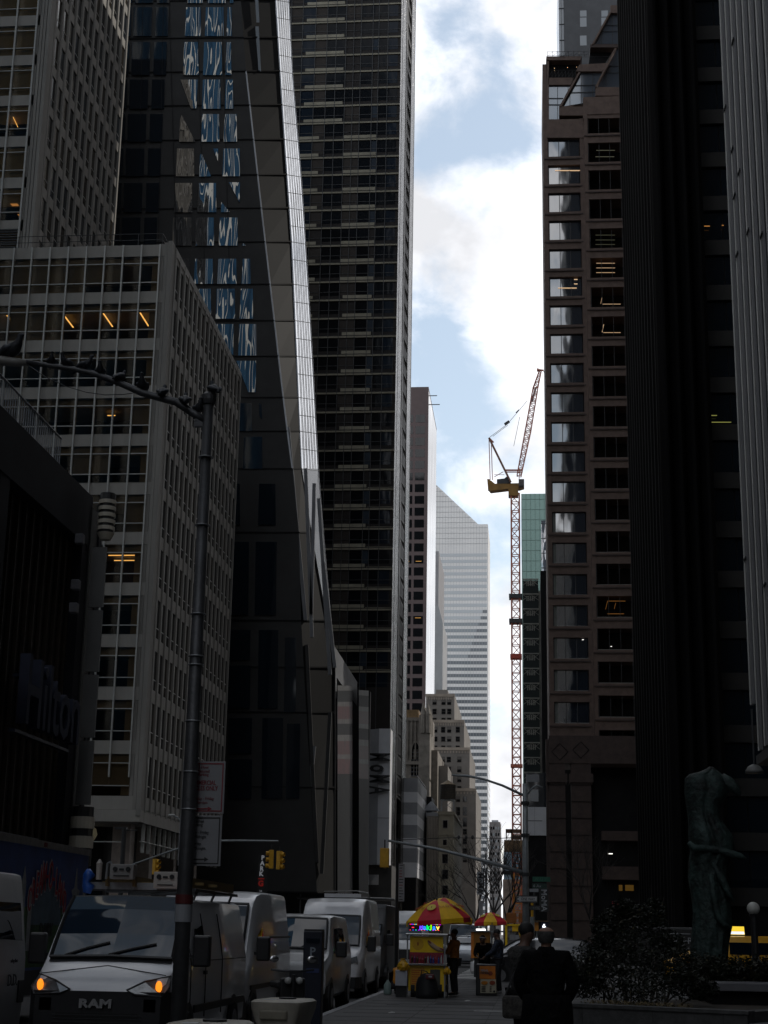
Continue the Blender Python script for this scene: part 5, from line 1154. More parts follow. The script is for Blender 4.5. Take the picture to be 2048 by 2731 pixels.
# parking signs on the post
def plate(name, label, cat, x0, y0, x1, y1, D, face, rim=None, th=.006):
    T = Thing(name, label, cat, W((x0+x1)/2, (y0+y1)/2, D)); a, b_ = W(x0, y0, D), W(x1, y1, D)
    T.part('plate', MB().box(a.x, b_.x, D, D+th, b_.z, a.z, face), bevel=.002)
    if rim:
        w_ = (b_.x-a.x)*.02+.004
        mb = MB(); i = w_*1.5
        mb.box(a.x+i, b_.x-i, D-.004, D-.001, a.z-i-w_, a.z-i, rim).box(a.x+i, b_.x-i, D-.004, D-.001, b_.z+i, b_.z+i+w_, rim).box(a.x+i, a.x+i+w_, D-.004, D-.001, b_.z+i+w_, a.z-i-w_, rim).box(b_.x-i-w_, b_.x-i, D-.004, D-.001, b_.z+i+w_, a.z-i-w_, rim)
        T.part('border', mb)
    T.a, T.b, T.D = a, b_, D; return T
sw_ = M('sign_white', (.26, .26, .27), .5, 0, .08, 3); sred = M('sign_red', (.22, .02, .03), .5, 0, 0); sblk = M('sign_black', (.02, .02, .02), .5, 0, 0)
S = plate('parking_sign', 'upper white parking sign reading COMMERCIAL VEHICLES ONLY in red on the lamp post', 'sign', 489, 2030, 596, 2170, DP+.14, sw_, sred)
cx = (W(462, 2100, DP).x+S.b.x)/2+.01; rt = (R(90), 0, 0); D_ = S.D-.004
for t, y, sz in (('3 Hour', 2043, .052), ('Metered', 2054, .052), ('Parking', 2063, .052), ('Monday - Friday', 2127, .052), ('7am-6pm', 2138, .042)): S.text(t, sz, (cx+.02, D_, W(540, y, DP).z), rt, sred, sx=.8)
for t, y in (('COMMERCIAL', 2085), ('VEHICLES ONLY', 2100)): S.text(t, .072, (cx+.01, D_, W(540, y, DP).z), rt, sred, sx=.72, bold=.001)
def arrow(S, x0, x1, y, m_):
    a, b_ = W(x0, y, S.D-.006), W(x1, y, S.D-.006)
    S.part('arrow', MB().prism([a+V3(0, 0, -.008), b_+V3(-.05, 0, -.008), b_+V3(-.05, 0, -.026), b_, b_+V3(-.05, 0, .026), b_+V3(-.05, 0, .008), a+V3(0, 0, .008)], (0, .004, 0), m_))
arrow(S, 500, 565, 2157, sred)
S = plate('parking_sign', 'lower white parking sign with black metered hours and arrow on the lamp post', 'sign', 480, 2174, 587, 2310, DP+.14, sw_, sblk)
cx = (W(448, 2240, DP).x+S.b.x)/2
for t, y, sz in (('2 Hour', 2178, .05), ('Metered', 2188, .052), ('Parking', 2198, .052), ('Monday - Friday', 2218, .052), ('8am-Midnight', 2230, .05), ('Sunday', 2248, .045), ('9am-Midnight.', 2261, .05)): S.text(t, sz, (cx+.01, S.D-.004, W(530, y, DP).z), rt, sblk, sx=.8)
arrow(S, 495, 556, 2292, sblk)
# traffic signals
def signal(label, px, py, D, rz=0, h=.9, n=3, group='yellow traffic signals over the avenue'):
    p = W(px, py, D); T = Thing('traffic_signal', label, 'traffic signal', p, rz, group, world=False)
    T.part('housing', MB().box(-.16, .16, -.12, .12, -h, 0, yellowsig), bevel=.02)
    for k in range(n):
        z = -h*(k+.5)/n; T.part('visor', MB().tube([(0, -.12, z), (0, -.3, z-.02)], .115, yellowsig, 12, caps=False)); T.part('lens', MB().tube([(0, -.121, z), (0, -.135, z)], .10, blackp, 12))
    T.part('hanger', MB().tube([(0, 0, 0), (0, 0, .3)], .025, darksteel, 6)); return T
# mast-arm pole at the near corner of the avenue
DM = 57.0; X0 = W(1402, 2400, DM).x
MP = Thing('mast_arm_pole', 'grey traffic pole on the near corner with a long arm reaching left over the street', 'traffic pole', (X0, DM, .13))
ps = M('pole_grey', (.26, .28, .29), .5, .4, .2, 2)
MP.part('pole', MB().tube([(X0, DM, .13), (X0, DM, 4.2), (X0, DM, W(1400, 2090, DM).z)], [.13, .115, .09], ps, 14), smooth=True)
MP.part('mast_arm', MB().tube([W(1398, 2328, DM), W(1300, 2298, DM), W(1160, 2263, DM), W(1035, 2242, DM)], [.075, .065, .055, .045], ps, 10), smooth=True)
MP.part('lamp_arm', MB().tube([W(1398, 2122, DM), W(1340, 2095, DM), W(1290, 2078, DM), W(1250, 2070, DM), W(1205, 2067, DM)], [.05, .045, .04, .05, .03], ps, 8), smooth=True)
MP.part('lamp_arm', MB().tube([W(1404, 2122, DM), W(1418, 2103, DM), W(1430, 2095, DM), W(1447, 2100, DM)], [.03, .03, .04, .03], ps, 8), smooth=True)
for y in (2142, 2228, 2332, 2470): z = W(1400, y, DM).z; MP.part('collar', MB().lathe([(.15, z-.06), (.15, z+.06)], (X0, DM, 0), darksteel, 12))
signal('yellow traffic signal seen from behind at the far end of the long mast arm', 1026, 2262, DM, R(180), .68)
WR2 = Thing('span_wire', 'thin overhead wire with three birds crossing behind the mast arm', 'cable', W(1070, 2235, 90)); WR2.part('wire', MB().tube([W(1060, 2240, 90), W(1200, 2234, 90), W(1330, 2236, 90), W(1400, 2232, 90)], .02, blackp, 4))
for x in (1223, 1243, 1260): WR2.part('insulator', MB().ball(W(x, 2233, 90), (.08, .06, .12), blackp, 6, 5))
# pedestrian signal and short poles
DS = 83.0
PS = Thing('pedestrian_signal', 'pedestrian signal showing a lit white walking figure beside the corner pole', 'pedestrian signal', W(1440, 2470, DS)); a, b_ = W(1443, 2458, DS), W(1462, 2483, DS)
PS.part('case', MB().box(a.x, b_.x, DS, DS+.25, b_.z, a.z, M('signal_case', (.03, .03, .06), .5))); PS.part('hood', MB().box(W(1424, 2458, DS).x, b_.x+.02, DS-.2, DS+.2, a.z+.01, a.z+.04, M('hood_ochre', (.2, .12, .05)))); PS.part('side_case', MB().box(W(1425, 2460, DS).x, W(1436, 2460, DS).x, DS+.05, DS+.3, b_.z, a.z-.04, M('signal_orange', (.5, .2, .02))))
wl_ = E('walk_white', (.9, .93, 1), 2.0); q = lambda x, y: W(x, y, DS-.03)
PS.part('walking_figure', MB().ball(q(1446.0, 2466.5)+V3(.1, 0, 0), (.035, .01, .04), wl_, 8, 6).beam(q(1451, 2468)-V3(.02, 0, 0), q(1450, 2474), .11, .02, wl_, up=(0, 1, 0)).beam(q(1450, 2473), q(1447, 2478.5), .06, .02, wl_, up=(0, 1, 0)).beam(q(1450, 2473), q(1453, 2478.5), .06, .02, wl_, up=(0, 1, 0)).beam(q(1451, 2469), q(1455, 2473), .045, .02, wl_, up=(0, 1, 0)).beam(q(1450, 2469), q(1447, 2473), .045, .02, wl_, up=(0, 1, 0)).beam(q(1450.5, 2467.5), q(1451.5, 2465), .08, .02, wl_, up=(0, 1, 0)))
PS.part('mount', MB().tube([(q(1432, 2400).x, DS+.3, .13), (q(1432, 2400).x, DS+.3, a.z)], .05, ps, 8))
YP = Thing('yellow_post', 'slim grey post with a yellow upper tube right of the corner pole', 'post', W(1418, 2430, 62)); p = W(1419, 2430, 62)
YP.part('post', MB().tube([(p.x, 62, .1), (p.x, 62, W(1419, 2445, 62).z)], .09, ps, 10)); YP.part('yellow_tube', MB().tube([(p.x, 62, W(1419, 2445, 62).z), (p.x, 62, W(1417, 2408, 62).z)], .05, yellowsig, 8))
S = plate('one_way_sign', 'upper black sign with a white left arrow reading ONE WAY on the corner pole', 'sign', 1376, 2388, 1434, 2408, DM-.2, sblk, M('sign_dimwhite', (.28, .28, .28)))
wm = M('sign_arrow_white', (.45, .45, .45), .5, 0, 0); a, b_ = W(1379, 2397.5, S.D-.006), W(1431, 2397.5, S.D-.006)
S.part('arrow', MB().prism([a, a+V3(.12, 0, .10), a+V3(.12, 0, .065), b_+V3(0, 0, .065), b_+V3(0, 0, -.065), a+V3(.12, 0, -.065), a+V3(.12, 0, -.10)], (0, .004, 0), wm)); S.text('ONE WAY', .13, ((a.x+b_.x)/2+.04, S.D-.012, a.z), rt, sblk, sx=.8, bold=.002)
S = plate('one_way_sign', 'lower smaller black ONE WAY sign half hidden behind the corner pole', 'sign', 1397, 2414, 1441, 2428, DM+.3, sblk, M('sign_dimwhite', (.28, .28, .28)))
S.part('arrow', MB().box(S.a.x+.1, S.b.x-.06, S.D-.006, S.D-.002, S.b.z+.05, S.a.z-.05, wm)); S.text('ONE WAY', .09, ((S.a.x+S.b.x)/2+.05, S.D-.012, (S.a.z+S.b.z)/2), rt, sblk, sx=.8)
gs_ = M('street_sign_green', (.01, .10, .06), .5, 0, .1)
S = plate('street_sign', 'upper green street name sign on the corner pole', 'sign', 1420, 2338, 1468, 2352, DM-.1, gs_); S.text('W 53 ST', .14, ((S.a.x+S.b.x)/2, S.D-.005, (S.a.z+S.b.z)/2), rt, M('faded_green_text', (.06, .2, .14)), sx=.9)
S = plate('street_sign', 'lower dark green sign with a pale number 6 on the corner pole', 'sign', 1419, 2356, 1458, 2370, DM-.1, M('street_sign_dark', (.01, .04, .03), .5)); S.text('6 Av', .15, ((S.a.x+S.b.x)/2-.08, S.D-.005, (S.a.z+S.b.z)/2), rt, greyp)
S = plate('blank_plate', 'small blank grey plate under the street name signs', 'sign', 1412, 2370, 1436, 2379, DM-.1, greyp)
S = plate('museum_banner', 'black museum banner with white vertical lettering right of the corner pole', 'banner', 1438, 2370, 1463, 2432, 96, sblk); S.text('MoMA', .46, ((S.a.x+S.b.x)/2, S.D-.01, (S.a.z+S.b.z)/2), (R(90), R(90), 0), greyp, bold=.01)
S.part('bracket', MB().tube([(S.a.x-.3, 96.02, S.a.z), (S.b.x, 96.02, S.a.z)], .02, darksteel, 6).tube([(S.a.x-.3, 96.02, .1), (S.a.x-.3, 96.02, S.a.z+.1)], .06, darksteel, 8))
S = plate('museum_banner', 'pale museum banner with black vertical lettering left of the bare tree', 'banner', 1272, 2325, 1290, 2386, 100, greyp); S.text('MoMA', .44, ((S.a.x+S.b.x)/2, S.D-.01, (S.a.z+S.b.z)/2), (R(90), R(90), 0), sblk, bold=.01)
S.part('bracket', MB().tube([(S.b.x+.15, 100.02, .1), (S.b.x+.15, 100.02, S.a.z+.1)], .06, darksteel, 8))
# far-left corner pole with its arms and signals
DF2 = 88.0; x2 = W(497, 2300, DF2).x
FP = Thing('corner_signal_pole', 'thin grey signal pole behind the foreground lamp post with arms to both sides', 'traffic pole', (x2, DF2, .13))
FP.part('pole', MB().tube([(x2, DF2, .13), (x2, DF2, W(500, 2150, DF2).z)], .10, ps, 10)); FP.part('mast_arm', MB().tube([W(497, 2243, DF2), W(640, 2242, DF2), W(742, 2243, DF2)], [.07, .06, .05], ps, 8))
FP.part('brace_arm', MB().tube([W(492, 2257, DF2), W(420, 2282, DF2), W(335, 2312, DF2)], [.06, .05, .045], ps, 8)); FP.part('lamp_arm', MB().tube([W(494, 2210, DF2), W(486, 2195, DF2), W(473, 2180, DF2), W(462, 2175, DF2)], .045, ps, 8)); FP.part('lamp_head', MB().ball(W(458, 2174, DF2), (.22, .12, .07), M('lamp_pale', (.5, .5, .5)), 10, 6))
signal('yellow traffic signal at the end of the level arm, left of a pair, edge on', 724, 2267, DF2, R(-75), 1.02); signal('yellow traffic signal at the end of the level arm, right of a pair, visors showing', 746, 2270, DF2, R(70), 1.0)
signal('yellow traffic signal hanging below the slanted brace arm at left', 416, 2291, DF2, R(60), .85)
GP = Thing('street_pole', 'thin dark pole with a small camera at the limestone block corner', 'pole', (W(326, 2300, 84).x, 84, .13)); gx = W(326, 2300, 84).x
GP.part('pole', MB().tube([(gx, 84, .13), (gx, 84, W(326, 2208, 84).z)], .13, darksteel, 10)); GP.part('camera', MB().box(gx-.5, gx+.15, 83.9, 84.1, W(326, 2212, 84).z, W(326, 2206, 84).z, darksteel).tube([(gx, 84, W(326, 2214, 84).z), (gx+.7, 84, W(326, 2214, 84).z)], .03, darksteel, 6))
# PARK sign
S = plate('garage_sign', 'black vertical garage sign reading PARK 24 HRS in white with a red arrow emblem', 'sign', 688, 2275, 712, 2396, 132, sblk)
gw_ = E('sign_lit_white', (.75, .78, .85), .16); gr_ = E('sign_lit_red', (.8, .03, .02), .10)
for ch, y in zip('PARK', (2288, 2302.5, 2317, 2331)): S.text(ch, .50, (S.a.x+.38+(2310-y)*.0022, S.D-.02, W(700, y, 132).z), rt, gw_, sx=1.0, bold=.02)
S.part('emblem_bar', MB().box(S.a.x+.08, S.a.x+.62, S.D-.03, S.D-.01, W(700, 2345, 132).z, W(700, 2342, 132).z, gr_))
S.text('G', .62, (S.a.x+.34, S.D-.02, W(700, 2357, 132).z), rt, gr_, bold=.03); S.text('24', .24, (S.a.x+.34, S.D-.02, W(700, 2377, 132).z), rt, gw_); S.text('HRS', .22, (S.a.x+.32, S.D-.02, W(700, 2386, 132).z), rt, gw_)
# canopy rails and number on the folded tower
CN = Thing('entrance_canopy', 'dark entrance canopy with thin pale rails and small street number lettering', 'canopy', W(900, 2385, 150)); q = lambda x, y: W(x, y, 150)
CN.part('rail', MB().tube([q(855, 2378), q(950, 2376), q(982, 2382)], .05, steel, 5).tube([q(945, 2393), q(1052, 2397)], .06, steel, 5).tube([q(790, 2372), q(860, 2380)], .05, darksteel, 5)); a, b_ = q(790, 2384), q(1050, 2400); CN.part('roof', MB().box(a.x, b_.x, 150.2, 156, b_.z, b_.z+.15, darksteel))
CN.text('53 WEST 53', .42, q(925, 2387), rt, greyp); CN.part('post', MB().tube([q(985, 2386), V3(q(985, 2386).x, 150, .1)], .06, darksteel, 6).tube([q(800, 2384)+V3(0, .5, 0), V3(q(800, 2384).x, 150.5, .1)], .06, darksteel, 6))
# tall regulation sign on a black pole
BP = Thing('regulation_sign_pole', 'slim black pole carrying a tall narrow white regulation sign by the hot dog cart', 'sign', (W(1056, 2500, 46).x, 46, .13)); bx_ = W(1056, 2600, 46).x
BP.part('pole', MB().tube([(bx_, 46, .13), (bx_, 46, W(1056, 2300, 46).z)], .05, blackp, 8)); a, b_ = W(1061, 2304, 46), W(1076, 2404, 46); BP.part('plate', MB().box(bx_+.04, bx_+.21, 45.95, 45.97, b_.z, a.z, sw_))
for k in range(13): BP.part('printed_line', MB().box(bx_+.055, bx_+.055+random.uniform(.06, .13), 45.945, 45.949, b_.z+.04+k*.08, b_.z+.062+k*.08, sred if k in (8, 9, 10, 5) else sblk))
for (x, y0, y1, D) in ((1282, 2402, 2440, 70),): S = plate('banner_sign', 'narrow pale notice sign behind the far umbrella', 'sign', x-5, y0, x+6, y1, D, sw_); S.part('post', MB().tube([((S.a.x+S.b.x)/2, D+.03, .1), ((S.a.x+S.b.x)/2, D+.03, S.a.z)], .03, darksteel, 6))
S = plate('red_white_poster', 'red topped poster with white scribbled print near the dark entrance', 'poster', 1632, 2404, 1652, 2462, 70, M('poster_white', (.3, .29, .3), .6, 0, .6, 30)); S.part('red_header', MB().box(S.a.x, S.b.x, S.D-.01, S.D-.001, S.b.z+(S.a.z-S.b.z)*.68, S.a.z, sred)); S.part('post', MB().tube([((S.a.x+S.b.x)/2, 70.05, .1), ((S.a.x+S.b.x)/2, 70.05, S.a.z)], .04, darksteel, 6))
# meter, barriers
PM = Thing('parking_meter', 'dark blue parking pay station with a white letter P', 'parking meter', (W(832, 2600, 27.6).x, 27.6, .13)); pxm = W(832, 2600, 27.6).x; zt = W(832, 2483, 27.6).z
PM.part('cabinet', MB().box(pxm-.165, pxm+.165, 27.6, 27.9, .13, zt, M('meter_navy', (.008, .011, .024), .45, 0, .15, 4)), bevel=.015); PM.part('solar_cap', MB().box(pxm-.16, pxm+.16, 27.62, 27.88, zt, zt+.03, blackp))
PM.text('P', .20, (pxm-.0, 27.59, W(832, 2539, 27.6).z), rt, M('meter_letter', (.28, .32, .36), .6), bold=.004); PM.part('screen', MB().box(pxm-.12, pxm+.12, 27.585, 27.6, W(832, 2515, 27.6).z, W(832, 2503, 27.6).z, g_blue)); PM.part('label_panel', MB().box(pxm-.1, pxm+.12, 27.585, 27.6, 1.05, 1.12, M('label_blue', (.03, .05, .15)))); PM.part('slot_panel', MB().box(pxm-.11, pxm+.1, 27.585, 27.6, 1.2, 1.32, blackp))
def barrier(label, px, py, D, rz=0):
    p = W(px, py, D); T = Thing('plastic_barrier', label, 'barrier', (p.x, D, .13), rz, 'water-filled barriers along the kerb', world=False)
    m_ = M('barrier_plastic', (.40, .37, .31), .5, 0, .2, 3); h = p.z-.13
    rg = []
    for z, w_, d in ((0, .30, .45), (.04, .31, .47), (.18, .30, .45), (.42, .27, .42), (h-.12, .335, .44), (h-.03, .34, .45), (h, .30, .41)):
        c = .07; rg.append([(w_-c, -d, z), (w_, -d+c, z), (w_, d-c, z), (w_-c, d, z), (-w_+c, d, z), (-w_, d-c, z), (-w_, -d+c, z), (-w_+c, -d, z)])
    T.part('shell', MB().rings(rg, m_), smooth=True, split=50)
    for z0 in (.25, .48): T.part('recess', MB().box(-.19, .19, -.47, -.40, z0, z0+.12, M('barrier_recess', (.26, .235, .18), .6, 0, .2, 3)), bevel=.02)
    T.part('fill_cap', MB().lathe([(.12, h), (.12, h+.02)], (.05, 0, 0), blackp, 12)); T.part('stencil', MB().box(-.16, .0, -.38, -.3, h+.0, h+.006, whitep))
barrier('scuffed white plastic barrier standing at the kerb under the parking meter', 758, 2664, 21.6, R(-9)); barrier('white plastic barrier top just showing at the bottom edge by the lamp post', 560, 2724, 15.6, R(-6))
# globe lamps
GL = Thing('globe_lamp', 'white globe lamp on a dark post right of the statue', 'lamp', (W(2009, 2500, 42).x, 42, .13)); p = W(2009, 2423, 42)
GL.part('globe', MB().ball(p, .165, M('milk_glass', (.5, .5, .46), .35, 0, .08), 20, 14), smooth=True); GL.part('post', MB().tube([(p.x, 42, .13), (p.x, 42, p.z-.14)], [.10, .085], blackp, 14)); GL.part('collar', MB().lathe([(.1, p.z-.2), (.12, p.z-.15), (.06, p.z-.12)], (p.x, 42, 0), blackp, 14))
GL = Thing('dome_lamp', 'grey half-dome lamp under the finned tower soffit at the right edge', 'lamp', W(2012, 2050, 45)); p = W(2012, 2062, 45)
GL.part('dome', MB().lathe([(.26, p.z), (.25, p.z+.07), (.18, p.z+.18), (.07, p.z+.24), (.02, p.z+.25)], (p.x, 45, 0), M('dome_grey', (.12, .12, .115), .5), 18), smooth=True); GL.part('stem', MB().tube([(p.x, 45, p.z+.24), (p.x, 45, 8.05)], .03, darksteel, 6))
# construction crates / orange barrier boxes
CB = Thing('orange_crate', 'orange construction panel box left of the corner pole, larger of two', 'crate', W(1365, 2448, 74)); a, b_ = W(1350, 2434, 74), W(1377, 2462, 74); CB.part('panel', MB().box(a.x, b_.x, 74, 74.6, b_.z, a.z, M('dim_orange', (.32, .10, .015), .6, 0, .2, 4)), bevel=.02); CB.part('leg', MB().box(a.x+.05, a.x+.12, 74.1, 74.2, 0, b_.z, darksteel)); CB.part('leg', MB().box(b_.x-.12, b_.x-.05, 74.1, 74.2, 0, b_.z, darksteel))
CB = Thing('orange_crate', 'smaller orange construction panel box touching the corner pole', 'crate', W(1390, 2448, 74)); a, b_ = W(1383, 2434, 74), W(1397, 2460, 74); CB.part('panel', MB().box(a.x, b_.x, 74, 74.6, b_.z, a.z, M('dim_orange', (.32, .10, .015), .6, 0, .2, 4)), bevel=.02); CB.part('leg', MB().box(a.x+.1, a.x+.2, 74.1, 74.2, 0, b_.z, darksteel))
# ================================================================= tower crane
DC = 330.0; c = lambda x, y, d=0: W(x, y, DC+d)
CR = Thing('tower_crane', 'tall luffing tower crane with a red-brown lattice mast and raised lattice boom', 'crane', (c(1376, 2300).x, DC, 0))
cm_ = M('crane_rust', (.42, .13, .08), .55, 0, .2, .5); cy = M('crane_yellow', (.26, .135, .02), .5, 0, .2, .8); cx0 = -3.05; hw = .95; ztop = c(1372, 1318).z
def lattice(mb, a, b_, w0, w1, n, m_, t=.14, up=V3(0, 1, 0)):
    a, b_ = V3(*a), V3(*b_); d = (b_-a).normalized(); s = d.cross(up).normalized(); u = s.cross(d).normalized(); prev = None
    for k in range(n+1):
        f_ = k/n; w_ = lerp(w0, w1, f_); p = a.lerp(b_, f_); cs_ = [p+s*w_*i+u*w_*j for i, j in ((-1, -1), (1, -1), (1, 1), (-1, 1))]
        for q in range(4): mb.beam(cs_[q], cs_[(q+1) % 4], t*.6, t*.6, m_)
        if prev:
            for q in range(4):
                mb.beam(prev[q], cs_[q], t*1.3, t*1.3, m_)
                if k % 2: mb.beam(prev[q], cs_[(q+1) % 4], t*.6, t*.6, m_)
                else: mb.beam(prev[(q+1) % 4], cs_[q], t*.6, t*.6, m_)
        prev = cs_
mb = MB(); lattice(mb, (cx0, DC, 0), (cx0, DC, ztop), .88, .88, 48, cm_, .25); CR.part('mast', mb)
for y, h, m_, ex in ((1592, .9, darksteel, .5), (1658, .9, darksteel, .5), (1752, .9, M('collar_red', (.35, .05, .03)), .3), (2043, .6, cm_, .3)):
    z = c(1378, y).z; CR.part('tie_collar', MB().box(cx0-hw-ex, cx0+hw+ex, DC-1.3, DC-1.1, z-h/2, z+h/2, m_).box(cx0-hw-ex, cx0+hw+ex, DC+1.1, DC+1.3, z-h/2, z+h/2, m_).box(cx0-hw-.2, cx0-hw-.0, DC-1.1, DC+1.1, z-h/2, z+h/2, m_).box(cx0+hw, cx0+hw+.2, DC-1.1, DC+1.1, z-h/2, z+h/2, m_))
a, b_ = c(1356, 1302), c(1382, 1318); CR.part('slewing_ring', MB().box(a.x, b_.x, DC-1.2, DC+1.2, b_.z-.6, a.z, cy))
a, b_ = c(1302, 1291), c(1372, 1306); CR.part('machinery_deck', MB().prism([c(1300, 1278), c(1310, 1282), c(1320, 1290), c(1396, 1288), c(1398, 1298), c(1385, 1302), c(1375, 1301), c(1308, 1309), c(1302, 1302)], (0, 2.2, 0), cy))
a, b_ = c(1383, 1279, -1.3), c(1398, 1297, -1.3); CR.part('operator_cab', MB().box(a.x, b_.x, DC-1.8, DC-.1, b_.z, a.z, M('cab_dark', (.09, .08, .08))), bevel=.1)
CR.part('winch', MB().prism([c(x, y) for x, y in ((1325, 1278), (1345, 1276), (1352, 1270), (1362, 1280), (1362, 1290), (1325, 1290))], (0, 1.5, 0), darksteel)); CR.part('counterweight', MB().prism([c(x, y, .1) for x, y in ((1299, 1277), (1306, 1278), (1309, 1302), (1301, 1302))], (0, 2.4, 0), M('weight_peach', (.42, .22, .14))))
mb = MB()
for d_ in (-.5, 1.0): mb.beam(c(1362, 1286, d_), c(1304, 1168, d_*.4), .5, .35, M('jib_brown', (.20, .09, .06)))
mb.beam(c(1304, 1168), c(1316, 1180), .3, .3, cm_); CR.part('a_frame', mb)
mb = MB()
for x in (1304, 1310):
    mb.tube([c(x, 1172), c(x+3, 1280)], .10, cm_, 5)
mb.beam(c(1348, 1254), c(1394, 1254), .35, .3, cm_); mb.beam(c(1350, 1259), c(1394, 1259), .2, .2, cm_); mb.beam(c(1386, 1254), c(1384, 1282), .15, .15, cm_); mb.tube([c(1318, 1272), c(1342, 1258)], .08, cm_, 5); mb.tube([c(1318, 1266), c(1345, 1266)], .06, cm_, 5)
CR.part('frame_tie', mb)
mb = MB(); lattice(mb, c(1384, 1270, .5), c(1408, 1150, .5), .45, .62, 12, cm_, .15); lattice(mb, c(1408, 1150, .5), c(1428, 1035, .5), .62, .55, 12, cm_, .15); lattice(mb, c(1428, 1035, .5), c(1441, 988, .5), .5, .22, 6, cm_, .15); CR.part('boom', mb)
mb = MB(); mb.beam(c(1434, 986), c(1450, 988), .35, .3, cm_); mb.tube([c(1450, 990), c(1453, 1000)], .08, blackp, 5); mb.box(c(1434, 980).x-.2, c(1434, 980).x+.2, DC-.2, DC+.8, c(1434, 988).z, c(1434, 983).z, cm_); CR.part('boom_tip', mb)
mb = MB(); mb.prism([c(x, y, .2) for x, y in ((1418, 1060), (1412, 1075), (1422, 1068), (1432, 1030), (1427, 1033))], (0, .5, 0), greyp); CR.part('boom_sign', mb)
mb = MB()
for (a, b_) in (((1306, 1166), (1352, 1132)), ((1314, 1164), (1354, 1134)), ((1354, 1130), (1381, 1098)), ((1381, 1098), (1405, 1070)), ((1386, 1112), (1370, 1190)), ((1454, 1000), (1455, 1180))): mb.tube([c(*a), c(*b_)], .05, darksteel, 4)
mb.beam(c(1346, 1132), c(1358, 1124), .6, .5, darksteel); mb.beam(c(1376, 1101), c(1384, 1093), .2, .2, darksteel); CR.part('hoist_cable', mb)
HO = Thing('construction_hoist', 'brown boarded construction hoist frame wrapped round the foot of the crane mast', 'hoist', (c(1365, 2260).x, DC-6, 0)); q = lambda x, y: W(x, y, DC-6)
mb = MB(); a, b_ = q(1344, 2240), q(1396, 2271); mb.box(a.x, b_.x, DC-6, DC-3, b_.z, a.z, M('hoist_board', (.20, .13, .07), .7, 0, .4, .8)); HO.part('boarding', mb)
mb = MB(); a, b_ = q(1350, 2211), q(1390, 2240)
for x in (a.x, a.x+.35*(b_.x-a.x), b_.x): mb.box(x-.12, x+.12, DC-6.1, DC-5.9, b_.z, a.z, M('hoist_frame', (.10, .05, .03)))
mb.box(a.x, b_.x, DC-6.1, DC-5.8, a.z-.8, a.z, M('hoist_frame', (.10, .05, .03))); mb.box(a.x+.4*(b_.x-a.x), b_.x, DC-6.0, DC-5.9, b_.z, b_.z+1.0, M('hoist_frame', (.10, .05, .03))); HO.part('frame', mb)
mb = MB(); a, b_ = q(1370, 2330), q(1396, 2395)
for x in (a.x, b_.x): mb.box(x-.2, x+.2, DC-6.2, DC-5.8, 0, a.z, M('hoist_orange', (.42, .16, .02)))
for k in range(8): mb.box(a.x, b_.x, DC-6.1, DC-6.0, b_.z-4+k*1.4, b_.z-3.8+k*1.4, M('hoist_orange', (.42, .16, .02)))
HO.part('orange_tower', mb)
# ================================================================= skinned figures
def skin(name, V, Eg, rad, mat, parent, sub=2, root=0, smooth=True):
    me = bpy.data.meshes.new(name); me.from_pydata([tuple(v) for v in V], Eg, []); o = bpy.data.objects.new(name, me); col.objects.link(o)
    m = o.modifiers.new('s', 'SKIN'); m.use_smooth_shade = smooth; ss = o.modifiers.new('d', 'SUBSURF'); ss.levels = sub; ss.render_levels = sub
    d = me.skin_vertices[0].data
    for i, r in enumerate(rad): d[i].radius = (r, r) if not hasattr(r, '__len__') else r; d[i].use_root = (i == root)
    dg = bpy.context.evaluated_depsgraph_get(); nm = bpy.data.meshes.new_from_object(o.evaluated_get(dg)); o.modifiers.clear(); o.data = nm; bpy.data.meshes.remove(me)
    nm.materials.clear(); nm.materials.append(mat)
    if parent: o.parent = parent
    return o
BASE = dict(pelvis=(0, 0, .95), waist=(0, 0, 1.07), chest=(0, .01, 1.25), upper=(0, 0, 1.39), neck=(0, .01, 1.49), skull0=(0, .03, 1.56), skull1=(0, .02, 1.64), skull2=(0, .01, 1.70),
            shR=(.18, 0, 1.41), elR=(.25, -.03, 1.14), wrR=(.25, .06, .91), shL=(-.18, 0, 1.41), elL=(-.25, -.03, 1.14), wrL=(-.25, .06, .91),
            hpR=(.09, 0, .90), knR=(.10, .03, .49), anR=(.10, -.02, .09), toR=(.12, .13, .04), hpL=(-.09, 0, .90), knL=(-.10, .03, .49), anL=(-.10, -.02, .09), toL=(-.12, .13, .04))
def hand(V, Eg, rad, wi, w, el, sd):
    d = (w-el).normalized(); up = Vector((0, 0, 1)); s = d.cross(Vector((0, 1, 0)) if abs(d.y) < .8 else up).normalized()*sd; n = d.cross(s).normalized()
    p = w+d*.055; V.append(p); rad.append((.036, .018)); pi = len(V)-1; Eg.append((wi, pi)); k = w+d*.085; V.append(k); rad.append((.038, .016)); ki = len(V)-1; Eg.append((pi, ki))
    for j, L_ in enumerate((.068, .078, .072, .056)):
        o_ = s*(.027-.018*j); a = k+o_+d*L_*.45; b = a+d*L_*.45+n*.018*(1+.3*j); V.extend([a, b]); rad.extend([.0095, .008]); Eg.extend([(ki, len(V)-2), (len(V)-2, len(V)-1)])
    a = p+s*.045+d*.01; b = a+d*.035+s*.012; V.extend([a, b]); rad.extend([.012, .010]); Eg.extend([(pi, len(V)-2), (len(V)-2, len(V)-1)])
skinm = M('skin', (.28, .15, .10), .55, 0, .1, 8); skind = M('skin_dark', (.12, .065, .045), .55, 0, .1, 8)
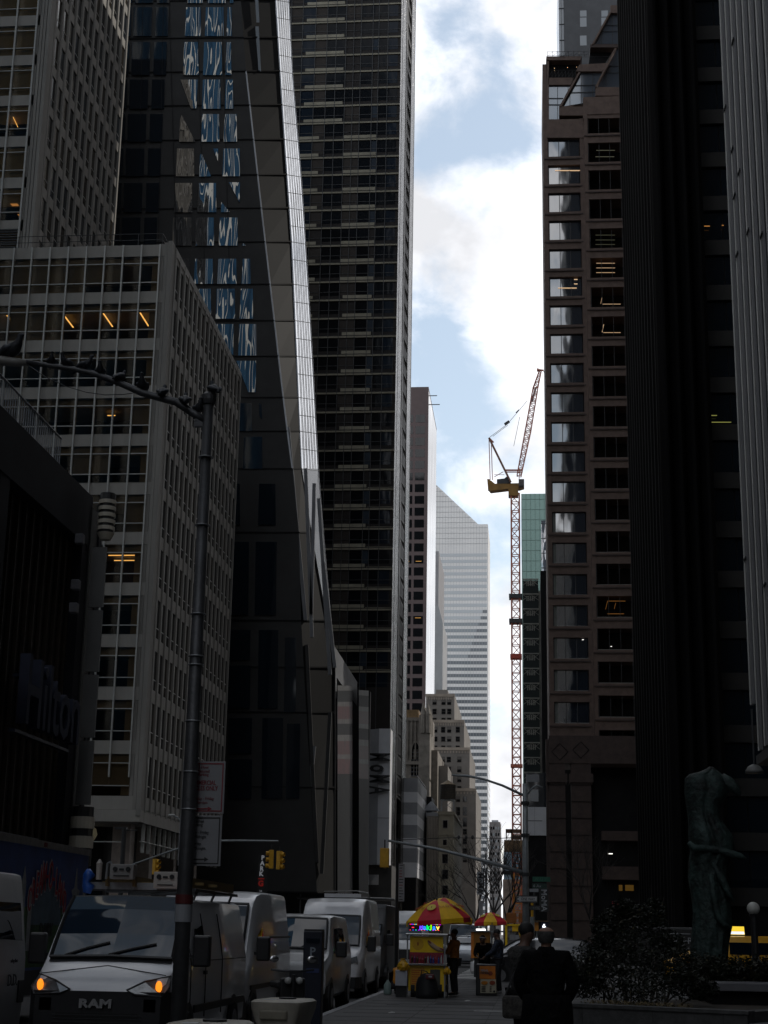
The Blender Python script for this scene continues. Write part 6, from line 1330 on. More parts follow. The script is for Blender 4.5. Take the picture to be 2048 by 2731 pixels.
def person(label, loc, rz, J=None, s=1.0, jacket=None, trousers=None, shoe=None, skn=None, jk=1.0, coat=None, hair=None, hood=None, group=None):
    B = {k: Vector(v) for k, v in BASE.items()}
    for k, v in (J or {}).items(): B[k] = Vector(v)
    T = Thing('person', label, 'person', loc, rz, group, world=False); T.e.scale = (s, s, s); T.B = B
    V = []; Eg = []; rad = []; ix = {}
    def add(n, r, par=None):
        V.append(B[n]); rad.append(r); ix[n] = len(V)-1
        if par: Eg.append((ix[par], ix[n]))
    add('pelvis', (.135, .10)); add('waist', (.12, .09), 'pelvis'); add('chest', (.145, .10), 'waist'); add('upper', (.12, .085), 'chest'); add('neck', (.052, .055), 'upper'); add('skull0', (.062, .075), 'neck'); add('skull1', (.078, .095), 'skull0'); add('skull2', (.058, .07), 'skull1')
    for sd in 'RL':
        add('sh'+sd, .055, 'upper'); add('el'+sd, .040, 'sh'+sd); add('wr'+sd, .027, 'el'+sd); add('hp'+sd, .085, 'pelvis'); add('kn'+sd, .055, 'hp'+sd); add('an'+sd, .038, 'kn'+sd); add('to'+sd, .032, 'an'+sd)
        hand(V, Eg, rad, ix['wr'+sd], B['wr'+sd], B['el'+sd], 1 if sd == 'R' else -1)
    hd = (B['skull1']-B['neck']); fw = B.get('face', Vector((0, 1, 0))).normalized(); sdv = fw.cross(Vector((0, 0, 1))).normalized(); c = B['skull1']
    def ext(p, r, par): V.append(p); rad.append(r); Eg.append((par, len(V)-1))
    ext(c+fw*.105-Vector((0, 0, .025)), .014, ix['skull1'])
    for q in (1, -1): ext(c+sdv*q*.088-Vector((0, 0, .01)), (.014, .022), ix['skull1'])
    body = skin('body', V, Eg, rad, skn or skinm, T.e)
    for q in (1, -1): T.part('eye', MB().ball(c+fw*.088+sdv*q*.03+Vector((0, 0, .012)), (.012, .010, .008), M('eye_dark', (.02, .02, .02), .3, 0, 0), 8, 5))
    T.part('mouth', MB().ball(c+fw*.088-Vector((0, 0, .062)), (.024, .012, .007), M('lip', (.16, .05, .04), .5, 0, 0), 8, 5))
    jv = []; jr = []; je = []
    def ja(p, r, par=None):
        jv.append(p); jr.append(r)
        if par is not None: je.append((par, len(jv)-1))
        return len(jv)-1
    p0 = ja(B['pelvis']-Vector((0, 0, .05)), (.165*jk, .125*jk)); p1 = ja(B['waist'], (.155*jk, .12*jk), p0); p2 = ja(B['chest'], (.175*jk, .13*jk), p1); p3 = ja(B['upper'], (.15*jk, .11*jk), p2); ja(B['neck']-Vector((0, 0, .03)), (.07, .07), p3)
    for sd in 'RL':
        a = ja(B['sh'+sd], .078*jk, p3); b = ja(B['el'+sd], .062*jk, a); e = B['wr'+sd]; ja(e.lerp(B['el'+sd], .08), .046*jk, b)
    T.jacket = skin('jacket', jv, je, jr, jacket, T.e)
    tv = [B['pelvis']-Vector((0, 0, .02))]; te = []; trr = [(.15, .115)]
    for sd in 'RL':
        for n, r in (('hp', .10), ('kn', .073), ('an', .06)):
            tv.append(B[n+sd]); trr.append(r); te.append((0 if n == 'hp' else len(tv)-2, len(tv)-1))
        o = skin('shoe', [B['an'+sd]-Vector((0, 0, .02)), B['to'+sd], B['an'+sd]+(B['an'+sd]-B['to'+sd])*.3-Vector((0, 0, .03))], [(0, 1), (0, 2)], [.045, (.042, .034), .038], shoe or blackp, T.e, 1)
    skin('trousers', tv, te, trr, trousers or M('dark_trousers', (.018, .018, .022), .8, 0, .2, 6), T.e)
    if coat:       # skirt of a long coat
        zt_, zb_, wt_, wb_ = coat; pc = B['pelvis']; rg = []
        for k in range(6):
            f_ = k/5; z = lerp(zt_, zb_, f_); w_ = lerp(wt_, wb_, f_); rg.append([(pc.x+w_*math.cos(a)*(1+.03*math.sin(5*a+k)), pc.y+.62*w_*math.sin(a)*(1+.03*math.cos(4*a)), z) for a in [2*math.pi*j/22 for j in range(22)]])
        T.part('coat_skirt', MB().rings(rg, jacket), smooth=True)
    if hair:
        hm, full = hair; c2 = (B['skull1']+B['skull2'])/2-fw*.012
        if full: T.part('hair', MB().ball(c2+Vector((0, 0, .012)), (.088, .098, .092), hm, 16, 10), smooth=True)
        else: T.part('hair', MB().rings([[c2+Vector((0, 0, z))+sdv*math.cos(a)*r1+fw*math.sin(a)*r2 for a in [math.pi*(.95+1.1*j/14) for j in range(15)]] for z, r1, r2 in ((-.13, .066, .082), (-.10, .084, .098), (-.06, .090, .106), (-.03, .089, .104), (-.012, .084, .098))], hm, close=False, cap=False), smooth=True)
    return T
def fig(px, py, D): return (W(px, py, D).x, D, .13)
blk = M('black_coat', (.0045, .0045, .005), .9, 0, .3, 6, .8, spec=.12, bscale=14); orj = M('orange_jacket', (.50, .17, .015), .6, 0, .3, 8, .9, bscale=16)
# bald man seen from behind in a long black coat
P1 = person('balding man in a long black coat seen from behind, nearest figure on the pavement', fig(1457, 2600, 17.0), R(-3), s=1.0, jacket=blk, jk=1.28, coat=(1.02, .55, .25, .29), trousers=blk, hair=(M('grey_hair', (.05, .048, .045), .8, 0, .3, 30), False),
            J=dict(skull0=(0, .03, 1.55), skull1=(0, .02, 1.63), skull2=(0, .015, 1.70), shR=(.19, 0, 1.39), shL=(-.19, 0, 1.39), elR=(.29, .0, 1.13), elL=(-.29, .0, 1.13), wrR=(.19, .10, .93), wrL=(-.19, .10, .93)))
P1.part('collar', MB().lathe([(.13, 1.40), (.10, 1.46), (.075, 1.50)], (0, .01, 0), blk, 16), smooth=True)
P2 = person('man in a charcoal jacket looking down at his hands beside the balding man', fig(1393, 2600, 19.6), R(-58), s=1.0, jacket=M('charcoal_jacket', (.032, .03, .028), .85, 0, .3, 6, .9, bscale=16), jk=1.12, trousers=blk, hair=(M('black_hair', (.012, .011, .011), .7, 0, .2, 30), True), skn=skind,
            J=dict(elR=(.24, .06, 1.14), wrR=(.08, .30, 1.16), elL=(-.24, .06, 1.14), wrL=(-.08, .30, 1.16), skull0=(0, .05, 1.56), skull1=(0, .07, 1.63), skull2=(0, .07, 1.70), neck=(0, .03, 1.49)))
P2.part('scarf', MB().box(-.05, .05, .13, .16, 1.05, 1.45, M('ochre_lining', (.20, .14, .05), .8)), bevel=.012)
SB = Thing('satchel', 'grey patterned satchel hanging at the hip of the man looking down', 'bag', (W(1372, 2620, 19.2).x, 19.25, .95), R(-15), None, world=False)
SB.part('pouch', MB().box(-.15, .15, -.05, .05, -.16, .10, M('satchel_grey', (.05, .045, .04), .8, 0, .6, 18)), bevel=.04); SB.part('strap', MB().tube([(-.12, 0, .08), (-.02, .05, .35), (.12, .08, .5)], .012, blackp, 6))
P3 = person('street vendor in an orange jacket standing at the right side of the hot dog cart', fig(1212, 2600, 43.4), R(70), s=.98, jacket=orj, jk=1.1, hair=(M('black_hair', (.012, .011, .011)), True), J=dict(elR=(.24, .1, 1.15), wrR=(.2, .34, 1.1), elL=(-.24, .1, 1.15), wrL=(-.18, .34, 1.12)))
P4 = person('person in a dark plaid coat leaning on the poster box', fig(1330, 2600, 45.0), R(80), s=.99, jacket=M('plaid_coat', (.03, .04, .065), .8, 0, .7, 14), jk=1.2, hair=(M('black_hair', (.012, .011, .011)), True), shoe=M('pale_sole', (.3, .3, .3)), skn=skind, J=dict(elR=(.24, .12, 1.16), wrR=(.18, .36, 1.02), elL=(-.24, .12, 1.16), wrL=(-.2, .36, 1.0), skull1=(0, .06, 1.64), skull2=(0, .06, 1.70)))
P5 = person('stooping person in a black coat and white-brimmed cap behind the poster box', fig(1292, 2600, 47.0), R(170), s=.95, jacket=blk, jk=1.2, trousers=blk, skn=skind, hair=(blk, True), J=dict(chest=(0, .08, 1.22), upper=(0, .15, 1.34), neck=(0, .2, 1.42), skull0=(0, .25, 1.47), skull1=(0, .28, 1.53), skull2=(0, .29, 1.59), shR=(.18, .14, 1.36), shL=(-.18, .14, 1.36), elR=(.25, .2, 1.1), elL=(-.25, .2, 1.1), wrR=(.15, .4, 1.05), wrL=(-.15, .4, 1.05)))
P5.part('cap_brim', MB().rings([[(.108*math.cos(a), .27+.118*math.sin(a), z) for a in [2*math.pi*j/16 for j in range(16)]] for z in (1.56, 1.60)], M('pale_brim', (.35, .3, .3), .7)), smooth=True)
P6 = person('worker in a bright orange jacket crouching behind the white lid left of the cart', (W(1063, 2600, 43.2).x, 43.2, .13), R(-25), s=.9, jacket=M('bright_orange', (.62, .24, .012), .6, 0, .2, 8), jk=1.15, hair=(M('black_hair', (.012, .011, .011)), True),
            J=dict(pelvis=(0, -.05, .30), waist=(0, -.04, .42), chest=(0, .05, .58), upper=(0, .14, .70), neck=(0, .22, .77), skull0=(0, .28, .81), skull1=(0, .31, .87), skull2=(0, .32, .93), shR=(.18, .12, .70), shL=(-.18, .12, .70), elR=(.24, .25, .5), elL=(-.24, .25, .5), wrR=(.16, .45, .42), wrL=(-.16, .45, .42), hpR=(.1, -.02, .28), hpL=(-.1, -.02, .28), knR=(.16, .36, .46), knL=(-.16, .36, .46), anR=(.14, .1, .08), anL=(-.14, .1, .08), toR=(.15, .26, .04), toL=(-.15, .26, .04)))
# ================================================================= hot dog cart
DCt = 42.0; k_ = lambda x, y, d=0: W(x, y, DCt+d)
HC = Thing('hot_dog_cart', 'yellow hot dog cart with a rainbow LED sign, steel counter and painted sausage panel', 'food cart', (k_(1137, 2600).x, DCt, .13))
xa, xb = k_(1089, 2600).x, k_(1184, 2600).x; xc = (xa+xb)/2
zT, zC, zB = k_(1137, 2492).z, k_(1137, 2572).z, k_(1137, 2643).z
HC.part('counter_top', MB().box(xa-.06, xb+.08, DCt-.12, DCt+1.5, zC-.02, zC+.012, chrome)); HC.part('lower_cabinet', MB().box(xa, xb, DCt, DCt+1.5, zB, zC-.03, yellow)); HC.part('roof', MB().box(xa-.08, xb+.1, DCt-.1, DCt+1.55, zT-.03, zT+.02, chrome), bevel=.008)
for x in (xa-.03, xb+.02):
    for y in (DCt-.04, DCt+1.45): HC.part('post', MB().box(x-.018, x+.018, y-.018, y+.018, zB-.3, zT-.03, steel))
up_ = HC.part('upper_panel', MB().box(xa+.03, xb-.03, DCt+.02, DCt+.05, zC+.30, zT-.05, yellow))
HC.part('can_shelf', MB().box(xa+.02, xb-.02, DCt+.02, DCt+.06, zC+.02, zC+.30, M('shelf_red', (.28, .02, .04), .5, 0, .3, 6)))
rr_ = random.Random(6)
for j in range(12):
    x = xa+.09+j*(xb-xa-.16)/11; m_ = (M('bottle_brown', (.05, .03, .015), .3), M('bottle_blue', (.02, .05, .25), .3), M('bottle_pale', (.35, .38, .38), .3), M('can_violet', (.12, .03, .12), .3), M('can_red', (.3, .03, .04), .3))[(0, 3, 0, 4, 4, 0, 2, 1, 1, 4, 1, 2)[j]]
    h = .15+rr_.random()*.07; HC.part('bottle', MB().lathe([(.024, zC+.03), (.026, zC+.03+h*.6), (.012, zC+.03+h*.85), (.012, zC+.03+h)], (x, DCt-.02, 0), m_, 10))
dsk = [(xa+.24+.15*math.cos(a), zC+.50+.15*math.sin(a)) for a in [2*math.pi*j/24 for j in range(24)]]
d1 = HC.part('painted_disc', MB().prism([(x, DCt+.012, z) for x, z in dsk], (0, .008, 0), M('disc_ochre', (.70, .40, .02), .5))); HC.part('disc_mark', MB().prism([(xa+.24+.02*math.cos(a), DCt+.004, zC+.51+.05*math.sin(a)) for a in [2*math.pi*j/10 for j in range(10)]], (0, .008, 0), M('disc_mark', (.3, .05, .02))), d1)
saus = [(xa+.50+.42*t, DCt+.0, zC+.60-.17*t-.09*math.sin(t*2.6)) for t in [j/10 for j in range(11)]]
HC.part('painted_bun', MB().tube([(x, y+.012, z-.012) for x, y, z in saus], [.02, .045, .055, .06, .06, .06, .06, .058, .05, .045, .02], M('bun_cream', (.42, .30, .2), .6), 10)); HC.part('painted_sausage', MB().tube([(x, y-.01, z) for x, y, z in saus], [.012, .026, .03, .032, .032, .032, .032, .032, .03, .026, .012], M('sausage_red', (.16, .02, .01), .5), 10))
HC.part('menu_panel', MB().box(xa+.05, xa+.42, DCt-.012, DCt, zB+.05, zC-.08, M('menu_orange', (.55, .27, .02), .5, 0, .1, 5)))
for j in range(7): HC.part('menu_line', MB().box(xa+.09, xa+.09+rr_.uniform(.14, .28), DCt-.018, DCt-.012, zC-.16-j*.055, zC-.145-j*.055, M('menu_red', (.4, .05, .01))))
HC.part('hatch', MB().box(xb-.36, xb-.10, DCt-.014, DCt, zB+.08, zC-.12, M('hatch_grey', (.06, .06, .05), .4))); HC.part('chassis', MB().box(xa, xb+.05, DCt+.02, DCt+1.4, .42, zB-.01, blackp))
for x in (xa+.12, xb-.1):
    for y in (DCt+.15, DCt+1.3): HC.part('wheel', MB().tube([(x-.05, y, .13+.2), (x+.05, y, .13+.2)], .2, tyre, 16))
sg = HC.part('led_sign', MB().box(k_(1088, 2480).x, k_(1180, 2480).x, DCt-.06, DCt+.06, k_(1130, 2483).z, k_(1130, 2462).z, M('sign_housing', (.16, .15, .17), .5)))
s0, s1 = k_(1091, 2481, -.07), k_(1177, 2465, -.07); HC.part('led_face', MB().box(s0.x, s1.x, DCt-.07, DCt-.061, s0.z, s1.z, E('led_off', (0, 0, .01), .1)), sg)
cols_ = [(.12, .05, 1), (.02, .2, 1), (0, .75, .1), (.25, .8, 0), (1, .75, .02), (1, .6, .1)]
for ch, x, c_ in zip('Baklav', (1124, 1133, 1142, 1150, 1158, 1168), cols_): HC.text(ch, .19, (k_(x, 2473).x, DCt-.08, (s0.z+s1.z)/2-.005), rt, E('led_%s' % ch, c_, 2.0), 'led_letter', .002, parent=sg, bold=.004)
dots = [((1, .02, .05), 0), ((.05, .1, 1), 1), ((0, .8, .5), 2), ((.6, 0, 1), 3), ((1, .3, .05), 4)]
for j in range(22):
    x = s0.x+.03+j*(s1.x-s0.x-.06)/21
    for z in ((s1.z-.012,) if j % 2 else (s1.z-.012, s0.z+.010)): HC.part('led_dash', MB().box(x-.014, x+.014, DCt-.078, DCt-.072, z-.006, z+.006, E('led_d%d' % (j % 5), dots[(j*3) % 5][0], 2.2)), sg)
HC.part('led_dash', MB().box(s0.x+.07, s0.x+.13, DCt-.078, DCt-.072, (s0.z+s1.z)/2-.02, (s0.z+s1.z)/2, E('led_d0', (1, .02, .05), 2.2)), sg)
def umbrella(label, px, py, D, Rr, rot, tilt=0, h=.52, bottom=1.2):
    p = W(px, py, D); T = Thing('cart_umbrella', label, 'umbrella', (p.x, D, p.z), R(rot), 'red and yellow food cart umbrellas', world=False)
    def pr(a, f_): r = Rr*f_; z = -h*(f_**1.75); return (r*math.cos(a), r*math.sin(a), z)
    for g in range(8):
        a0, a1 = 2*math.pi*g/8, 2*math.pi*(g+1)/8; m_ = (uyel, red)[g % 2]; gr = []
        for f_ in [j/7 for j in range(8)]:
            row = []
            for j in range(5):
                t = j/4; A, B_ = Vector(pr(a0, f_)), Vector(pr(a1, f_)); q = A.lerp(B_, t); q *= 1; q.z += .0; q.z -= 0; q = Vector((q.x*(1+.035*math.sin(t*math.pi)*f_), q.y*(1+.035*math.sin(t*math.pi)*f_), q.z)); row.append(q)
            gr.append(row)
        gr.append([Vector((q.x*1.0, q.y*1.0, q.z-.13*(1-.12*math.sin(j/4*math.pi*1)))) for j, q in enumerate(gr[-1])])
        mb = MB(); sheet(mb, gr, m_); pn = T.part('panel', mb)
        am = (a0+a1)/2; ctr = Vector(pr(am, .60))*1.0; ctr = Vector((ctr.x*.94, ctr.y*.94, ctr.z)); d2 = (Vector(pr(am, .8))-Vector(pr(am, .45))).normalized(); s_ = Vector((-math.sin(am), math.cos(am), 0)); n_ = s_.cross(d2).normalized()
        if n_.z < 0: n_ = -n_
        if g % 2:
            T.part('roundel', MB().prism([ctr+n_*.035+(s_*math.cos(t)+d2*math.sin(t))*Rr*.145 for t in [2*math.pi*q/20 for q in range(20)]], n_*.004, M('roundel_yellow', (.78, .60, .08), .6)), pn)
            T.part('roundel_mark', MB().prism([ctr+n_*.042+(s_*math.cos(t)*.25+d2*math.sin(t))*Rr*.05 for t in [2*math.pi*q/10 for q in range(10)]], n_*.004, M('roundel_mark', (.14, .04, .02), .6)), pn)
        else:
            mtx = Matrix((s_*-1 if (s_*-1).cross(-d2).dot(n_) > 0 else s_, -d2, n_)).transposed()
            tx_ = T.text('Hot Dogs', Rr*.16, ctr+n_*.04, mtx.to_euler(), M('umbrella_print', (.45, .06, .02), .6), 'print', .001, parent=pn)
    T.part('pole', MB().tube([(0, 0, -bottom-.6), (0, 0, .03)], .02, steel, 8)); T.part('finial', MB().ball((0, 0, .02), .025, blackp, 8, 6))
    T.e.rotation_euler = (R(tilt), 0, R(rot)); return T
umbrella('front red and yellow umbrella over the hot dog cart', 1165, 2401, 42.6, .86, -82, 5, .50)
umbrella('second red and yellow umbrella rising behind the front one over the hot dog cart', 1184, 2394, 44.4, .86, -62, -3, .55)
umbrella('smaller looking red and yellow umbrella over the amber menu cart further back', 1307, 2433, 66.0, .70, -112, 3, .40)
# clutter round the cart
GN = Thing('generator_bag', 'black lumpy covered generator with a dark red lid standing before the cart', 'generator', (k_(1138, 2640, -.6).x, DCt-.6, .13), 0, None, world=False)
GN.part('cover', MB().rings([[(w_*math.cos(a)*(1+.05*math.sin(3*a)), .2*math.sin(a), z) for a in [2*math.pi*j/18 for j in range(18)]] for z, w_ in ((0, .27), (.12, .29), (.35, .28), (.50, .23), (.60, .12), (.62, .05))], blackp), smooth=True); GN.part('lid', MB().box(-.02, .2, -.22, -.1, .47, .60, M('dark_red_lid', (.10, .01, .012), .4)), bevel=.02); GN.part('handle', MB().tube([(-.15, -.1, .55), (-.12, -.15, .7), (.0, -.15, .66), (.06, -.1, .58)], .014, blackp, 6)); GN.part('label', MB().box(.06, .14, -.226, -.221, .52, .56, greyp))
WB = Thing('cooler_box', 'white flat-fronted cooler box standing left of the hot dog cart', 'cooler', (k_(1070, 2600, -.2).x, DCt-.2, .13), R(4), None, world=False); z0, z1 = k_(1070, 2629).z-.13, k_(1070, 2586).z-.13; WB.part('front_panel', MB().box(-.155, .155, -.05, .05, z0, z1, M('lid_white', (.40, .41, .45), .5, 0, .08, 4)), bevel=.02); WB.part('support', MB().box(-.14, .14, .06, .3, 0, z0, blackp))
def bag(label, px, py, D, s_, m_):
    T = Thing('plastic_bag', label, 'bag', W(px, py, D), 0, 'yellow plastic bags hung on the cart', world=False); rb_ = random.Random(px)
    T.part('sack', MB().rings([[(w_*s_*math.cos(a)*(1+.22*rb_.uniform(-1, 1)), w_*s_*.8*math.sin(a)*(1+.22*rb_.uniform(-1, 1)), z*s_) for a in [2*math.pi*j/12 for j in range(12)]] for z, w_ in ((-.5, .1), (-.42, .38), (-.2, .5), (.05, .42), (.25, .2), (.36, .12), (.45, .2))], m_)); return T
bagm = M('bag_yellow', (.62, .33, .01), .45, 0, .25, 9)
bag('large crumpled yellow plastic bag hung on the left side of the hot dog cart', 1074, 2572, 41.8, .34, bagm); bag('small yellow plastic bag tied at the lower right of the hot dog cart', 1192, 2588, 41.9, .22, bagm)
BK = Thing('water_bottle_jug', 'pale plastic jug standing on the kerb beside the crouching worker', 'jug', (W(1034, 2640, 43.4).x, 43.4, .13), 0, None, world=False); BK.part('jug', MB().lathe([(.09, 0), (.11, .03), (.11, .24), (.04, .34), (.03, .38)], (0, 0, 0), M('jug_teal', (.22, .30, .28), .4), 12), smooth=True)
# poster box and the second, amber cart
PB = Thing('poster_box', 'waist-high black box pasted with orange and white food posters', 'poster box', (W(1295, 2600, 44.0).x, 44.0, .13)); q = lambda x, y: W(x, y, 43.98)
a, b_ = W(1269, 2571, 44), W(1324, 2652, 44); PB.part('bin', MB().box(a.x, b_.x, 44, 44.6, .13, a.z, blackp), bevel=.02); a, b_ = q(1279, 2576), q(1321, 2611); PB.part('orange_poster', MB().box(a.x, b_.x, 43.97, 43.99, b_.z, a.z, M('poster_orange', (.58, .17, .01), .5, 0, .12, 6)))
a2, b2 = q(1281, 2611), q(1323, 2649); pw2 = PB.part('white_poster', MB().box(a2.x, b2.x, 43.965, 43.985, b2.z, a2.z, M('poster_cream', (.42, .38, .28), .5, 0, .1, 6))); PB.text('HALAL', .085, (q(1292, 2588).x, 43.96, q(1292, 2588).z), rt, sw_, sx=.8, bold=.004); PB.text('CHICKEN', .07, (q(1292, 2595).x, 43.96, q(1292, 2595.5).z), rt, sblk, sx=.8, bold=.003)
PB.part('food_photo', MB().prism([q(1308+6*math.cos(t), 2596+6*math.sin(t)) for t in [2*math.pi*j/12 for j in range(12)]][::-1], (0, -.02, 0), M('food_brown', (.25, .04, .01))))
for (x, y, rx, ry) in ((1292, 2621, 9, 5), (1313, 2621, 8, 6)): PB.part('food_photo', MB().prism([q(x+rx*math.cos(t), y+ry*math.sin(t))+V3(0, -.02, 0) for t in [2*math.pi*j/12 for j in range(12)]][::-1], (0, -.02, 0), M('food_orange' if x < 1300 else 'food_brown', (.55, .2, .01))))
for j in range(4):
    p, p2 = q(1284, 2631+j*4), q(1295, 2632+j*4); PB.part('price_line', MB().box(p.x, p2.x, 43.955, 43.963, p2.z-.01, p2.z+.012, sblk)); p, p2 = q(1306, 2631+j*4), q(1311, 2632+j*4); PB.part('price_line', MB().box(p.x, p2.x, 43.955, 43.963, p2.z-.01, p2.z+.012, sblk))
PB.part('corner_mark', MB().prism([q(1318+3*math.cos(t), 2644+3*math.sin(t))+V3(0, -.02, 0) for t in [2*math.pi*j/10 for j in range(10)]][::-1], (0, -.02, 0), sblk))
DA2 = 56.0; AC = Thing('menu_cart', 'amber menu cart with a bright white light strip behind the poster box', 'food cart', (W(1283, 2600, DA2).x, DA2, .13)); q = lambda x, y: W(x, y, DA2)
a, b_ = q(1256, 2485), q(1306, 2556); AC.part('menu_board', MB().box(a.x, b_.x, DA2, DA2+1.2, b_.z, a.z, M('menu_amber', (.36, .15, .012), .5, 0, .15, 3))); AC.part('menu_edge', MB().box(a.x, a.x+.1, DA2-.02, DA2, b_.z, a.z, orange)); AC.part('base', MB().box(a.x+.1, b_.x, DA2+.1, DA2+1.2, .3, b_.z, darksteel)); AC.part('roof', MB().box(a.x-.1, b_.x+.5, DA2-.1, DA2+1.3, a.z+.0, a.z+.05, steel))
for j in range(5): AC.part('menu_line', MB().box(a.x+.3, b_.x-.1-(j % 2)*.1, DA2-.02, DA2-.005, a.z-.25-j*.13, a.z-.22-j*.13, M('menu_dark', (.15, .06, .01))))
p, p2 = q(1270, 2476), q(1295, 2482); AC.part('light_strip', MB().tube([(p.x, DA2-.05, p2.z+.02), (p2.x, DA2-.05, p2.z+.02)], .035, E('strip_white', (1, .98, .95), 3.0), 8)); AC.part('wheel', MB().tube([(a.x+.3, DA2+.2, .3), (a.x+.4, DA2+.2, .3)], .18, tyre, 14))
UM = Thing('folded_umbrella', 'folded grey umbrella hanging point down below the smaller umbrella', 'umbrella', W(1314, 2482, 60)); p, p2 = W(1312, 2468, 60), W(1314, 2503, 60); UM.part('cloth', MB().tube([p, p.lerp(p2, .3), p.lerp(p2, .8), p2], [.07, .09, .06, .01], M('folded_grey', (.20, .19, .18), .7, 0, .2, 8), 10), smooth=True)
UM.part('stand', MB().tube([(p.x, 60.02, .13), (p.x, 60.02, p.z+.1)], .02, darksteel, 6))
NK = Thing('news_kiosk', 'yellow framed news kiosk with cluttered pale posters left of the corner pole', 'kiosk', (W(1375, 2500, 72).x, 72, .13)); q = lambda x, y: W(x, y, 72); a, b_ = q(1350, 2466), q(1398, 2520)
NK.part('stall', MB().box(a.x, b_.x, 72, 73, .13, a.z, M('kiosk_print', (.20, .19, .19), .6, 0, .9, 4))); NK.part('yellow_frame', MB().box(a.x-.05, a.x+.05, 71.9, 72, .13, a.z, yellow).box(a.x, b_.x, 71.9, 72, a.z-.05, a.z+.03, yellow))
for (x, y, r_, m_) in ((1374, 2476, 8, uyel), (1391, 2474, 7, M('kiosk_red', (.35, .05, .05))), (1392, 2492, 8, uyel), (1366, 2500, 7, sw_), (1380, 2500, 6, greyp)): NK.part('poster', MB().prism([q(x-r_, y+r_), q(x+r_, y+r_), q(x+r_, y-r_), q(x-r_, y-r_)], (0, -.06, 0), m_))
# ================================================================= planter, steps, shrub, hedge, statue
gw2 = M('planter_granite', (.055, .055, .054), .7, 0, .3, 6, .2)
PL = Thing('planter', 'low grey granite planter wall with dark joints in front of the shrub', 'planter', (2, 31, .13)); A_, B_ = V3(.45, 31.2, 0), V3(3.78, 29.4, 0); dA = (B_-A_).normalized(); nA = V3(-dA.y, dA.x, 0)
if nA.y < 0: nA = -nA
PL.part('wall', MB().prism([A_, B_, B_+nA*.35, A_+nA*.35], (0, 0, .44), gw2)); PL.part('coping', MB().prism([A_-nA*.03+V3(0, 0, .441), B_-nA*.03+dA*.03+V3(0, 0, .441), B_+nA*.38+V3(0, 0, .441), A_+nA*.38+V3(0, 0, .441)], (0, 0, .06), gw2)); PL.part('side_wall', MB().prism([B_+nA*.36, B_+nA*.36-dA*.35, B_+nA*5-dA*.35+V3(.3, 0, 0), B_+nA*5+V3(.3, 0, 0)], (0, 0, .48), gw2))
for t in (.14, .52, .88): p = A_.lerp(B_, t)-nA*.002; PL.part('joint', MB().prism([p, p+dA*.012, p+dA*.012-nA*.003, p-nA*.003], (0, 0, .44), blackp))
PL.part('soil', MB().prism([A_+nA*.36, B_+nA*.36-dA*.36, B_+nA*6-dA*.3, A_+nA*6], (0, 0, .42), M('soil', (.035, .026, .018), .9, 0, .5, 4)))
STP = Thing('plaza_step', 'pale stone step block crossing behind the planter at the right', 'step', (6, 34, .13)); ps_ = M('plaza_stone', (.11, .11, .12), .6, 0, .15, 2); x0 = W(1888, 2640, 34).x; zz = W(1950, 2622, 34).z; z2 = W(1950, 2644, 34).z
STP.part('block', MB().box(x0, 12, 34, 35.5, z2, zz, ps_), bevel=.015); STP.part('riser', MB().box(x0+.1, 12, 34.25, 35.5, .13, z2, blackst)); struct('plaza_paving', MB().prism([V3(3.95, 26, .131), V3(12, 26, .131), V3(12, 33.9, .131), (3.6, 33.9, .131)], (0, 0, .16), ps_))
leafm = M('shrub_leaf', (.010, .013, .0065), .5, 0, .5, 9, spec=.3); leafm2 = M('shrub_leaf_pale', (.05, .042, .02), .5, 0, .4, 9)
def leaves(n, vol, size, seed, pale=.06):
    rg = random.Random(seed); mb = MB(); tot = 0
    while tot < n:
        cx_, cy_, cz_, rx, ry, rz_ = rg.choice(vol); u = V3(rg.gauss(0, 1), rg.gauss(0, 1), rg.gauss(0, 1)).normalized()*(rg.random()**.45); p = V3(cx_+u.x*rx, cy_+u.y*ry, cz_+u.z*rz_)
        if p.z < .45: continue
        a = V3(rg.gauss(0, 1), rg.gauss(0, 1), rg.gauss(0, .7)).normalized(); b = a.cross(V3(rg.gauss(0, 1), rg.gauss(0, 1), rg.gauss(0, 1))).normalized(); s_ = size*rg.uniform(.6, 1.3); m_ = leafm2 if rg.random() < pale else leafm
        mb.face([p-a*s_, p-b*s_*.45, p+a*s_, p+b*s_*.45], m_); tot += 1
    return mb
SH = Thing('shrub', 'wide dark glossy leafed shrub filling the granite planter', 'shrub', (2.1, 33, .55)); vol = []
rg = random.Random(11)
for (px, py, D, r_) in ((1570, 2570, 32.6, .5), (1820, 2570, 33.5, .45), (1640, 2450, 34, .34), (1600, 2600, 32.6, .62), (1690, 2560, 33, .70), (1760, 2590, 33, .62), (1650, 2500, 33.6, .55), (1720, 2460, 34, .50), (1600, 2540, 33.4, .45), (1560, 2620, 32.2, .4), (1820, 2620, 32.6, .45), (1700, 2640, 32, .6), (1780, 2520, 34, .42), (1665, 2425, 34, .30), (1745, 2420, 34.4, .25), (1880, 2640, 33, .3), (1610, 2470, 34, .3)):
    p = W(px, py, D); vol.append((p.x, p.y, p.z, r_, r_*.8, r_*.8))
SH.part('foliage', leaves(17000, vol, .040, 2, .05))
stb = MB()
for k in range(26):
    c_ = rg.choice(vol); stb.tube([(c_[0]*.6+.8, 33, .4), (c_[0]*.8+.4+rg.uniform(-.2, .2), c_[1], c_[2]*.6+.2), (c_[0]+rg.uniform(-.3, .3), c_[1]+rg.uniform(-.2, .2), c_[2]+rg.uniform(.0, .5))], [.02, .012, .004], M('shrub_stem', (.05, .04, .03), .8), 5)
SH.part('stem', stb)
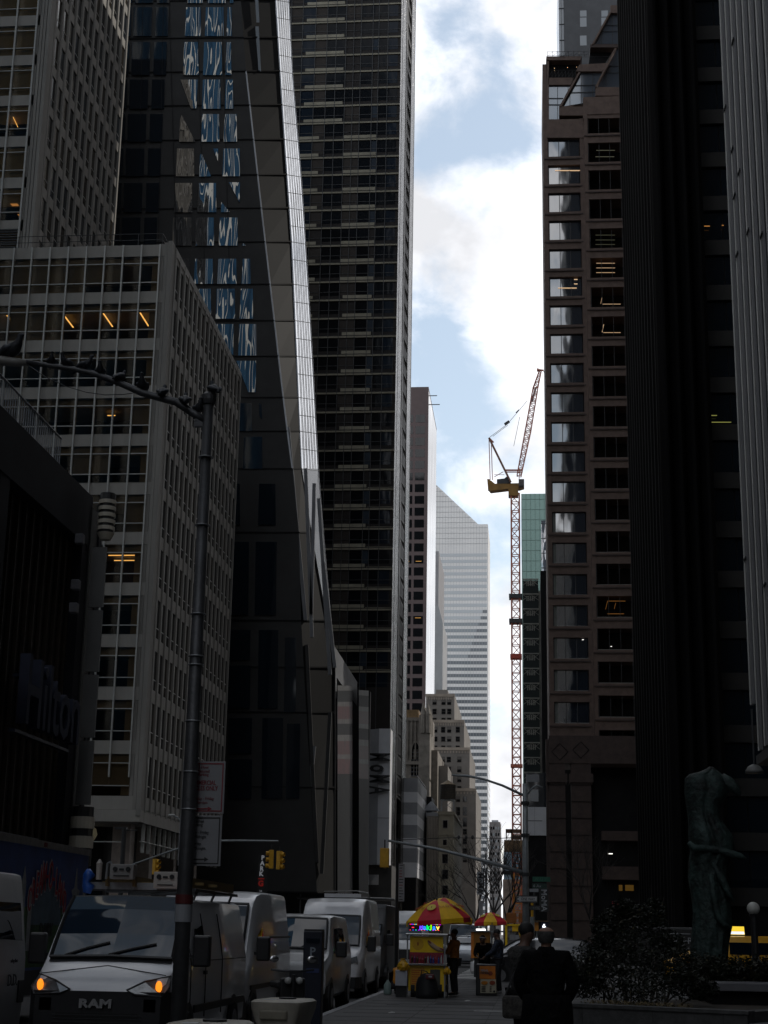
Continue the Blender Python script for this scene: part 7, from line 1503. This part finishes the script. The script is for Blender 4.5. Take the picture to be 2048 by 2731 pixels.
HG = Thing('hedge', 'dark low clipped hedge running right in front of the statue', 'hedge', (4.5, 37, .13)); vol = []
for k in range(22):
    p = W(1830+k*13, 2590-(k % 3)*6, 36.2); vol.append((p.x, p.y+rg.uniform(0, .6), p.z-.05, .3, .4, .34))
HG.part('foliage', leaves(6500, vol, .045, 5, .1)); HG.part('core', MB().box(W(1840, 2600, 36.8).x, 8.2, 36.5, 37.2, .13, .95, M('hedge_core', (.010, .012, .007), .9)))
LT = Thing('leaf_litter', 'dry yellow ground cover along the inner planter edge', 'ground cover', (2, 31.6, .43)); mb = MB(); rg2 = random.Random(8); ll = M('dry_leaf', (.13, .095, .04), .8, 0, .4, 9)
for k in range(1500):
    p = A_.lerp(B_, rg2.uniform(.08, .62))+nA*rg2.uniform(.4, 1.1)+V3(0, 0, .43+rg2.uniform(0, .12)); a = V3(rg2.gauss(0, 1), rg2.gauss(0, 1), rg2.gauss(0, .6)).normalized(); b = a.cross(V3(0, 0, 1)).normalized(); s_ = rg2.uniform(.015, .045); mb.face([p-a*s_, p-b*s_*.4, p+a*s_, p+b*s_*.4], ll)
tag(LT.part('leaves', mb), kind='stuff')
# bronze headless statue
ST = Thing('bronze_statue', 'tall green bronze headless draped figure seen from behind on the plaza', 'statue', (W(1890, 2560, 38).x, 38.4, .13)); brz = M('verdigris_bronze', (.022, .040, .036), .7, .2, .75, 2.6, .9, bscale=9)
sec = [(2045, 1890, 1902, .05), (2050, 1884, 1908, .09), (2058, 1866, 1918, .15), (2065, 1838, 1926, .2), (2076, 1826, 1938, .25), (2095, 1825, 1948, .28), (2115, 1825, 1944, .29), (2135, 1827, 1930, .27), (2158, 1831, 1921, .25), (2178, 1834, 1920, .25), (2200, 1836, 1934, .30), (2222, 1835, 1950, .36), (2240, 1836, 1957, .37), (2258, 1839, 1958, .36), (2275, 1840, 1962, .38), (2300, 1836, 1948, .34), (2340, 1834, 1938, .33), (2385, 1842, 1944, .33), (2430, 1848, 1950, .33), (2470, 1846, 1952, .35), (2510, 1843, 1944, .36), (2550, 1841, 1941, .38), (2585, 1840, 1944, .4)]
rgs = []
for (y, xl_, xr_, dp) in sec:
    a, b_ = W(xl_, y, 38.4), W(xr_, y, 38.4); cx_, hw_ = (a.x+b_.x)/2, (b_.x-a.x)/2; row = []
    fa = max(0, min(1, (y-2262)/60))
    for j in range(64):
        t = 2*math.pi*j/64; c_, s_ = math.cos(t), math.sin(t); m_ = 1+.0
        back = max(0, -s_)
        m_ -= .22*math.exp(-((c_+.0-.02)/.10)**2)*back*(1-fa)*(1 if y < 2200 else 1.6)                  # spine and cleft
        if 2195 < y < 2262: m_ += .12*back*abs(c_)
        if 2075 < y < 2140: m_ += .10*back*math.exp(-((abs(c_)-.5)/.2)**2)
        m_ += fa*(.07*math.sin(9*t+(y-2262)*.018)+.045*math.sin(17*t-(y-2262)*.03+1))
        row.append((cx_+hw_*c_*(1+.25*(m_-1)), 38.4+dp*s_*m_*1.25, a.z))
    rgs.append(row)
ST.part('figure', MB().rings(rgs, brz), smooth=True)
ST.part('arm_stump', MB().tube([W(1925, 2084, 38.4), W(1945, 2092, 38.3), W(1962, 2106, 38.25), W(1972, 2120, 38.2)], [.20, .17, .12, .06], brz, 14), smooth=True)
ST.part('drape_roll', MB().tube([W(x, y, 37.95) for x, y in ((1836, 2246), (1850, 2262), (1880, 2262), (1920, 2268), (1950, 2278), (1975, 2284), (1990, 2290))], [.05, .09, .08, .08, .1, .08, .03], brz, 12), smooth=True)
ST.part('drape_fold', MB().tube([W(x, y, 37.95) for x, y in ((1895, 2330), (1905, 2400), (1915, 2445), (1930, 2465), (1952, 2475))], [.05, .08, .09, .08, .03], brz, 12), smooth=True)
ST.part('drape_fold', MB().tube([W(x, y, 37.98) for x, y in ((1900, 2300), (1925, 2345), (1945, 2385), (1958, 2405))], [.05, .09, .08, .03], brz, 12), smooth=True)
ST.part('plinth', MB().box(W(1838, 2580, 38.4).x, W(1948, 2580, 38.4).x, 37.9, 38.95, .13, W(1900, 2583, 38.4).z, gw2))
# ================================================================= bare trees
def tree(label, px, D, h, spread, seed, lean=0, th=.11, depth=5, group='bare street trees'):
    T = Thing('bare_tree', label, 'tree', (W(px, 2480, D).x, D, .13), 0, group, world=False); rg = random.Random(seed); tm = M('bark', (.035, .03, .028), .85, 0, .2, 4)
    tr_, br = MB(), MB()
    def grow(p, d, L_, r, k):
        pts = [p]; rr2 = [r]
        for q in range(3): d = (d+V3(rg.gauss(0, .10), rg.gauss(0, .10), .03)).normalized(); p = p+d*L_/3; pts.append(p); rr2.append(r*(1-.15*(q+1)))
        (tr_ if k == 0 else br).tube(pts, rr2, tm, 7 if k < 2 else 4)
        if k < depth:
            for q in range(3 if k else 4):
                nd = (d+V3(rg.gauss(0, spread), rg.gauss(0, spread), rg.uniform(-.05, .35))).normalized(); grow(pts[-1-(q % 2)*(k > 0)], nd, L_*rg.uniform(.62, .85), r*.58, k+1)
    grow(V3(0, 0, 0), V3(lean, 0, 1).normalized(), h*.34, th, 0); T.part('trunk', tr_); T.part('branches', br); return T
tree('largest bare street tree spreading in front of the sloped-roof tower', 1322, 98, 8.2, .42, 3); tree('bare street tree with drooping twigs left of the museum banner', 1262, 112, 7.6, .45, 8, -.05)
tree('thin bare tree right of the largest one beside the crane foot', 1342, 118, 8.0, .35, 21, .05); tree('bare tree against the giant brown columns', 1590, 92, 7.6, .5, 14, -.18, .07)
tree('small bare tree low in front of the church side street', 1180, 140, 7.0, .5, 31, 0, .08, 4)
# unseen blocks added outside the frame to keep sky light off the street
for lab, b_ in (('unseen light-blocking mass added north along the avenue beyond the limestone office block', (-140, -64, 104, 170, 0, 120)), ('unseen tall light-blocking mass added south along the avenue behind the finned tower', (64, 140, -40, 56, 0, 150)), ('unseen tall light-blocking mass added beyond the avenue to the south', (28, 120, 112, 170, 0, 150)), ('unseen light-blocking slab added above the ribbed podium roof', (-90, -34, -50, 8, 0, 60))):
    T = Building('side_occluder', lab, 'building', ((b_[0]+b_[1])/2, b_[2], 0)); T.part('wall', MB().box(*b_, M('side_occluder_stone', (.09, .085, .08), .8, 0, .2, .1)))
    fb = MB()
    for k in range(int(b_[5]/8)): fb.box(b_[0]-.05, b_[1]+.05, b_[2]-.05, b_[3]+.05, 6+k*8, 8.5+k*8, g_dark)
    T.part('window_band', fb)

# small marks of use on the ground
MC = Thing('manhole_cover', 'round iron cover set in the pavement in front of the hot dog cart', 'manhole cover', (-.9, 35.2, .136)); iron = M('cast_iron', (.03, .03, .03), .5, .5, .3, 20)
MC.part('lid', MB().lathe([(.33, .135), (.33, .142), (.01, .143)], (-.9, 35.2, 0), iron, 28)); MC.part('ring', MB().lathe([(.38, .134), (.38, .139), (.34, .139)], (-.9, 35.2, 0), km, 28))
VC = Thing('valve_cover', 'small square iron valve cover near the kerb below the barrier', 'valve cover', (-3.2, 37.5, .136)); VC.part('lid', MB().box(-3.35, -3.05, 37.35, 37.65, .134, .141, iron))
rg3 = random.Random(77); gum = MB(); gm_ = M('gum_spot', (.035, .035, .034), .8, 0, 0); ptc = MB(); pm_ = M('patched_concrete', (.055, .054, .053), .85, 0, .3, 3)
for k in range(260):
    x, y, r_ = rg3.uniform(-3.9, 3.0), rg3.uniform(24, 56), rg3.uniform(.015, .04); gum.face([(x+r_*math.cos(a), y+r_*math.sin(a), .1365) for a in [2*math.pi*j/7 for j in range(7)]], gm_)
go = struct('gum_spots', gum); go['kind'] = 'stuff'
for (x, y, w_, h_) in ((-2.3, 38.2, 1.4, 1.1), (.7, 34.4, .8, 2.0), (-3.2, 46, .7, 2.2), (1.2, 44.5, 1.2, .9)): ptc.box(x, x+w_, y, y+h_, .1, .1352, pm_)
struct('pavement_patch', ptc)
for k, (x, y, rz, lb_) in enumerate(((-1.6, 40.1, 20, 'crumpled white paper scrap lying on the pavement before the cart'), (.2, 39.0, 70, 'flat pale receipt scrap lying right of the cart'), (-2.9, 33.5, 10, 'torn pale paper scrap near the kerb'))):
    T = Thing('paper_scrap', lb_, 'litter', (x, y, .137), R(rz), 'paper scraps on the pavement', world=False); T.part('sheet', MB().face([(-.06, -.04, 0), (.07, -.05, .012), (.06, .05, .02), (0, .03, .03), (-.07, .05, .005)], M('paper', (.5, .5, .48), .8)))
# ---------------------------------------------------------------- sky, sun, camera
SUN_EL, SUN_AZ = 40.0, 62.0      # azimuth measured from the street direction towards the right-hand side
w = bpy.data.worlds.new('World'); bpy.context.scene.world = w; w.use_nodes = True
nt = w.node_tree; N = nt.nodes; L = nt.links; bg = N['Background']
sk = N.new('ShaderNodeTexSky'); sk.sky_type = 'NISHITA'; sk.sun_disc = False; sk.sun_elevation = R(SUN_EL); sk.sun_rotation = R(SUN_AZ); sk.air_density = 1.0; sk.dust_density = 1.2
tc = N.new('ShaderNodeTexCoord')
mp = N.new('ShaderNodeMapping'); mp.inputs['Scale'].default_value = (1, 1, 1.35); mp.inputs['Location'].default_value = (.35, .1, .62); L.new(tc.outputs['Generated'], mp.inputs['Vector'])
n1 = N.new('ShaderNodeTexNoise'); n1.inputs['Scale'].default_value = 11.0; n1.inputs['Detail'].default_value = 12; n1.inputs['Roughness'].default_value = .56; n1.inputs['Distortion'].default_value = .25
L.new(mp.outputs['Vector'], n1.inputs['Vector'])
def near(px, py, rad, amp):       # a clear gap in the clouds round one direction
    d = ray(px, py).normalized(); vs = N.new('ShaderNodeVectorMath'); vs.operation = 'DISTANCE'; vs.inputs[1].default_value = d
    L.new(tc.outputs['Generated'], vs.inputs[0])
    m = N.new('ShaderNodeMapRange'); m.interpolation_type = 'SMOOTHSTEP'; m.inputs['From Min'].default_value = 0; m.inputs['From Max'].default_value = rad; m.inputs['To Min'].default_value = amp; m.inputs['To Max'].default_value = 0
    L.new(vs.outputs['Value'], m.inputs['Value']); return m.outputs['Result']
am = N.new('ShaderNodeMath'); am.operation = 'MULTIPLY_ADD'; am.inputs[1].default_value = 2.7; am.inputs[2].default_value = -.74; L.new(n1.outputs['Fac'], am.inputs[0]); acc = am.outputs[0]
for g in GAPS:
    a = N.new('ShaderNodeMath'); a.operation = 'SUBTRACT'; L.new(acc, a.inputs[0]); L.new(near(*g), a.inputs[1]); acc = a.outputs[0]
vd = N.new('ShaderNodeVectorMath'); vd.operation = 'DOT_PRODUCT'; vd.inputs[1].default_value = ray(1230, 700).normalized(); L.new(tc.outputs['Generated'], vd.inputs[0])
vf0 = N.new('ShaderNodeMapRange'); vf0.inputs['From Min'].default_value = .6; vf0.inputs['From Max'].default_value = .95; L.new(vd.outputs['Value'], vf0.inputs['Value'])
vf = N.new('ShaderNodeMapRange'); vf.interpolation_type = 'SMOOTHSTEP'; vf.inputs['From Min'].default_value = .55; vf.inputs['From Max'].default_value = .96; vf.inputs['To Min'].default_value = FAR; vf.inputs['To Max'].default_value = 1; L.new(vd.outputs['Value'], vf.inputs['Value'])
cv = N.new('ShaderNodeMath'); cv.operation = 'MULTIPLY_ADD'; cv.inputs[1].default_value = .22; cv.inputs[2].default_value = -.22; L.new(vf0.outputs['Result'], cv.inputs[0])
ad = N.new('ShaderNodeMath'); ad.operation = 'ADD'; L.new(acc, ad.inputs[0]); L.new(cv.outputs[0], ad.inputs[1]); acc = ad.outputs[0]
cr = N.new('ShaderNodeMapRange'); cr.interpolation_type = 'SMOOTHSTEP'; cr.inputs['From Min'].default_value = -.02; cr.inputs['From Max'].default_value = .62; L.new(acc, cr.inputs['Value'])
n2 = N.new('ShaderNodeTexNoise'); n2.inputs['Scale'].default_value = 13; n2.inputs['Detail'].default_value = 5; L.new(mp.outputs['Vector'], n2.inputs['Vector'])
cc = N.new('ShaderNodeMapRange'); cc.inputs['From Min'].default_value = .35; cc.inputs['From Max'].default_value = .7; cc.inputs['To Min'].default_value = CLOUD[0]; cc.inputs['To Max'].default_value = CLOUD[1]; L.new(n2.outputs['Fac'], cc.inputs['Value'])
ccol = N.new('ShaderNodeVectorMath'); ccol.operation = 'SCALE'; ccol.inputs[0].default_value = (.97, .98, 1.02); L.new(cc.outputs['Result'], ccol.inputs['Scale'])
sks = N.new('ShaderNodeVectorMath'); sks.operation = 'MULTIPLY_ADD'; sks.inputs[1].default_value = SKYMUL; sks.inputs[2].default_value = SKYADD; L.new(sk.outputs['Color'], sks.inputs[0])
mx = N.new('ShaderNodeMix'); mx.data_type = 'RGBA'; L.new(cr.outputs['Result'], mx.inputs['Factor']); L.new(sks.outputs['Vector'], mx.inputs[6]); L.new(ccol.outputs['Vector'], mx.inputs[7])
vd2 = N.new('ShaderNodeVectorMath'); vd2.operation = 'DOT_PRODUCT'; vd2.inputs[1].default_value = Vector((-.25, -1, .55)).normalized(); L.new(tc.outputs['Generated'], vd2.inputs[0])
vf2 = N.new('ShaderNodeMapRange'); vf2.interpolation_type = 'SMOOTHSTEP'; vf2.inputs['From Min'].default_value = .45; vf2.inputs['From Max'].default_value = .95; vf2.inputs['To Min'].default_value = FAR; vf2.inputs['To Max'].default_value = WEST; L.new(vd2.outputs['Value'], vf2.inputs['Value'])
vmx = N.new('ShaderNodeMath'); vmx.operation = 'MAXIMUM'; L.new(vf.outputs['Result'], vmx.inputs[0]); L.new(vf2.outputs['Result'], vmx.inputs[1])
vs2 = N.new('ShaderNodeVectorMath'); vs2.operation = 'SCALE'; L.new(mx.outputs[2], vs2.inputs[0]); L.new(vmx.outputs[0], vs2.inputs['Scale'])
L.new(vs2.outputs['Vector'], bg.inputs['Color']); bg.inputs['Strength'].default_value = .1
sun = bpy.data.lights.new('sun', 'SUN'); sun.energy = SUNE; sun.angle = R(.5); sun.color = (1, .95, .87)
so = bpy.data.objects.new('sun', sun); col.objects.link(so)
dv = Vector((math.sin(R(SUN_AZ))*math.cos(R(SUN_EL)), math.cos(R(SUN_AZ))*math.cos(R(SUN_EL)), math.sin(R(SUN_EL))))
so.rotation_euler = dv.to_track_quat('Z', 'Y').to_euler()
cd = bpy.data.cameras.new('camera'); co = bpy.data.objects.new('camera', cd); col.objects.link(co)
cd.sensor_fit = 'VERTICAL'; cd.sensor_height = 36; cd.lens = 36*F/2731; cd.clip_start = .1; cd.clip_end = 5000
rm_ = Matrix((Xc, Yc, Zc)).to_4x4(); co.matrix_world = Matrix.Translation(CAM) @ rm_
sc = bpy.context.scene; sc.camera = co
sc.view_settings.view_transform = 'Standard'; sc.view_settings.look = 'None'; sc.view_settings.gamma = 1; sc.view_settings.exposure = EXPO
sc.cycles.max_bounces = 6; sc.cycles.diffuse_bounces = 3; sc.cycles.glossy_bounces = 4; sc.cycles.transparent_max_bounces = 12; sc.cycles.use_denoising = True
sc.cycles.sample_clamp_indirect = 6

if HAZE:
    hb = MB().box(-450, 450, -420, 1200, -1.6, 262, MATS.get('haze_air') or bpy.data.materials.new('haze_air'))
    hm = hb.mats[0]; hm.use_nodes = True; hn = hm.node_tree; [hn.nodes.remove(n) for n in list(hn.nodes) if n.type != 'OUTPUT_MATERIAL']
    pv = hn.nodes.new('ShaderNodeVolumePrincipled'); pv.inputs['Color'].default_value = (.93, .95, 1, 1); pv.inputs['Density'].default_value = HAZE; pv.inputs['Anisotropy'].default_value = .3
    hn.links.new(pv.outputs['Volume'], hn.nodes['Material Output'].inputs['Volume'])
    tag(hb.build('haze'), kind='stuff')
